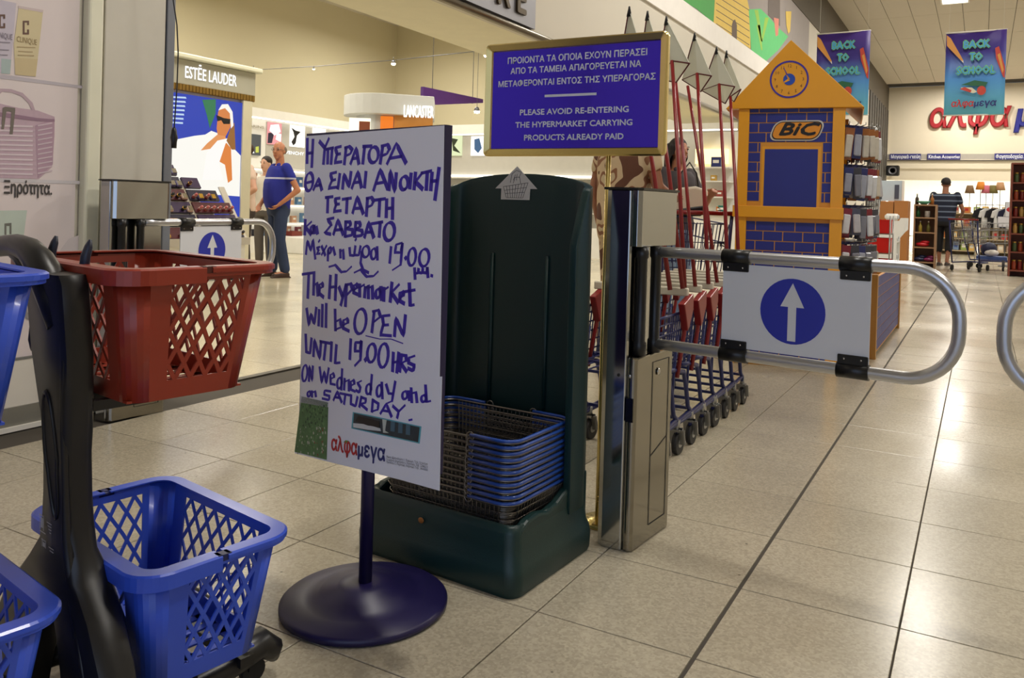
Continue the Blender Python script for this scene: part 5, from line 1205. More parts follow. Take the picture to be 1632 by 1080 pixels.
lit((425, 197, 448, 229), glow('pic_pink', (226, 150, 150), 1.2), 'image', 'lit pink picture above the head of the man in the blue polo shirt', (([(430, 199), (443, 198), (446, 210), (436, 216), (428, 208)], glow('pic_pale', (255, 240, 240), 1.4), 'pale_shape'), ([(426, 212), (436, 210), (432, 228), (425, 228)], glow('pic_dark', (60, 40, 70), .5), 'dark_shape'), ([(440, 212), (447, 214), (446, 226), (438, 222)], m_glow, 'white_shape')))
lit((461, 202, 485, 233), m_glow, 'image', 'lit white picture with a black calligraphic stroke, right of the pink one', (([(463, 203), (470, 208), (478, 210), (472, 216), (470, 228), (466, 232), (463, 226), (468, 218), (466, 210)], M('stroke_black', (20, 18, 22)), 'black_stroke'),))
lit((497, 206, 518, 238), m_glow, 'image', 'plain white lit picture just left of the top of the handwritten notice')
lit((392, 215, 415, 246), glow('pic_graphite', (90, 92, 90), .8), 'image', 'dark framed perfume picture beside the make-up unit', (([(395, 218), (399, 230), (404, 244), (396, 244)], m_glow, 'pale_bottle'), ([(406, 234), (411, 233), (411, 243), (406, 243)], glow('pic_lime', (210, 214, 90), 1), 'lime_bottle')))
text('GIVENCHY', frame((XW+.32, wp(466, 243)[0], wp(466, 246)[1]), (0, 1, 0), (0, 0, 1)), .09, glow('letter_white', (255, 255, 255), 1.3), pw, bold=.002, fitw=.62)
text('CLARINS', frame((XW+.32, wp(404, 200)[0], wp(404, 203)[1]), (0, 1, 0), (0, 0, 1)), .07, M('rail_letter', (150, 140, 110)), pw, fitw=.5)
# perfume boxes and bottles on the shelves, each one loose
bc = [(60, 96, 150), (226, 224, 220), (40, 44, 60), (176, 190, 206), (196, 150, 120), (90, 130, 170), (120, 40, 60)]
bm_ = []
for i, c in enumerate(bc):
    t = thing('perfume_box', 'x', 'perfume', (0, 0, 0), 0, 'perfume boxes on the wall shelves')
    b = MB(); b.box((0, 0, .07), (.06, .09, .14)); b.build('carton', M('carton%d' % i, c, rough=.35), t); b = MB(); b.box((.031, 0, .08), (.002, .05, .04)); b.build('label_panel', M('carton_label', (230, 228, 220), rough=.5), t)
    bm_.append(t)
rs = random.Random(11); first = set(); n_ = 0
for k, z in enumerate((.30, .55, .9, 1.25)):
    y = 9.8+rs.random()*.2
    while y < 14.6:
        i = rs.randrange(len(bc)); lab = '%s perfume box on the %s shelf of the long white wall unit' % (('mid blue', 'white', 'charcoal', 'pale blue', 'tan', 'sky blue', 'wine red')[i], ('floor-level', 'lowest', 'second', 'upper')[k])
        if i not in first: o = bm_[i]; first.add(i); o.location = (XW+.46, y, z); o['label'] = lab
        else: o = dup(bm_[i], (XW+.46, y, z), 0, lab)
        o.scale = (1.2, 1.3, rs.uniform(.8, 1.5)); y += rs.uniform(.17, .34); n_ += 1
# wall unit on the far shop wall, seen over and beside the notice
pf = thing('perfume_wall', 'white perfumery unit with lit pictures on the far shop wall right of the notice', 'wall unit', (-8, 15.3, 0))
bx('back_panel', m_gr, pf, -12.0, -3.9, 15.2, 15.499, 0, 2.55); bx('cornice', m_shelfw, pf, -12, -3.9, 14.95, 15.499, 2.55, 2.75); bx('light_strip', m_strip, pf, -11.9, -4, 15.0, 15.1, 2.535, 2.55)
for z in (.9, 1.25, 1.6): bx('shelf', m_shelfw, pf, -12, -3.9, 14.9, 15.2, z-.02, z)
bx('shelf_light', m_strip, pf, -12, -3.9, 15.15, 15.2, 1.62, 1.66); bx('base_cabinet', m_shelfw, pf, -12, -3.9, 14.85, 15.2, 0, .6)
def lit2(pxs, m, label, extra=()):
    (x0, y0, x1, y1) = pxs; a, c = pl(x0, y1, 1, 15.19), pl(x1, y0, 1, 15.19)
    t = thing('lit_picture', label, 'picture', ((a.x+c.x)/2, 15.19, a.z), group='lit pictures of the perfumery')
    MB().bb(a.x, c.x, 15.165, 15.195, a.z, c.z).build('image', m, t, world=True)
    for poly, mm in extra:
        b = MB(); q = [pl(p[0], p[1], 1, 15.162) for p in poly]; k = len(q); b.add(q+[v+Vector((0, .003, 0)) for v in q], [tuple(range(k)), tuple(range(2*k-1, k-1, -1))]); b.build('image_shape', mm, t, world=True)
lit2((716, 216, 737, 248), glow('pic_palegreen', (206, 214, 170), 1.3), 'lit pale green picture between the notice and the blue sign', (([(720, 220), (730, 222), (724, 232), (734, 244), (722, 240)], glow('pic_olive', (60, 70, 40), .6)),))
lit2((751, 217, 774, 248), m_glow, 'lit white and blue picture right beside the blue sign', (([(756, 222), (764, 220), (768, 236), (762, 244), (756, 238)], glow('pic_steel', (70, 110, 150), .8)),))
# round island with a curved lettered canopy
IC = Vector((-8.43, 10.25, 0))
isl = thing('perfume_island', 'rounded perfumery island with a curved white canopy and glowing lettering', 'display unit', IC)
Tz = Matrix.Translation(IC); rot = Matrix.Rotation(R(35), 4, 'Z')
def cap(w, l, n=14): return [(w*math.cos(a), w*math.sin(a)) for a in [R(90+180*i/n) for i in range(n+1)]]+[(l, -w*.75), (l, w*.75)]
b = MB(); b.prism(cap(.62, .80), Tz @ rot @ Matrix.Translation((0, 0, 2.35)), .31, smooth=False); b.build('canopy', M('canopy_grey', (206, 208, 208), rough=.5), isl, world=True, bevel=.01)
b = MB(); b.prism(cap(.42, .60), Tz @ rot, 2.35); b.build('column', M('column_grey', (186, 188, 190), rough=.5), isl, world=True)
b = MB(); b.prism(cap(.60, .9), Tz @ rot, .95); b.build('counter', m_shelfw, isl, world=True)
d = rot.to_3x3() @ Vector((1, 0, 0)); n_ = rot.to_3x3() @ Vector((0, -1, 0))
def islp(px, py, off): return onp(px, py, IC+n_*off, n_)
a, c = islp(643, 186, .635), islp(690, 186, .635)
text('LANCASTER', frame(a, d, (0, 0, 1)), .26, glow('letter_glow', (255, 252, 244), 1.6), isl, 'LEFT', bold=.004, fitw=(c-a).length)
def ibox(px, m, nm, off, th=.03):
    a, c = islp(px[0], px[3], off), islp(px[2], px[1], off); L = (c-a).dot(d); z0, z1 = min(a.z, c.z), max(a.z, c.z)
    b = MB(); b.prism([(0, 0), (L, 0), (L, z1-z0), (0, z1-z0)], frame((a.x, a.y, z0), d, (0, 0, 1)), th); b.build(nm, m, isl, world=True)
ibox((556, 189, 591, 222), glow('pic_cream', (255, 244, 214), 1.5), 'lit_panel', .43); ibox((572, 194, 590, 222), glow('pic_redhair', (150, 70, 36), .7), 'portrait', .465); ibox((606, 186, 627, 215), glow('pic_orange', (232, 120, 30), 1.1), 'orange_panel', .43); ibox((628, 184, 690, 215), M('amber_wood', (206, 140, 60), rough=.4), 'amber_shelf', .40)
# purple hanging panel
b = MB(); q = [pl(675, 138, 0, -8.6), pl(675, 168, 0, -8.6), pl(770, 164, 0, -8.6), pl(770, 158, 0, -8.6)]
y0, y1 = q[0].y, q[2].y; z0, z1 = q[1].z, q[0].z; pv = thing('ceiling_banner', 'long purple board hanging from the shop ceiling above the far pictures', 'banner', (-8.6, y0, z0))
b.prism([(y0, z0), (q[2].y, q[2].z), (q[3].y, q[3].z), (y0, z1)], frame((-8.6, 0, 0), (0, 1, 0), (0, 0, 1)), -.06); b.build('board', M('panel_purple', (84, 40, 122), rough=.5), pv, world=True)
b = MB(); b.cyl((-8.63, y0+.3, z1-.02), (-8.63, y0+.3, 5.2), .006, 5); b.cyl((-8.63, y0+1.6, z1-.1), (-8.63, y0+1.6, 5.2), .006, 5); b.build('rod', m_greymetal, pv, world=True)
# halogen spots on a tensioned wire
m_sp = glow('halogen', (255, 236, 200), 30)
w_ = thing('tension_wire', 'thin tensioned wire carrying halogen spots across the perfumery', 'wire', pl(500, 106, 1, 8.0))
pts = [pl(396, 112, 1, 8.2), pl(500, 106, 1, 8.0), pl(627, 96, 1, 7.7), pl(775, 80, 1, 7.4)]
MB().tube(pts, .005, 5).build('wire', m_greymetal, w_, world=True)
for (px, py, Y, rr_, lab) in ((500, 110, 8.0, .02, 'dim small halogen spot on the tensioned wire, left one'), (627, 101, 7.7, .035, 'bright halogen spot on the tensioned wire above the rounded canopy'), (775, 88, 7.4, .035, 'bright halogen spot at the upper left corner of the gold-framed sign'), (760, 177, 12.5, .07, 'bright ceiling spot below the purple panel'), (404, 112, 8.2, .03, 'halogen spot at the left end of the tensioned wire')):
    p = pl(px, py, 1, Y); t = thing('spotlight', lab, 'spotlight', p); b = MB(); b.lathe([(0, -rr_*.6), (rr_*.6, -rr_*.5), (rr_*.75, 0), (0, .01)], n=12); b.build('lamp', m_sp, t); b = MB(); b.lathe([(rr_*.8, 0), (rr_*.5, rr_*.9), (rr_*.2, rr_*1.1), (0, rr_*1.1)], n=12); b.cyl((0, 0, rr_), (0, 0, rr_*2.2 if Y < 12 else 5.2-p.z), .004, 5); b.build('holder', m_greymetal, t)
# low white plinth with a red-brown box, behind the man
fp = thing('floor_plinth', 'low white plinth on the shop floor behind the man in the blue polo shirt', 'plinth', fl(470, 405)); p = fl(470, 402)
MB().box((p.x, p.y+.5, .15), (1.0, 1.6, .30), ch=.01).build('box', m_shelfw, fp, world=True)
q = pl(463, 384, 1, p.y+.2); t = thing('gift_box', 'open red-brown gift box lying on the low white plinth', 'box', (q.x, q.y, .30))
b = MB(); b.bb(-.17, .17, -.13, .13, 0, .02).bb(-.17, -.15, -.13, .13, .02, .09).bb(.15, .17, -.13, .13, .02, .09).bb(-.15, .15, -.13, -.11, .02, .09).bb(-.15, .15, .11, .13, .02, .09); b.build('tray', M('box_redbrown', (120, 50, 40), rough=.4), t); MB().bb(-.11, .0, -.07, .07, .02, .06).bb(.02, .09, -.07, .07, .02, .07).build('contents', M('bottle_pale', (200, 180, 160), rough=.3), t)
# black cable with a connector hanging in the opening
cb_ = thing('hanging_cable', 'black cable with a plug hanging down beside the grey metal edge of the opening', 'cable', pl(279, 235, 0, -3.3))
b = MB(); b.tube([pl(273, -30, 0, -3.3), pl(276, 0, 0, -3.3), pl(282, 40, 0, -3.3), pl(284, 85, 0, -3.3), pl(282, 140, 0, -3.3), pl(278.5, 190, 0, -3.3), pl(277.5, 205, 0, -3.3)], .0032, 6); b.tube([pl(273, -30, 0, -3.3), pl(273, -30, 0, -3.3)+Vector((0, 0, .7))], .0032, 6); b.build('cable', m_black, cb_, world=True)
p0, p1 = pl(277.5, 203, 0, -3.3), pl(277, 236, 0, -3.3)
b = MB(); b.tube([p0, p0.lerp(p1, .15), p0.lerp(p1, .3), p0.lerp(p1, .5), p0.lerp(p1, .7), p1], [.006, .012, .013, .017, .013, .012], 10); b.build('plug', m_black, cb_, world=True)
# white cabinet and lit shelves seen between the pennant poles
XC0 = pl(1092, 400, 1, 12.6).x; XC1 = pl(1176, 400, 1, 12.6).x
wc = thing('white_cabinet', 'white shop cabinet with warm lit shelves, seen between the red pennant poles', 'cabinet', ((XC0+XC1)/2, 12.8, 0))
bx('base', m_shelfw, wc, XC0, XC1, 12.6, 13.1, 0, .95); bx('counter_top', m_shop, wc, XC0-.03, XC1+.0, 12.55, 13.12, .95, 1.0); bx('back', m_shelfw, wc, XC0, XC1, 13.0, 13.1, 1.0, 2.3); bx('warm_light', glow('warm_strip', (255, 226, 150), 2.5), wc, XC0+.02, XC1-.3, 12.9, 13.0, 1.78, 2.02)
for z in (1.25, 1.5, 1.72): bx('shelf', m_shelfw, wc, XC0, XC1-.2, 12.7, 13.0, z-.02, z)
b = MB(); 
text('IISI', frame((pl(1142, 392, 1, 12.59).x, 12.595, pl(1142, 392, 1, 12.59).z), (1, 0, 0), (0, 0, 1)), .11, M('cabinet_letter', (40, 36, 34)), wc, 'LEFT', fitw=.17, bold=.004)
for k, (px, py, c, sz) in enumerate(((1142, 262, (40, 50, 110), .16), (1138, 277, (190, 150, 60), .09), (1135, 299, (170, 90, 60), .12), (1148, 298, (150, 60, 50), .1), (1150, 352, (40, 120, 110), .11), (1147, 323, (190, 110, 40), .09))):
    p = pl(px, py, 1, 12.8); zz = min([s_ for s_ in (1.0, 1.25, 1.5, 1.72) ], key=lambda s_: abs(s_-p.z+sz/2))
    t = thing('goods_box', 'small %s box standing in the lit white cabinet' % ('navy', 'ochre', 'terracotta', 'dark red', 'teal', 'orange')[k], 'box', (p.x, 12.8, zz)); MB().box((0, 0, sz/2), (sz, .08, sz), ch=.004).build('carton', M('goods%d' % k, c, rough=.4), t); MB().box((0, -.041, sz*.55), (sz*.6, .002, sz*.3)).build('label_panel', m_shelfw, t)

# ---------------------------------------------------------------- printed hoarding on the left wall beside the camera
XH = XL+.012
ho = thing('wall_poster', 'large pale pink skin-care poster with tubes and a toiletry bag on the left wall', 'poster', (XH, 1.4, .32))
hp = MB().bb(XL+.001, XH, -1.0, 2.235, .30, 2.56).build('sheet', M('poster_pink', (224, 212, 212), rough=.5, var=.02), ho, world=True)
def hpt(px, py): p = pl(px, py, 0, XH+.001); return (p.y, p.z)
TH = frame((XH, 0, 0), (0, 1, 0), (0, 0, 1))
def hd(pts, rgb, nm, off=.0005, **k): return decal([hpt(*p) for p in pts], TH, M('ho_%d_%d_%d' % rgb, rgb, rough=.5, **k), nm, ho, off=off)
hd([(-80, 105), (0, 118), (155, 140), (155, 144), (0, 125), (-80, 112)], (190, 182, 190), 'shelf_line'); hd([(-80, 278), (0, 284), (150, 289), (150, 294), (0, 290), (-80, 286)], (206, 200, 204), 'shelf_line')
hd([(-40, -8), (26, 5), (16, 118), (2, 117), (-40, 112)], (198, 190, 204), 'grey_tube'); hd([(2, 93), (18, 95), (16, 118), (2, 117)], (170, 186, 186), 'tube_cap', .001)
hd([(30, 10), (69, 17), (68, 22), (57, 122), (24, 119), (22, 70)], (212, 198, 160), 'yellow_tube', .001); hd([(29, 9), (69, 16), (68, 20), (29, 13)], (206, 190, 190), 'tube_seal', .0015)
hd([(24, 92), (60, 94), (56, 122), (25, 119)], (204, 186, 146), 'tube_cap', .0015)
def htext(s_, p0, p1, size, rgb, bold=0, align='LEFT'):
    a, c = hpt(*p0), hpt(*p1); text(s_, frame((XH+.003, a[0], a[1]), (0, 1, 0), (0, 0, 1)), size, M('ht_%d_%d_%d' % rgb, rgb, rough=.5), ho, 'LEFT', bold=bold, fitw=c[0]-a[0], res=2)
def cmark(cx, cy):  # rounded C shape
    for q in ([(cx-5, cy-11), (cx+5, cy-11), (cx+5, cy-4), (cx+2, cy-4), (cx+2, cy-8), (cx-2, cy-8), (cx-2, cy+8), (cx+2, cy+8), (cx+2, cy+3), (cx+5, cy+3), (cx+5, cy+11), (cx-5, cy+11)],): hd(q, (110, 84, 74), 'mark', .002)
cmark(41, 44); cmark(3, 34)
htext('CLINIQUE', (26, 66), (58, 67), .034, (150, 128, 90)); htext('CLINIQUE', (-12, 58), (19, 59), .034, (130, 120, 134))
for k, (a, c) in enumerate((((27, 74), (56, 75)), ((29, 81), (52, 82)), ((28, 87), (54, 88)))): hd([a, c, (c[0], c[1]+1.6), (a[0], a[1]+1.6)], (176, 156, 120), 'print_line', .002)
for k, (a, c) in enumerate((((-10, 66), (16, 67)), ((-8, 78), (14, 79)), ((-8, 86), (12, 87)))): hd([a, c, (c[0], c[1]+1.6), (a[0], a[1]+1.6)], (150, 142, 156), 'print_line', .002)
# toiletry bag
hd([(-30, 165), (0, 165), (30, 172), (60, 176), (87, 186), (87, 215), (83, 266), (62, 285), (-30, 283)], (192, 166, 180), 'bag_front', .0005, var=.1, scale=40); hd([(56, 200), (87, 188), (84, 262), (60, 284)], (178, 148, 166), 'bag_side', .001)
hd([(-10, 150), (0, 141), (18, 142), (36, 148), (52, 164), (56, 176), (50, 175), (46, 165), (34, 153), (18, 147), (4, 146), (-8, 156)], (188, 164, 176), 'bag_handle', .001)
hd([(-30, 176), (10, 180), (60, 188), (87, 190), (87, 194), (58, 193), (-30, 182)], (150, 120, 140), 'bag_zip', .0015); hd([(4, 172), (8, 170), (24, 172), (24, 176), (20, 214), (15, 214), (18, 178), (10, 177), (6, 206), (2, 206)], (120, 112, 104), 'bag_pull', .002)
for k in range(11):
    y = 198+k*7.6; hd([(-25, y), (52, y+2), (52, y+5), (-25, y+3)], (216, 200, 208), 'bag_print', .0016); hd([(60, y+1), (83, y-3), (83, y-1), (60, y+3.4)], (206, 188, 198), 'bag_print', .0018)
htext('Ξηρότητα.', (5, 308), (81, 309), .075, (70, 66, 66), bold=.0015)
hd([(-40, 336), (43, 335), (38, 374), (-40, 374)], (190, 202, 192), 'green_tube', .001); hd([(-40, 374), (38, 374), (36, 400), (-40, 400)], (180, 190, 182), 'tube_band', .001); hd([(7, 356), (18, 355), (18, 373), (15, 373), (15, 360), (10, 360), (10, 374), (7, 374)], (110, 110, 104), 'mark', .002)
hd([(0, 420), (36, 424), (40, 440), (0, 440)], (196, 190, 140), 'yellow_tint', .001)
htext('CLINIQUE', (-265, 545), (110, 538), .22, (150, 146, 146))
hd([(80, 420), (110, 380), (155, 365), (155, 560), (80, 560)], (210, 200, 202), 'reflection_print', .0004)
bx('base_panel', M('hoarding_base', (222, 216, 206), rough=.5), ho, XL+.001, XL+.025, -1, 2.235, .10, .30); bx('base_joint', M('joint_grey', (120, 120, 116), rough=.5), ho, XL+.001, XL+.027, -1, 2.235, .295, .305); bx('skirting', M('skirting_steel', (140, 138, 130), rough=.4, metal=.4), ho, XL+.001, XL+.035, -1, 2.235, .02, .10)
bx('bottom_track', m_white, ho, XL+.001, XL+.05, -1, 2.235, 0, .02)

# ---------------------------------------------------------------- far end of the aisle
m_wood = M('counter_wood', (176, 116, 60), rough=.45, var=.08, scale=3)
ct = thing('checkout_counter', 'orange-brown wooden counter of two panels beyond the display bin', 'counter', (-1.5, 17.2, 0))
bx('panel', m_wood, ct, -1.72, -1.49, 16.9, 17.5, 0, 1.30); bx('panel', m_wood, ct, -1.475, -1.235, 16.9, 17.5, 0, 1.32); bx('plinth', m_dark, ct, -1.70, -1.25, 16.92, 17.48, 0, .05)
db = thing('display_board', 'pale glossy board with a dark figure standing on the wooden counter', 'board', (-1.56, 17.3, 1.305)); a, c = pl(1404, 316, 1, 17.3), pl(1440, 288, 1, 17.3)
bx('sheet', M('board_pale', (190, 204, 216), rough=.2), db, a.x, c.x, 17.28, 17.30, 1.32, c.z); bx('dark_figure', M('figure_dark', (70, 74, 92), rough=.5), db, lerp(a.x, c.x, .62), lerp(a.x, c.x, .82), 17.27, 17.28, 1.36, c.z-.08); bx('side_edge', m_white, db, c.x-.02, c.x+.02, 17.26, 17.31, 1.32, c.z)
rk = thing('crate_stand', 'narrow stand of red crates between the kiosk and the white rack', 'stand', (-.93, 9.2, 0))
for x in (-1.04, -.82):
    for y in (9.03, 9.37): MB().cyl((x, y, 0), (x, y, 1.02), .008, 6).build('upright', m_fork, rk, world=True)
for k, (z, h_) in enumerate(((.84, .14), (.64, .15), (.44, .13), (.2, .15))):
    t = thing('red_crate', ('topmost', 'second', 'third', 'lowest')[k]+' red crate on the narrow stand behind the kiosk', 'crate', (-.93, 9.2, z), group='red crates on the narrow stand')
    b = MB(); b.bb(-.10, .10, -.16, -.15, 0, h_).bb(-.10, .10, .15, .16, 0, h_).bb(-.10, -.09, -.15, .15, 0, h_).bb(.09, .10, -.15, .15, 0, h_).bb(-.09, .09, -.15, .15, 0, .008); b.build('crate_body', M('crate_red', (206, 24, 22), rough=.35), t); b = MB(); b.bb(-.105, .105, -.165, -.158, h_-.015, h_); b.bb(.098, .105, -.158, .16, h_-.015, h_); b.build('crate_rim', M('crate_red', (206, 24, 22)), t)
    bx('shelf', m_fork, rk, -1.04, -.82, 9.03, 9.37, z-.012, z-.002)
wr = thing('white_rack', 'white plastic shelf rack with packages beside the red crates', 'rack', (-1.02, 12.2, 0)); m_wr = M('rack_white', (226, 226, 222), rough=.4)
for y in (12.0, 12.5):
    b = MB(); b.prism([(-.22, 0), (.0, 0), (.0, .72), (.06, .80), (.10, .84), (.10, 1.0), (.04, 1.0), (.02, .96), (-.22, .96)], frame((-1.0, y, 0), (1, 0, 0), (0, 0, 1)), .03); b.build('side_panel', m_wr, wr, world=True)
for z in (.12, .42, .68): bx('shelf', m_wr, wr, -1.22, -1.0, 12.0, 12.5, z-.02, z)
for k, z in enumerate((.12, .42, .68, .96)):
    for j in range(2):
        t = thing('white_package', 'white wrapped package on the %s shelf of the white rack' % ('lowest', 'second', 'third', 'top')[k], 'package', (-1.09, 12.12+j*.24, z), group='white packages on the rack'); b = MB(); b.box((0, 0, .05), (.16, .18, .09), ch=.03); b.build('wrap', m_wr, t)
        MB().box((.081, 0, .05), (.002, .08, .05)).build('label_panel', M('label_greyblue', (120, 130, 150)), t)
m_brown = M('shelf_brown', (112, 52, 34), rough=.5)
def shelf_unit(name, label, x0, x1, y0, y1, zt, levels, m, back='y'):
    t = thing(name, label, 'shelf', ((x0+x1)/2, (y0+y1)/2, 0))
    bx('side_board', m, t, x0, x0+.03, y0, y1, 0, zt); bx('side_board', m, t, x1-.03, x1, y0, y1, 0, zt); bx('back_board', m, t, x0+.03, x1-.03, y1-.02, y1, 0, zt); bx('top_board', m, t, x0, x1, y0, y1, zt, zt+.03)
    for z in levels: bx('shelf', m, t, x0+.03, x1-.03, y0, y1-.02, z-.025, z)
    return t
lv = (.12, .45, .78, 1.08, 1.38, 1.70)
shelf_unit('shelf_unit', 'tall brown shelf unit cut by the right edge of the picture', .44, 1.7, 17.0, 17.4, 2.02, lv, m_brown)
jars = []
def jarp(label, m, kind=0):
    t = thing('jar', label, 'jar', (0, 0, 0), 0, 'jars on the brown shelf unit'); b = MB(); b.lathe([(0, 0), (.036, 0), (.038, .01), (.038, .10), (.030, .12), (.030, .13)], n=14); b.build('glass', m, t); b = MB(); b.lathe([(.032, .13), (.034, .132), (.034, .15), (0, .152)], n=14); b.build('lid', M('jar_lid', (180, 140, 60), rough=.3, metal=.5), t); return t
jm = [jarp('j', M('jar%d' % i, c, rough=.2)) for i, c in enumerate(((150, 60, 30), (70, 90, 50), (190, 150, 80), (120, 30, 24)))]; fj = set()
for k, z in enumerate(lv):
    for j in range(6):
        i = (j*3+k) % 4; lab = '%s glass jar on shelf %s of the tall brown shelf unit' % (('rust', 'green', 'yellow', 'dark red')[i], ('level with the floor', 'second from the floor', 'third from the floor', 'third from the top', 'second from the top', 'just under the top')[k])
        loc = (.53+j*.095, 17.12+(j % 2)*.04, z)
        if i not in fj: o = jm[i]; fj.add(i); o.location = loc; o['label'] = lab
        else: o = dup(jm[i], loc, 0, lab)
        o.scale = (1, 1, 1.2)
# shelves of household goods left of the man in the striped shirt
lv2 = (.12, .42, .72, 1.02); shelf_unit('goods_shelf', 'low shelf of household goods between the wooden counter and the striped shirt', -1.22, -.80, 18.2, 18.7, 1.25, lv2, M('shelf_tan', (150, 116, 84), rough=.5))
gl_ = [('green bowl', (80, 150, 120), (-1.05, 18.4, 1.28)), ('dark bottle', (50, 34, 24), (-1.18, 18.4, 1.28)), ('amber bottle', (150, 90, 30), (-.90, 18.4, 1.28)), ('yellow bottle', (196, 176, 70), (-1.1, 18.35, .72)), ('olive bottle', (110, 110, 50), (-.95, 18.35, .72)), ('red cloth bundle', (190, 30, 40), (-1.05, 18.35, .42)), ('magenta cloth bundle', (120, 30, 80), (-.92, 18.35, .12)), ('navy cloth bundle', (30, 36, 70), (-1.1, 18.35, .12)), ('green bottle', (50, 110, 60), (-1.15, 18.4, 1.02)), ('white tin', (214, 210, 200), (-.98, 18.4, 1.02))]
for nm, c, loc in gl_:
    w2 = nm.split(); cat = w2[-1]; t = thing({'bundle': 'cloth_bundle'}.get(cat, cat), nm+' on the low shelf of household goods', cat, loc); m = M('g_'+nm.replace(' ', '_'), c, rough=.4); b = MB()
    if cat == 'bottle': b.lathe([(0, 0), (.035, 0), (.035, .12), (.012, .16), (.012, .2)], n=12)
    elif cat == 'bowl': b.lathe([(0, .0), (.05, 0), (.14, .07), (.135, .07), (.05, .012), (0, .01)], n=20)
    elif cat == 'tin': b.lathe([(0, 0), (.05, 0), (.05, .12), (0, .12)], n=14)
    else: b.ell((0, 0, .05), (.13, .10, .05), 12, 8); b.ell((.05, -.02, .10), (.09, .07, .035), 10, 6)
    b.build('body', m, t)
    if cat in ('bottle', 'tin'): b = MB(); b.lathe([(.014, .2), (.014, .225), (0, .225)] if cat == 'bottle' else [(.051, .12), (.051, .13), (0, .13)], n=12); b.build('cap', m_white, t)
# clothes rail, framed notices, carts, tables of goods
cr_ = thing('clothes_rail', 'chrome clothes rail with black and white garments beyond the trolleys', 'rail', (.30, 21.5, 0))
b = MB(); b.tube([(-.12, 21.5, 0), (-.12, 21.5, 1.35), (.80, 21.5, 1.35), (.80, 21.5, 0)], .015, 8); b.build('frame', m_chrome, cr_, world=True)
for x in (-.12, .80): MB().bar((x, 21.3, .02), (x, 21.7, .02), .03, .02).build('foot', m_chrome, cr_, world=True)
gc_ = [('black', (24, 24, 30)), ('white', (222, 222, 220)), ('black', (24, 24, 30)), ('white', (222, 222, 220)), ('navy', (28, 32, 60)), ('white', (222, 222, 220)), ('black', (24, 24, 30))]
for k, (nm, c) in enumerate(gc_):
    t = thing('garment', '%s garment hanging %s on the clothes rail' % (nm, ('first from the left', 'second from the left', 'third from the left', 'in the middle', 'third from the right', 'second from the right', 'last on the right')[k]), 'garment', (-.02+k*.125, 21.5, 1.32), R(25), 'garments on the clothes rail')
    b = MB(); b.prism([(-.03, -.05), (-.16, -.11), (-.20, -.26), (-.14, -.27), (-.12, -.20), (-.13, -.50), (.13, -.50), (.12, -.20), (.14, -.27), (.20, -.26), (.16, -.11), (.03, -.05)], frame((0, .02, 0), (1, 0, 0), (0, 0, 1)), .04); b.build('cloth', M('garment_'+nm, c, rough=.9), t, bevel=.01); b = MB(); b.tube([(-.12, 0, -.08), (0, 0, -.03), (.12, 0, -.08)], .004, 5); b.tube([(0, 0, -.03), (0, 0, .02), (.012, 0, .03)], .003, 5); b.build('hanger', m_chrome, t)
for (px0, py0, px1, py1, lab, red) in ((1602, 323, 1624, 345, 'framed notice with a red oval above the clothes rail', 1), (1590, 346, 1616, 361, 'plain white framed notice below the one with the red oval', 0)):
    YQ = 20.9 if red else 20.5; a, c = pl(px0, py1, 1, YQ), pl(px1, py0, 1, YQ); t = thing('notice_frame', lab, 'notice', ((a.x+c.x)/2, YQ, a.z)); bx('board', M('notice_white', (220, 220, 226), rough=.4), t, a.x, c.x, YQ-.01, YQ+.01, a.z, c.z); bx('edge', m_greymetal, t, a.x-.01, c.x+.01, YQ+.012, YQ+.03, a.z-.01, c.z+.01); MB().cyl(((a.x+c.x)/2, YQ+.02, 0), ((a.x+c.x)/2, YQ+.02, a.z), .012, 6).build('stem', m_greymetal, t, world=True)
    MB().bb((a.x+c.x)/2-.12, (a.x+c.x)/2+.12, YQ-.1, YQ+.1, 0, .02).build('foot', m_greymetal, t, world=True)
    if red: b = MB(); zc = (a.z+c.z)/2; b.prism(ring((a.x+c.x)/2, zc, .06, 20, rx=.11), frame((0, 20.889, 0), (1, 0, 0), (0, 0, 1)), .002); b.build('red_oval', M('oval_red', (190, 40, 50)), t, world=True)
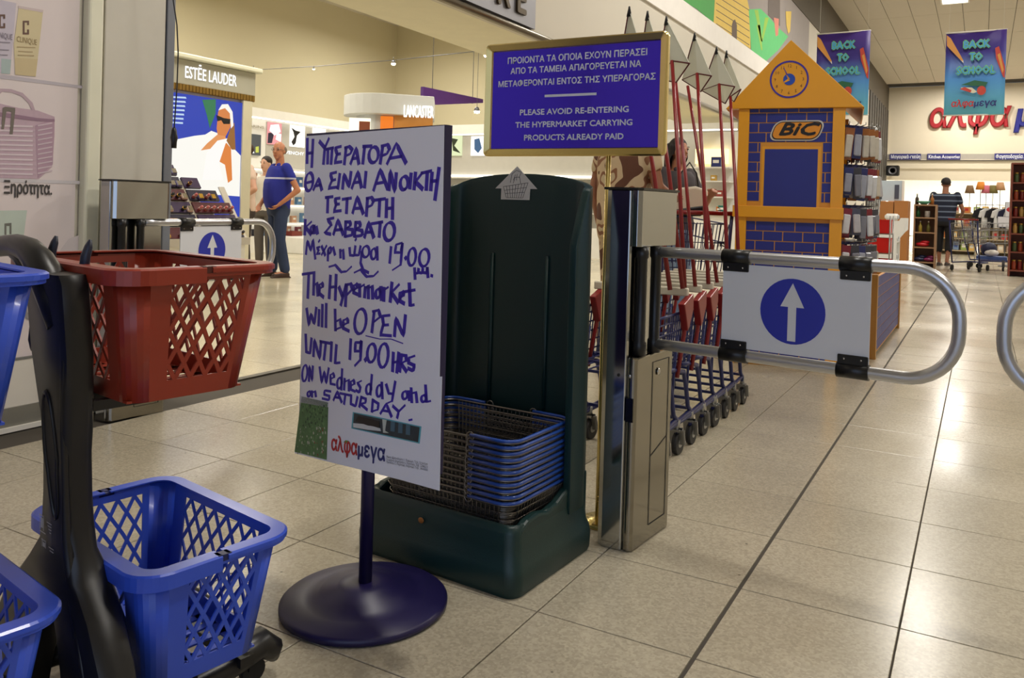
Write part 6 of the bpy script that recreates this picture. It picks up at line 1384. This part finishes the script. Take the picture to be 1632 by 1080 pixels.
def trolley(name, label, loc, rz, mfr, mb2, l=.78, w=.5):
    t = thing(name, label, 'trolley', loc, rz)
    b = MB()
    for i in range(9):
        x = -w/2+i*w/8; b.tube([(x*.8, -l/2, .50), (x, -l/2-.04, .92)], .004, 4, cap=False); b.tube([(x*.55, l/2, .58), (x*.7, l/2+.10, .90)], .004, 4, cap=False)
    for i in range(13):
        y = -l/2+i*l/12; k = 1-.3*i/12
        for s_ in (-1, 1): b.tube([(s_*w/2*.8*k, y, .50+.08*i/12), (s_*w/2*k, y*1.12, .92)], .004, 4, cap=False)
    for z, s_ in ((.50, .8), (.64, .87), (.78, .94), (.92, 1)): b.tube([(-w/2*s_, -l/2-.0, z), (w/2*s_, -l/2, z), (w/2*s_*.7, l/2+(z-.5)*.2, z+.04), (-w/2*s_*.7, l/2+(z-.5)*.2, z+.04)], .006, 5, closed=True)
    b.build('basket_mesh', mb2, t)
    b = MB(); b.tube([(-w/2, -l/2-.10, 1.0), (-w/2, -l/2-.02, .55), (-w/2, -l/2+.1, .16), (-w/2*.7, l/2, .16)], .014, 8); b.tube([(w/2, -l/2-.10, 1.0), (w/2, -l/2-.02, .55), (w/2, -l/2+.1, .16), (w/2*.7, l/2, .16)], .014, 8); b.tube([(-w/2*.7, l/2, .16), (w/2*.7, l/2, .16)], .014, 8); b.build('frame', mfr, t)
    b = MB(); b.cyl((-w/2-.02, -l/2-.11, 1.0), (w/2+.02, -l/2-.11, 1.0), .017, 10); b.build('handle', m_cartred, t)
    for x, y in ((-w/2, -l/2+.1), (w/2, -l/2+.1), (-w/2*.7, l/2), (w/2*.7, l/2)): b = MB(); b.cyl((x-.014, y, .06), (x+.014, y, .06), .06, 14); b.build('caster', m_blackr, t); 
    return t
m_silver = M('trolley_silver', (170, 172, 176), rough=.3, metal=.9)
trolley('shopping_trolley', 'silver shopping trolley pushed by the man in the striped shirt', (-.16, 18.1, 0), R(-18), m_cartblue, m_silver)
trolley('shopping_trolley', 'empty blue-framed shopping trolley standing right of the man in the striped shirt', (.22, 19.4, 0), R(-70), m_cartblue, m_silver, l=.9)
ft = thing('flat_cart', 'blue flat platform cart with a bag on it beside the silver trolley', 'cart', (.12, 18.7, 0)); bx('platform', M('platform_blue', (50, 74, 130), rough=.5), ft, -.08, .46, 18.5, 19.0, .22, .28); 
for x in (-.02, .40):
    for y in (18.56, 18.94): MB().cyl((x-.015, y, .07), (x+.015, y, .07), .07, 14).build('caster', m_blackr, ft, world=True); MB().bb(x-.02, x+.02, y-.02, y+.02, .07, .22).build('caster_fork', m_greymetal, ft, world=True)
t = thing('carrier_bag', 'navy and white carrier bag lying on the blue flat cart', 'bag', (.14, 18.72, .28)); MB().ell((0, 0, .14), (.15, .12, .14), 12, 8).build('sack', M('bag_navy', (30, 36, 70), rough=.5), t); MB().ell((.05, -.09, .07), (.13, .06, .07), 10, 6).build('white_panel', m_white, t)
# long shelves and light-coloured goods in front of the market opening
m_tan = M('shelf_light', (196, 176, 140), rough=.6)
for u, (x0, x1, y) in enumerate(((-1.4, -.1, 26.0), (-.05, 1.25, 26.0), (1.3, 2.6, 26.0))):
    t = shelf_unit('gondola_shelf', 'pale gondola shelf crowded with household goods, %s of three across the aisle' % ('left', 'middle', 'right')[u], x0, x1, y, y+.5, 1.15, (.12, .46, .80), m_tan)
rg = random.Random(21); gcol = [(214, 196, 170), (200, 120, 60), (226, 224, 216), (150, 170, 90), (190, 60, 50), (120, 140, 170), (230, 190, 110), (176, 150, 130), (90, 60, 50)]
gp_ = []
for i, c in enumerate(gcol):
    t = thing('household_box', 'x', 'box', (0, 0, 0), 0, 'household goods on the gondola shelves'); MB().box((0, 0, .11), (.15, .14, .22), ch=.012).build('carton', M('hh%d' % i, c, rough=.5), t); MB().box((0, -.071, .12), (.09, .002, .09)).build('label_panel', M('hhl%d' % (i % 3), ((230, 226, 210), (170, 40, 40), (60, 80, 140))[i % 3]), t); gp_.append(t)
fg = set()
for z, nm in ((.12, 'floor-level'), (.46, 'middle'), (.80, 'upper'), (1.18, 'top')):
    x = -1.3
    while x < 2.5:
        i = rg.randrange(9); lab = '%s household goods carton on the %s level of the gondola shelves' % (('sand', 'orange', 'white', 'green', 'red', 'blue-grey', 'yellow', 'taupe', 'dark brown')[i], nm); loc = (x, 26.16, z)
        if i not in fg: o = gp_[i]; fg.add(i); o.location = loc; o['label'] = lab
        else: o = dup(gp_[i], loc, 0, lab)
        o.scale = (1, 1, rg.uniform(.7, 1.15)); o.rotation_euler = (0, 0, rg.uniform(-.3, .3)); x += rg.uniform(.17, .3)
# teddy-like goods and flowers hung above, plain soft shapes
for k, (px, py, c, nm) in enumerate(((1563, 297, (226, 140, 50), 'orange'), (1572, 303, (206, 110, 130), 'pink'), (1583, 303, (120, 110, 60), 'olive'), (1595, 298, (196, 150, 110), 'tan'), (1545, 303, (130, 100, 70), 'brown'))):
    p = pl(px, py, 1, 25.4); t = thing('lampshade', '%s fabric lampshade on a stem above the gondola shelves' % nm, 'lampshade', (p.x, 26.2, 1.18)); h_ = p.z-1.18
    b = MB(); b.lathe([(.13, h_-.06), (.08, h_+.16), (.075, h_+.16), (.125, h_-.06)], n=16); b.build('shade', M('shade_'+nm, c, rough=.7), t); b = MB(); b.cyl((0, 0, 0), (0, 0, h_+.05), .01, 6); b.lathe([(0, 0), (.08, 0), (.08, .02), (0, .02)], n=16); b.build('stem', m_greymetal, t)
# two strip lights under the market ceiling
for k, (px, py) in enumerate(((1442, 281), (1451, 286))):
    p = pl(px, py, 2, 2.0); 
    t = thing('strip_light', '%s short strip light under the market ceiling' % ('nearer', 'farther')[k], 'ceiling light', (-3.0+.4*k, 38.5+k*3.2, 3.698)); MB().box((0, 0, -.05), (1.2, .25, .1)).build('housing', m_white, t); MB().box((0, 0, -.105), (1.1, .2, .01)).build('tube', lum_m, t)
# ================================================================ PEOPLE
def capsule(mb, p, q, r1, r2, n=12):
    p, q = Vector(p), Vector(q); d = (q-p).normalized(); a = d.orthogonal().normalized(); c = d.cross(a); rows = []
    for i in range(5): t = R(-90+90*i/4.0); rows.append((p+d*(r1*math.sin(t)), r1*math.cos(t)))
    for i in range(5): t = R(90*i/4.0); rows.append((q+d*(r2*math.sin(t)), r2*math.cos(t)))
    vs = []; 
    for o, r_ in rows:
        for j in range(n): an = 2*math.pi*j/n; vs.append(o+(a*math.cos(an)+c*math.sin(an))*max(r_, 1e-4))
    fs = [(i*n+j, i*n+(j+1) % n, (i+1)*n+(j+1) % n, (i+1)*n+j) for i in range(len(rows)-1) for j in range(n)]
    fs += [tuple(reversed(range(n))), tuple((len(rows)-1)*n+j for j in range(n))]
    mb.add(vs, fs, 0, True)
def eloft(mb, secs, n=20):
    """secs: (z, cx, cy, rx, ry)"""
    vs = []; fs = []
    for z, cx, cy, rx, ry in secs:
        for j in range(n):
            a = 2*math.pi*j/n; ca, sa = math.cos(a), math.sin(a); e = .8
            vs.append((cx+rx*math.copysign(abs(ca)**e, ca), cy+ry*math.copysign(abs(sa)**e, sa), z))
    for i in range(len(secs)-1):
        for j in range(n): fs.append((i*n+j, i*n+(j+1) % n, (i+1)*n+(j+1) % n, (i+1)*n+j))
    fs += [tuple(reversed(range(n))), tuple((len(secs)-1)*n+j for j in range(n))]
    mb.add(vs, fs, 0, True)
def remesh(mb, name, m, parent, vox, smooth=3):
    me = mb.mesh(name, m); o = bpy.data.objects.new(name, me); C.objects.link(o)
    md = o.modifiers.new('r', 'REMESH'); md.mode = 'VOXEL'; md.voxel_size = vox; md.use_smooth_shade = True
    s = o.modifiers.new('s', 'SMOOTH'); s.iterations = smooth; s.factor = .5
    bpy.context.view_layer.update(); dg = bpy.context.evaluated_depsgraph_get()
    m2 = bpy.data.meshes.new_from_object(o.evaluated_get(dg)); bpy.data.objects.remove(o)
    m2.name = name; m2.materials.clear(); m2.materials.append(m)
    m2.polygons.foreach_set('use_smooth', [True]*len(m2.polygons))
    o2 = bpy.data.objects.new(name, m2); C.objects.link(o2); o2.parent = parent; return o2
def hand(mb, wrist, elbow, palm_n, curl=.5, sc=1.):
    """palm and five fingers continuing the forearm"""
    w, e = Vector(wrist), Vector(elbow); d = (w-e).normalized(); n = Vector(palm_n); n = (n-d*n.dot(d)).normalized(); s = d.cross(n)
    c = w+d*.045*sc
    for k in range(4):
        f = (k-1.5)*.019*sc; capsule(mb, w+s*f*.6, w+d*.085*sc+s*f, .017*sc, .0115*sc, 8)
        L = (.070, .080, .076, .060)[k]*sc; b0 = w+d*.088*sc+s*f*1.05; m1 = b0+(d*math.cos(curl)+n*math.sin(curl))*L*.5; t1 = m1+(d*math.cos(curl*2.2)+n*math.sin(curl*2.2))*L*.5
        capsule(mb, b0, m1, .0098*sc, .009*sc, 6); capsule(mb, m1, t1, .009*sc, .0075*sc, 6)
    b0 = w+d*.03*sc-s*.028*sc; m1 = b0+d*.03*sc-s*.026*sc+n*.01*sc; t1 = m1+d*.032*sc-s*.004*sc+n*.014*sc
    capsule(mb, b0, m1, .013*sc, .011*sc, 6); capsule(mb, m1, t1, .0105*sc, .0085*sc, 6)
def figure(label, loc, rz, H=1.75, arms=None, legs=None, skin=(196, 140, 108), shirt=(30, 40, 130), trousers=(40, 52, 84), shoes=(50, 36, 30), hair=(90, 80, 70), hair_style='short', headturn=0, belly=.0, sleeve=.45, leg_len=1.0, vox=.0125, shirt_m=None, trouser_m=None, lean=0., width=1., glasses=False, cap=False, group=None, stoop=0.):
    t = thing('person', label, 'person', loc, rz, group); k = H/1.75
    def V(x, y, z): return Vector((x*k, (y-stoop*max(0, z-.95)-0)*k, (z)*k))
    ms = M('skin_%d_%d' % (skin[0], skin[1]), skin, rough=.5)
    arms = arms or {}; legs = legs or {}
    w = width
    sh = {s: V(s*.185*w, .01, 1.415) for s in (-1, 1)}; hip = {s: V(s*.092, 0, .90) for s in (-1, 1)}
    el = {s: V(*arms.get(('e', s), (s*.245*w, .02, 1.13))) for s in (-1, 1)}; wr = {s: V(*arms.get(('w', s), (s*.25*w, -.05, .89))) for s in (-1, 1)}
    kn = {s: V(*legs.get(('k', s), (s*.10, -.015, .49))) for s in (-1, 1)}; an = {s: V(*legs.get(('a', s), (s*.105, .02, .085))) for s in (-1, 1)}
    def torso(g, z0=.86, z1=1.47):
        S = [(.80, .16, .115), (.88, .168*1.0, .122), (.96, .165, .122+belly*.5), (1.04, .155*w, .115+belly), (1.12, .160*w, .118+belly*.95), (1.22, .172*w, .122+belly*.6), (1.32, .185*w, .122+belly*.2), (1.39, .178*w, .108), (1.44, .13*w, .085), (1.475, .075, .065)]
        return [tuple(V(0, -belly*.45*(1 if .9 < z < 1.25 else .3), z))[2:3]+tuple(V(0, -belly*.55*(1 if .9 < z < 1.3 else .2), z))[0:2]+((rx+g)*k, (ry+g)*k) for z, rx, ry in S if z0 <= z <= z1]
    b = MB(); eloft(b, torso(0))
    for s in (-1, 1):
        capsule(b, sh[s], el[s], .050*k, .038*k); capsule(b, el[s], wr[s], .040*k, .026*k); hand(b, wr[s], el[s], (-s*.6, -.8, .1), sc=k)
        capsule(b, hip[s], kn[s], .082*k, .055*k); capsule(b, kn[s]+Vector((0, .0, 0)), an[s], .054*k, .034*k); capsule(b, kn[s].lerp(an[s], .12)+Vector((0, .018*k, 0)), kn[s].lerp(an[s], .45)+Vector((0, .020*k, 0)), .045*k, .040*k)
        capsule(b, an[s]-Vector((0, 0, .03*k)), an[s]+Vector((0, -.13*k, -.045*k)), .036*k, .030*k)
    hc = V(0, -.015, 1.635); RT = Matrix.Rotation(R(headturn), 4, 'Z')
    def hv(x, y, z): return hc+RT @ Vector((x*k, y*k, z*k))
    capsule(b, V(0, .01, 1.43), V(0, -.0, 1.56), .060*k, .054*k)
    b.ell(hv(0, .012, .025), (.076*k, .095*k, .095*k), 16, 12, M4=RT); b.ell(hv(0, -.018, -.035), (.062*k, .075*k, .080*k), 16, 12, M4=RT); capsule(b, hv(0, -.055, -.092), hv(0, -.050, -.088), .030*k, .030*k)
    capsule(b, hv(0, -.082, .015), hv(0, -.108, -.022), .010*k, .015*k, 8)
    for s in (-1, 1): b.ell(hv(s*.078, .005, -.012), (.010*k, .020*k, .030*k), 8, 6, M4=RT); b.ell(hv(s*.03, -.083, .020), (.022*k, .012*k, .010*k), 8, 6, M4=RT)
    b.ell(hv(0, -.082, -.062), (.024*k, .012*k, .008*k), 8, 6, M4=RT)
    body = remesh(b, 'body', ms, t, vox*.85)
    # shirt
    b = MB(); eloft(b, torso(.014, .87))
    for s in (-1, 1): capsule(b, sh[s], sh[s].lerp(el[s], sleeve if sleeve < 1 else 1), .066*k, (.062 if sleeve < 1 else .052)*k); 
    if sleeve > 1:
        for s in (-1, 1): capsule(b, el[s], el[s].lerp(wr[s], sleeve-1), .052*k, .040*k)
    remesh(b, 'shirt', shirt_m or M('shirt_%d_%d_%d' % shirt, shirt, rough=.85, var=.1, scale=12), t, vox)
    b = MB(); 
    for s in (-1, 1): capsule(b, V(s*.02, -.0, 1.462), V(s*.055, -.045, 1.448), .030*k, .022*k)
    remesh(b, 'collar', shirt_m or M('shirt_%d_%d_%d' % shirt, shirt), t, vox*.7)
    # trousers
    b = MB(); S = [(.80*k, 0, 0, .166*k, .126*k), (.86*k, 0, 0, .176*k, .135*k), (.92*k, 0, -belly*.3*k, .174*k, (.132+belly*.3)*k), (.955*k, 0, -belly*.4*k, .170*k, (.130+belly*.4)*k)]; eloft(b, S)
    for s in (-1, 1):
        capsule(b, hip[s], kn[s], .098*k, .076*k)
        if leg_len > .55: capsule(b, kn[s], kn[s].lerp(an[s], (leg_len-.5)*2*.93), .076*k, .066*k)
    remesh(b, 'trousers', trouser_m or M('trousers_%d_%d_%d' % trousers, trousers, rough=.85, var=.12, scale=14), t, vox)
    for s in (-1, 1):
        b = MB(); a = an[s]; b2 = [(.0, -.0, .040, .034), (.014, -.004, .046, .040)]
        capsule(b, a+Vector((0, .020*k, -.045*k)), a+Vector((0, -.05*k, -.048*k)), .040*k, .040*k); capsule(b, a+Vector((0, -.05*k, -.050*k)), a+Vector((0, -.145*k, -.055*k)), .042*k, .032*k)
        b.box(a+Vector((0, -.06*k, -.078*k)), (.075*k, .25*k, .016*k))
        remesh(b, 'shoe', M('shoe_%d' % shoes[0], shoes, rough=.5), t, vox*.7)
    mh = M('hair_%d' % hair[0], hair, rough=.7, var=.3, scale=60)
    b = MB()
    if hair_style == 'bald_sides':
        for s in (-1, 1): b.ell(hv(s*.062, .035, .01), (.024*k, .055*k, .050*k), 10, 8, M4=RT)
        b.ell(hv(0, .075, .005), (.065*k, .035*k, .055*k), 10, 8, M4=RT)
    else:
        b.ell(hv(0, .022, .040), (.084*k, .098*k, .092*k), 16, 10, M4=RT)
        if hair_style == 'long': 
            for q in range(5): capsule(b, hv((q-2)*.035, .06, .03), hv((q-2)*.042, .07, -.24), .045*k, .035*k)
            for s in (-1, 1): capsule(b, hv(s*.078, .01, .03), hv(s*.085, .0, -.22), .030*k, .026*k)
    ho_ = remesh(b, 'hair', mh, t, vox*.8, 1)
    if hair_style != 'bald_sides':   # cut the hairline away from the face
        bm = bmesh.new(); bm.from_mesh(ho_.data); q = hv(0, -.052, .02); nn = RT.to_3x3() @ Vector((0, -1, -.55)).normalized()
        bmesh.ops.bisect_plane(bm, geom=bm.verts[:]+bm.edges[:]+bm.faces[:], plane_co=q, plane_no=nn, clear_outer=True); bm.to_mesh(ho_.data); bm.free()
    b = MB()
    for s in (-1, 1): b.ell(hv(s*.031, -.090, .012), (.009*k, .005*k, .006*k), 8, 6, M4=RT)
    b.build('eyes', M('eye_dark', (40, 30, 26), rough=.2), t)
    b = MB(); b.ell(hv(0, -.0935, -.063), (.022*k, .004*k, .005*k), 8, 6, M4=RT); b.build('mouth', M('lips', (150, 84, 76), rough=.5), t)
    b = MB()
    for s in (-1, 1): b.ell(hv(s*.032, -.091, .034), (.018*k, .004*k, .004*k), 8, 6, M4=RT)
    b.build('eyebrows', mh, t)
    if glasses:
        b = MB()
        for s in (-1, 1): b.tube([hv(s*.032+.021*math.cos(a), -.104, .012+.016*math.sin(a)) for a in [2*math.pi*i/12 for i in range(12)]], .0018, 4, closed=True); b.tube([hv(s*.052, -.104, .014), hv(s*.080, .0, .010)], .0018, 4)
        b.build('glasses', m_greymetal, t)
    if cap:
        b = MB(); b.lathe([(.0, .122), (.03, .120), (.06, .108), (.082, .078), (.090, .045), (.091, .02)], n=20, M4=RT); b.v = [hc+v*k for v in [Vector((v.x, v.y*1.12+.012, v.z)) for v in b.v]]
        b.prism([(-.07, -.07), (-.06, -.14), (-.02, -.165), (.02, -.165), (.06, -.14), (.07, -.07)], Matrix.Translation(hc) @ RT @ Matrix.Translation((0, 0, .022)), .008); b.build('cap', M('cap_dark', (24, 24, 30), rough=.8), t)
    return t
def stripes(name, base, line, pos=None, period=None, width=.02, zoff=0.):
    m = mat(name, srgb(*base), rough=.85, var=.06); nt = m.node_tree; N = nt.nodes; L = nt.links; b = N['Principled BSDF']; src = b.inputs['Base Color'].links[0].from_socket
    tc = N.new('ShaderNodeTexCoord'); sx = N.new('ShaderNodeSeparateXYZ'); L.new(tc.outputs['Object'], sx.inputs[0]); a = N.new('ShaderNodeMath')
    if period: a.operation = 'PINGPONG'; L.new(sx.outputs['Z'], a.inputs[0]); a.inputs[1].default_value = period/2
    else: a.operation = 'SUBTRACT'; L.new(sx.outputs['Z'], a.inputs[0]); a.inputs[1].default_value = pos; a2 = N.new('ShaderNodeMath'); a2.operation = 'ABSOLUTE'; L.new(a.outputs[0], a2.inputs[0]); a = a2
    lt = N.new('ShaderNodeMath'); lt.operation = 'LESS_THAN'; lt.inputs[1].default_value = width/2; L.new(a.outputs[0], lt.inputs[0])
    mx = N.new('ShaderNodeMix'); mx.data_type = 'RGBA'; L.new(lt.outputs[0], mx.inputs['Factor']); L.new(src, mx.inputs['A']); mx.inputs['B'].default_value = srgb(*line)+(1,); L.new(mx.outputs['Result'], b.inputs['Base Color']); return m
def camo(name):
    m = mat(name, srgb(196, 180, 148), rough=.85); nt = m.node_tree; N = nt.nodes; L = nt.links; b = N['Principled BSDF']
    tc = N.new('ShaderNodeTexCoord'); nz = N.new('ShaderNodeTexNoise'); nz.inputs['Scale'].default_value = 6.5; nz.inputs['Detail'].default_value = 1; L.new(tc.outputs['Object'], nz.inputs['Vector'])
    cr = N.new('ShaderNodeValToRGB'); cr.color_ramp.interpolation = 'CONSTANT'; L.new(nz.outputs['Fac'], cr.inputs[0]); e = cr.color_ramp.elements
    e[0].color = srgb(96, 60, 44)+(1,); e[1].position = .40; e[1].color = srgb(200, 176, 144)+(1,); q = e.new(.52); q.color = srgb(136, 92, 66)+(1,); q = e.new(.60); q.color = srgb(196, 178, 146)+(1,)
    L.new(cr.outputs[0], b.inputs['Base Color']); return m
pm1 = fl(441, 441)
figure('man in a blue polo shirt and jeans with a hand in his pocket, looking over', (pm1.x, pm1.y, 0), R(-22), 1.74, arms={('e', 1): (.29, .13, 1.13), ('w', 1): (.185, -.06, .945), ('e', -1): (-.25, -.02, 1.12), ('w', -1): (-.22, -.16, .93)}, legs={('k', 1): (.13, -.03, .49), ('a', 1): (.15, .05, .085), ('k', -1): (-.09, -.02, .49), ('a', -1): (-.10, -.02, .085)},
       skin=(190, 128, 96), shirt_m=stripes('polo_blue', (34, 44, 150), (190, 196, 226), pos=1.27, width=.022), trousers=(44, 58, 92), shoes=(56, 34, 26), hair=(120, 104, 90), hair_style='bald_sides', headturn=42, belly=.04, glasses=True, width=1.08)
pm2 = fl(1503, 424)
figure('man from behind in a striped navy shirt, black shorts and cap pushing a trolley', (pm2.x, pm2.y, 0), R(168), 1.86, arms={('e', 1): (.30, -.06, 1.12), ('w', 1): (.20, -.30, 1.02), ('e', -1): (-.31, -.06, 1.12), ('w', -1): (-.24, -.30, 1.02)}, legs={('k', 1): (.10, -.05, .49), ('a', 1): (.10, -.08, .085), ('k', -1): (-.10, -.0, .49), ('a', -1): (-.09, .10, .10)},
       skin=(150, 100, 76), shirt_m=stripes('polo_striped', (24, 30, 50), (104, 116, 136), period=.115, width=.030), trousers=(14, 13, 16), shoes=(60, 50, 46), hair=(36, 28, 24), leg_len=.72, width=1.18, belly=.02, cap=True, headturn=20)
pc = onp(996, 500, (0, 0, 0), (0, 1, 0)) if 0 else None
def standing(px, depth, dz=0):   # floor point seen at column px at this depth
    p = ray(px, 330); q = Vector((p.x, p.y, 0)); q *= depth/q.dot(fwd0); return q
q = standing(990, 5.5)
figure('person in a tan camouflage outfit standing behind the turnstile, head hidden by the blue sign', (q.x, q.y, 0), R(150), 1.78, arms={('e', -1): (-.28, -.06, 1.14), ('w', -1): (-.16, -.30, 1.08)}, skin=(150, 100, 72), shirt_m=camo('camouflage'), trouser_m=camo('camouflage'), shoes=(60, 50, 40), hair=(40, 30, 26), width=1.25, sleeve=.5, stoop=.08)
q = standing(1078, 7.4)
figure('dark-haired woman with a white handbag beside the person in camouflage', (q.x, q.y, 0), R(60), 1.66, arms={('e', 1): (.24, -.12, 1.12), ('w', 1): (.16, -.30, 1.22), ('e', -1): (-.24, -.05, 1.10), ('w', -1): (-.15, -.25, 1.15)}, skin=(176, 120, 90), shirt=(70, 66, 70), trousers=(130, 160, 196), hair=(26, 18, 16), hair_style='long', width=.9)
bq = standing(1097, 6.9); t = thing('handbag', 'white and black handbag hanging beside the dark-haired woman', 'handbag', (bq.x, bq.y, 1.0), R(28))
b = MB(); b.prism([(-.13, .0), (.13, .03), (.15, .19), (.05, .22), (-.10, .20), (-.15, .14)], frame((0, .05, 0), (1, 0, 0), (0, 0, 1)), .10); b.build('body', M('bag_ivory', (222, 214, 196), rough=.5), t, bevel=.02)
b = MB(); b.prism([(-.15, -.04), (.10, -.03), (.15, .04), (.13, .06), (-.12, .02)], frame((0, .06, 0), (1, 0, 0), (0, 0, 1)), .12); b.build('base_band', m_black, t, bevel=.01)
b = MB(); b.tube([(-.10, 0, .2), (-.07, 0, .33), (.0, 0, .42), (.06, 0, .33), (.08, 0, .2)], .008, 8); b.build('strap', m_black, t)
tr_ = standing(1086, 6.4); trolley('shopping_trolley', 'shopping trolley with a dark blue rim behind the nested small trolleys', (tr_.x, tr_.y, 0), R(35), m_cartblue, m_cartblue, l=.7)
q = standing(1405, 17.4); q = Vector((-1.66, 18.3, 0))
figure('dark-haired cashier in a peach top behind the wooden counter', q, R(150), 1.60, skin=(196, 148, 120), shirt=(206, 160, 130), hair=(22, 18, 18))
q = standing(423, 12.2)
figure('dark-haired woman whose face shows just behind the man in the blue polo shirt', (q.x, q.y, 0), R(10), 1.63, arms={('e', -1): (-.24, -.12, 1.14), ('w', -1): (-.12, -.16, 1.38)}, skin=(206, 160, 136), shirt=(220, 214, 204), trousers=(90, 84, 80), hair=(34, 26, 24), width=.88)
q = standing(389, 10.0)
figure('person in a peach top mostly hidden behind the lit poolside picture', (q.x, q.y, 0), R(-30), 1.68, arms={('e', 1): (.33, .05, 1.16), ('w', 1): (.22, -.14, 1.0)}, skin=(206, 156, 132), shirt=(222, 196, 180), trousers=(60, 50, 48), hair=(60, 40, 30), width=.95)
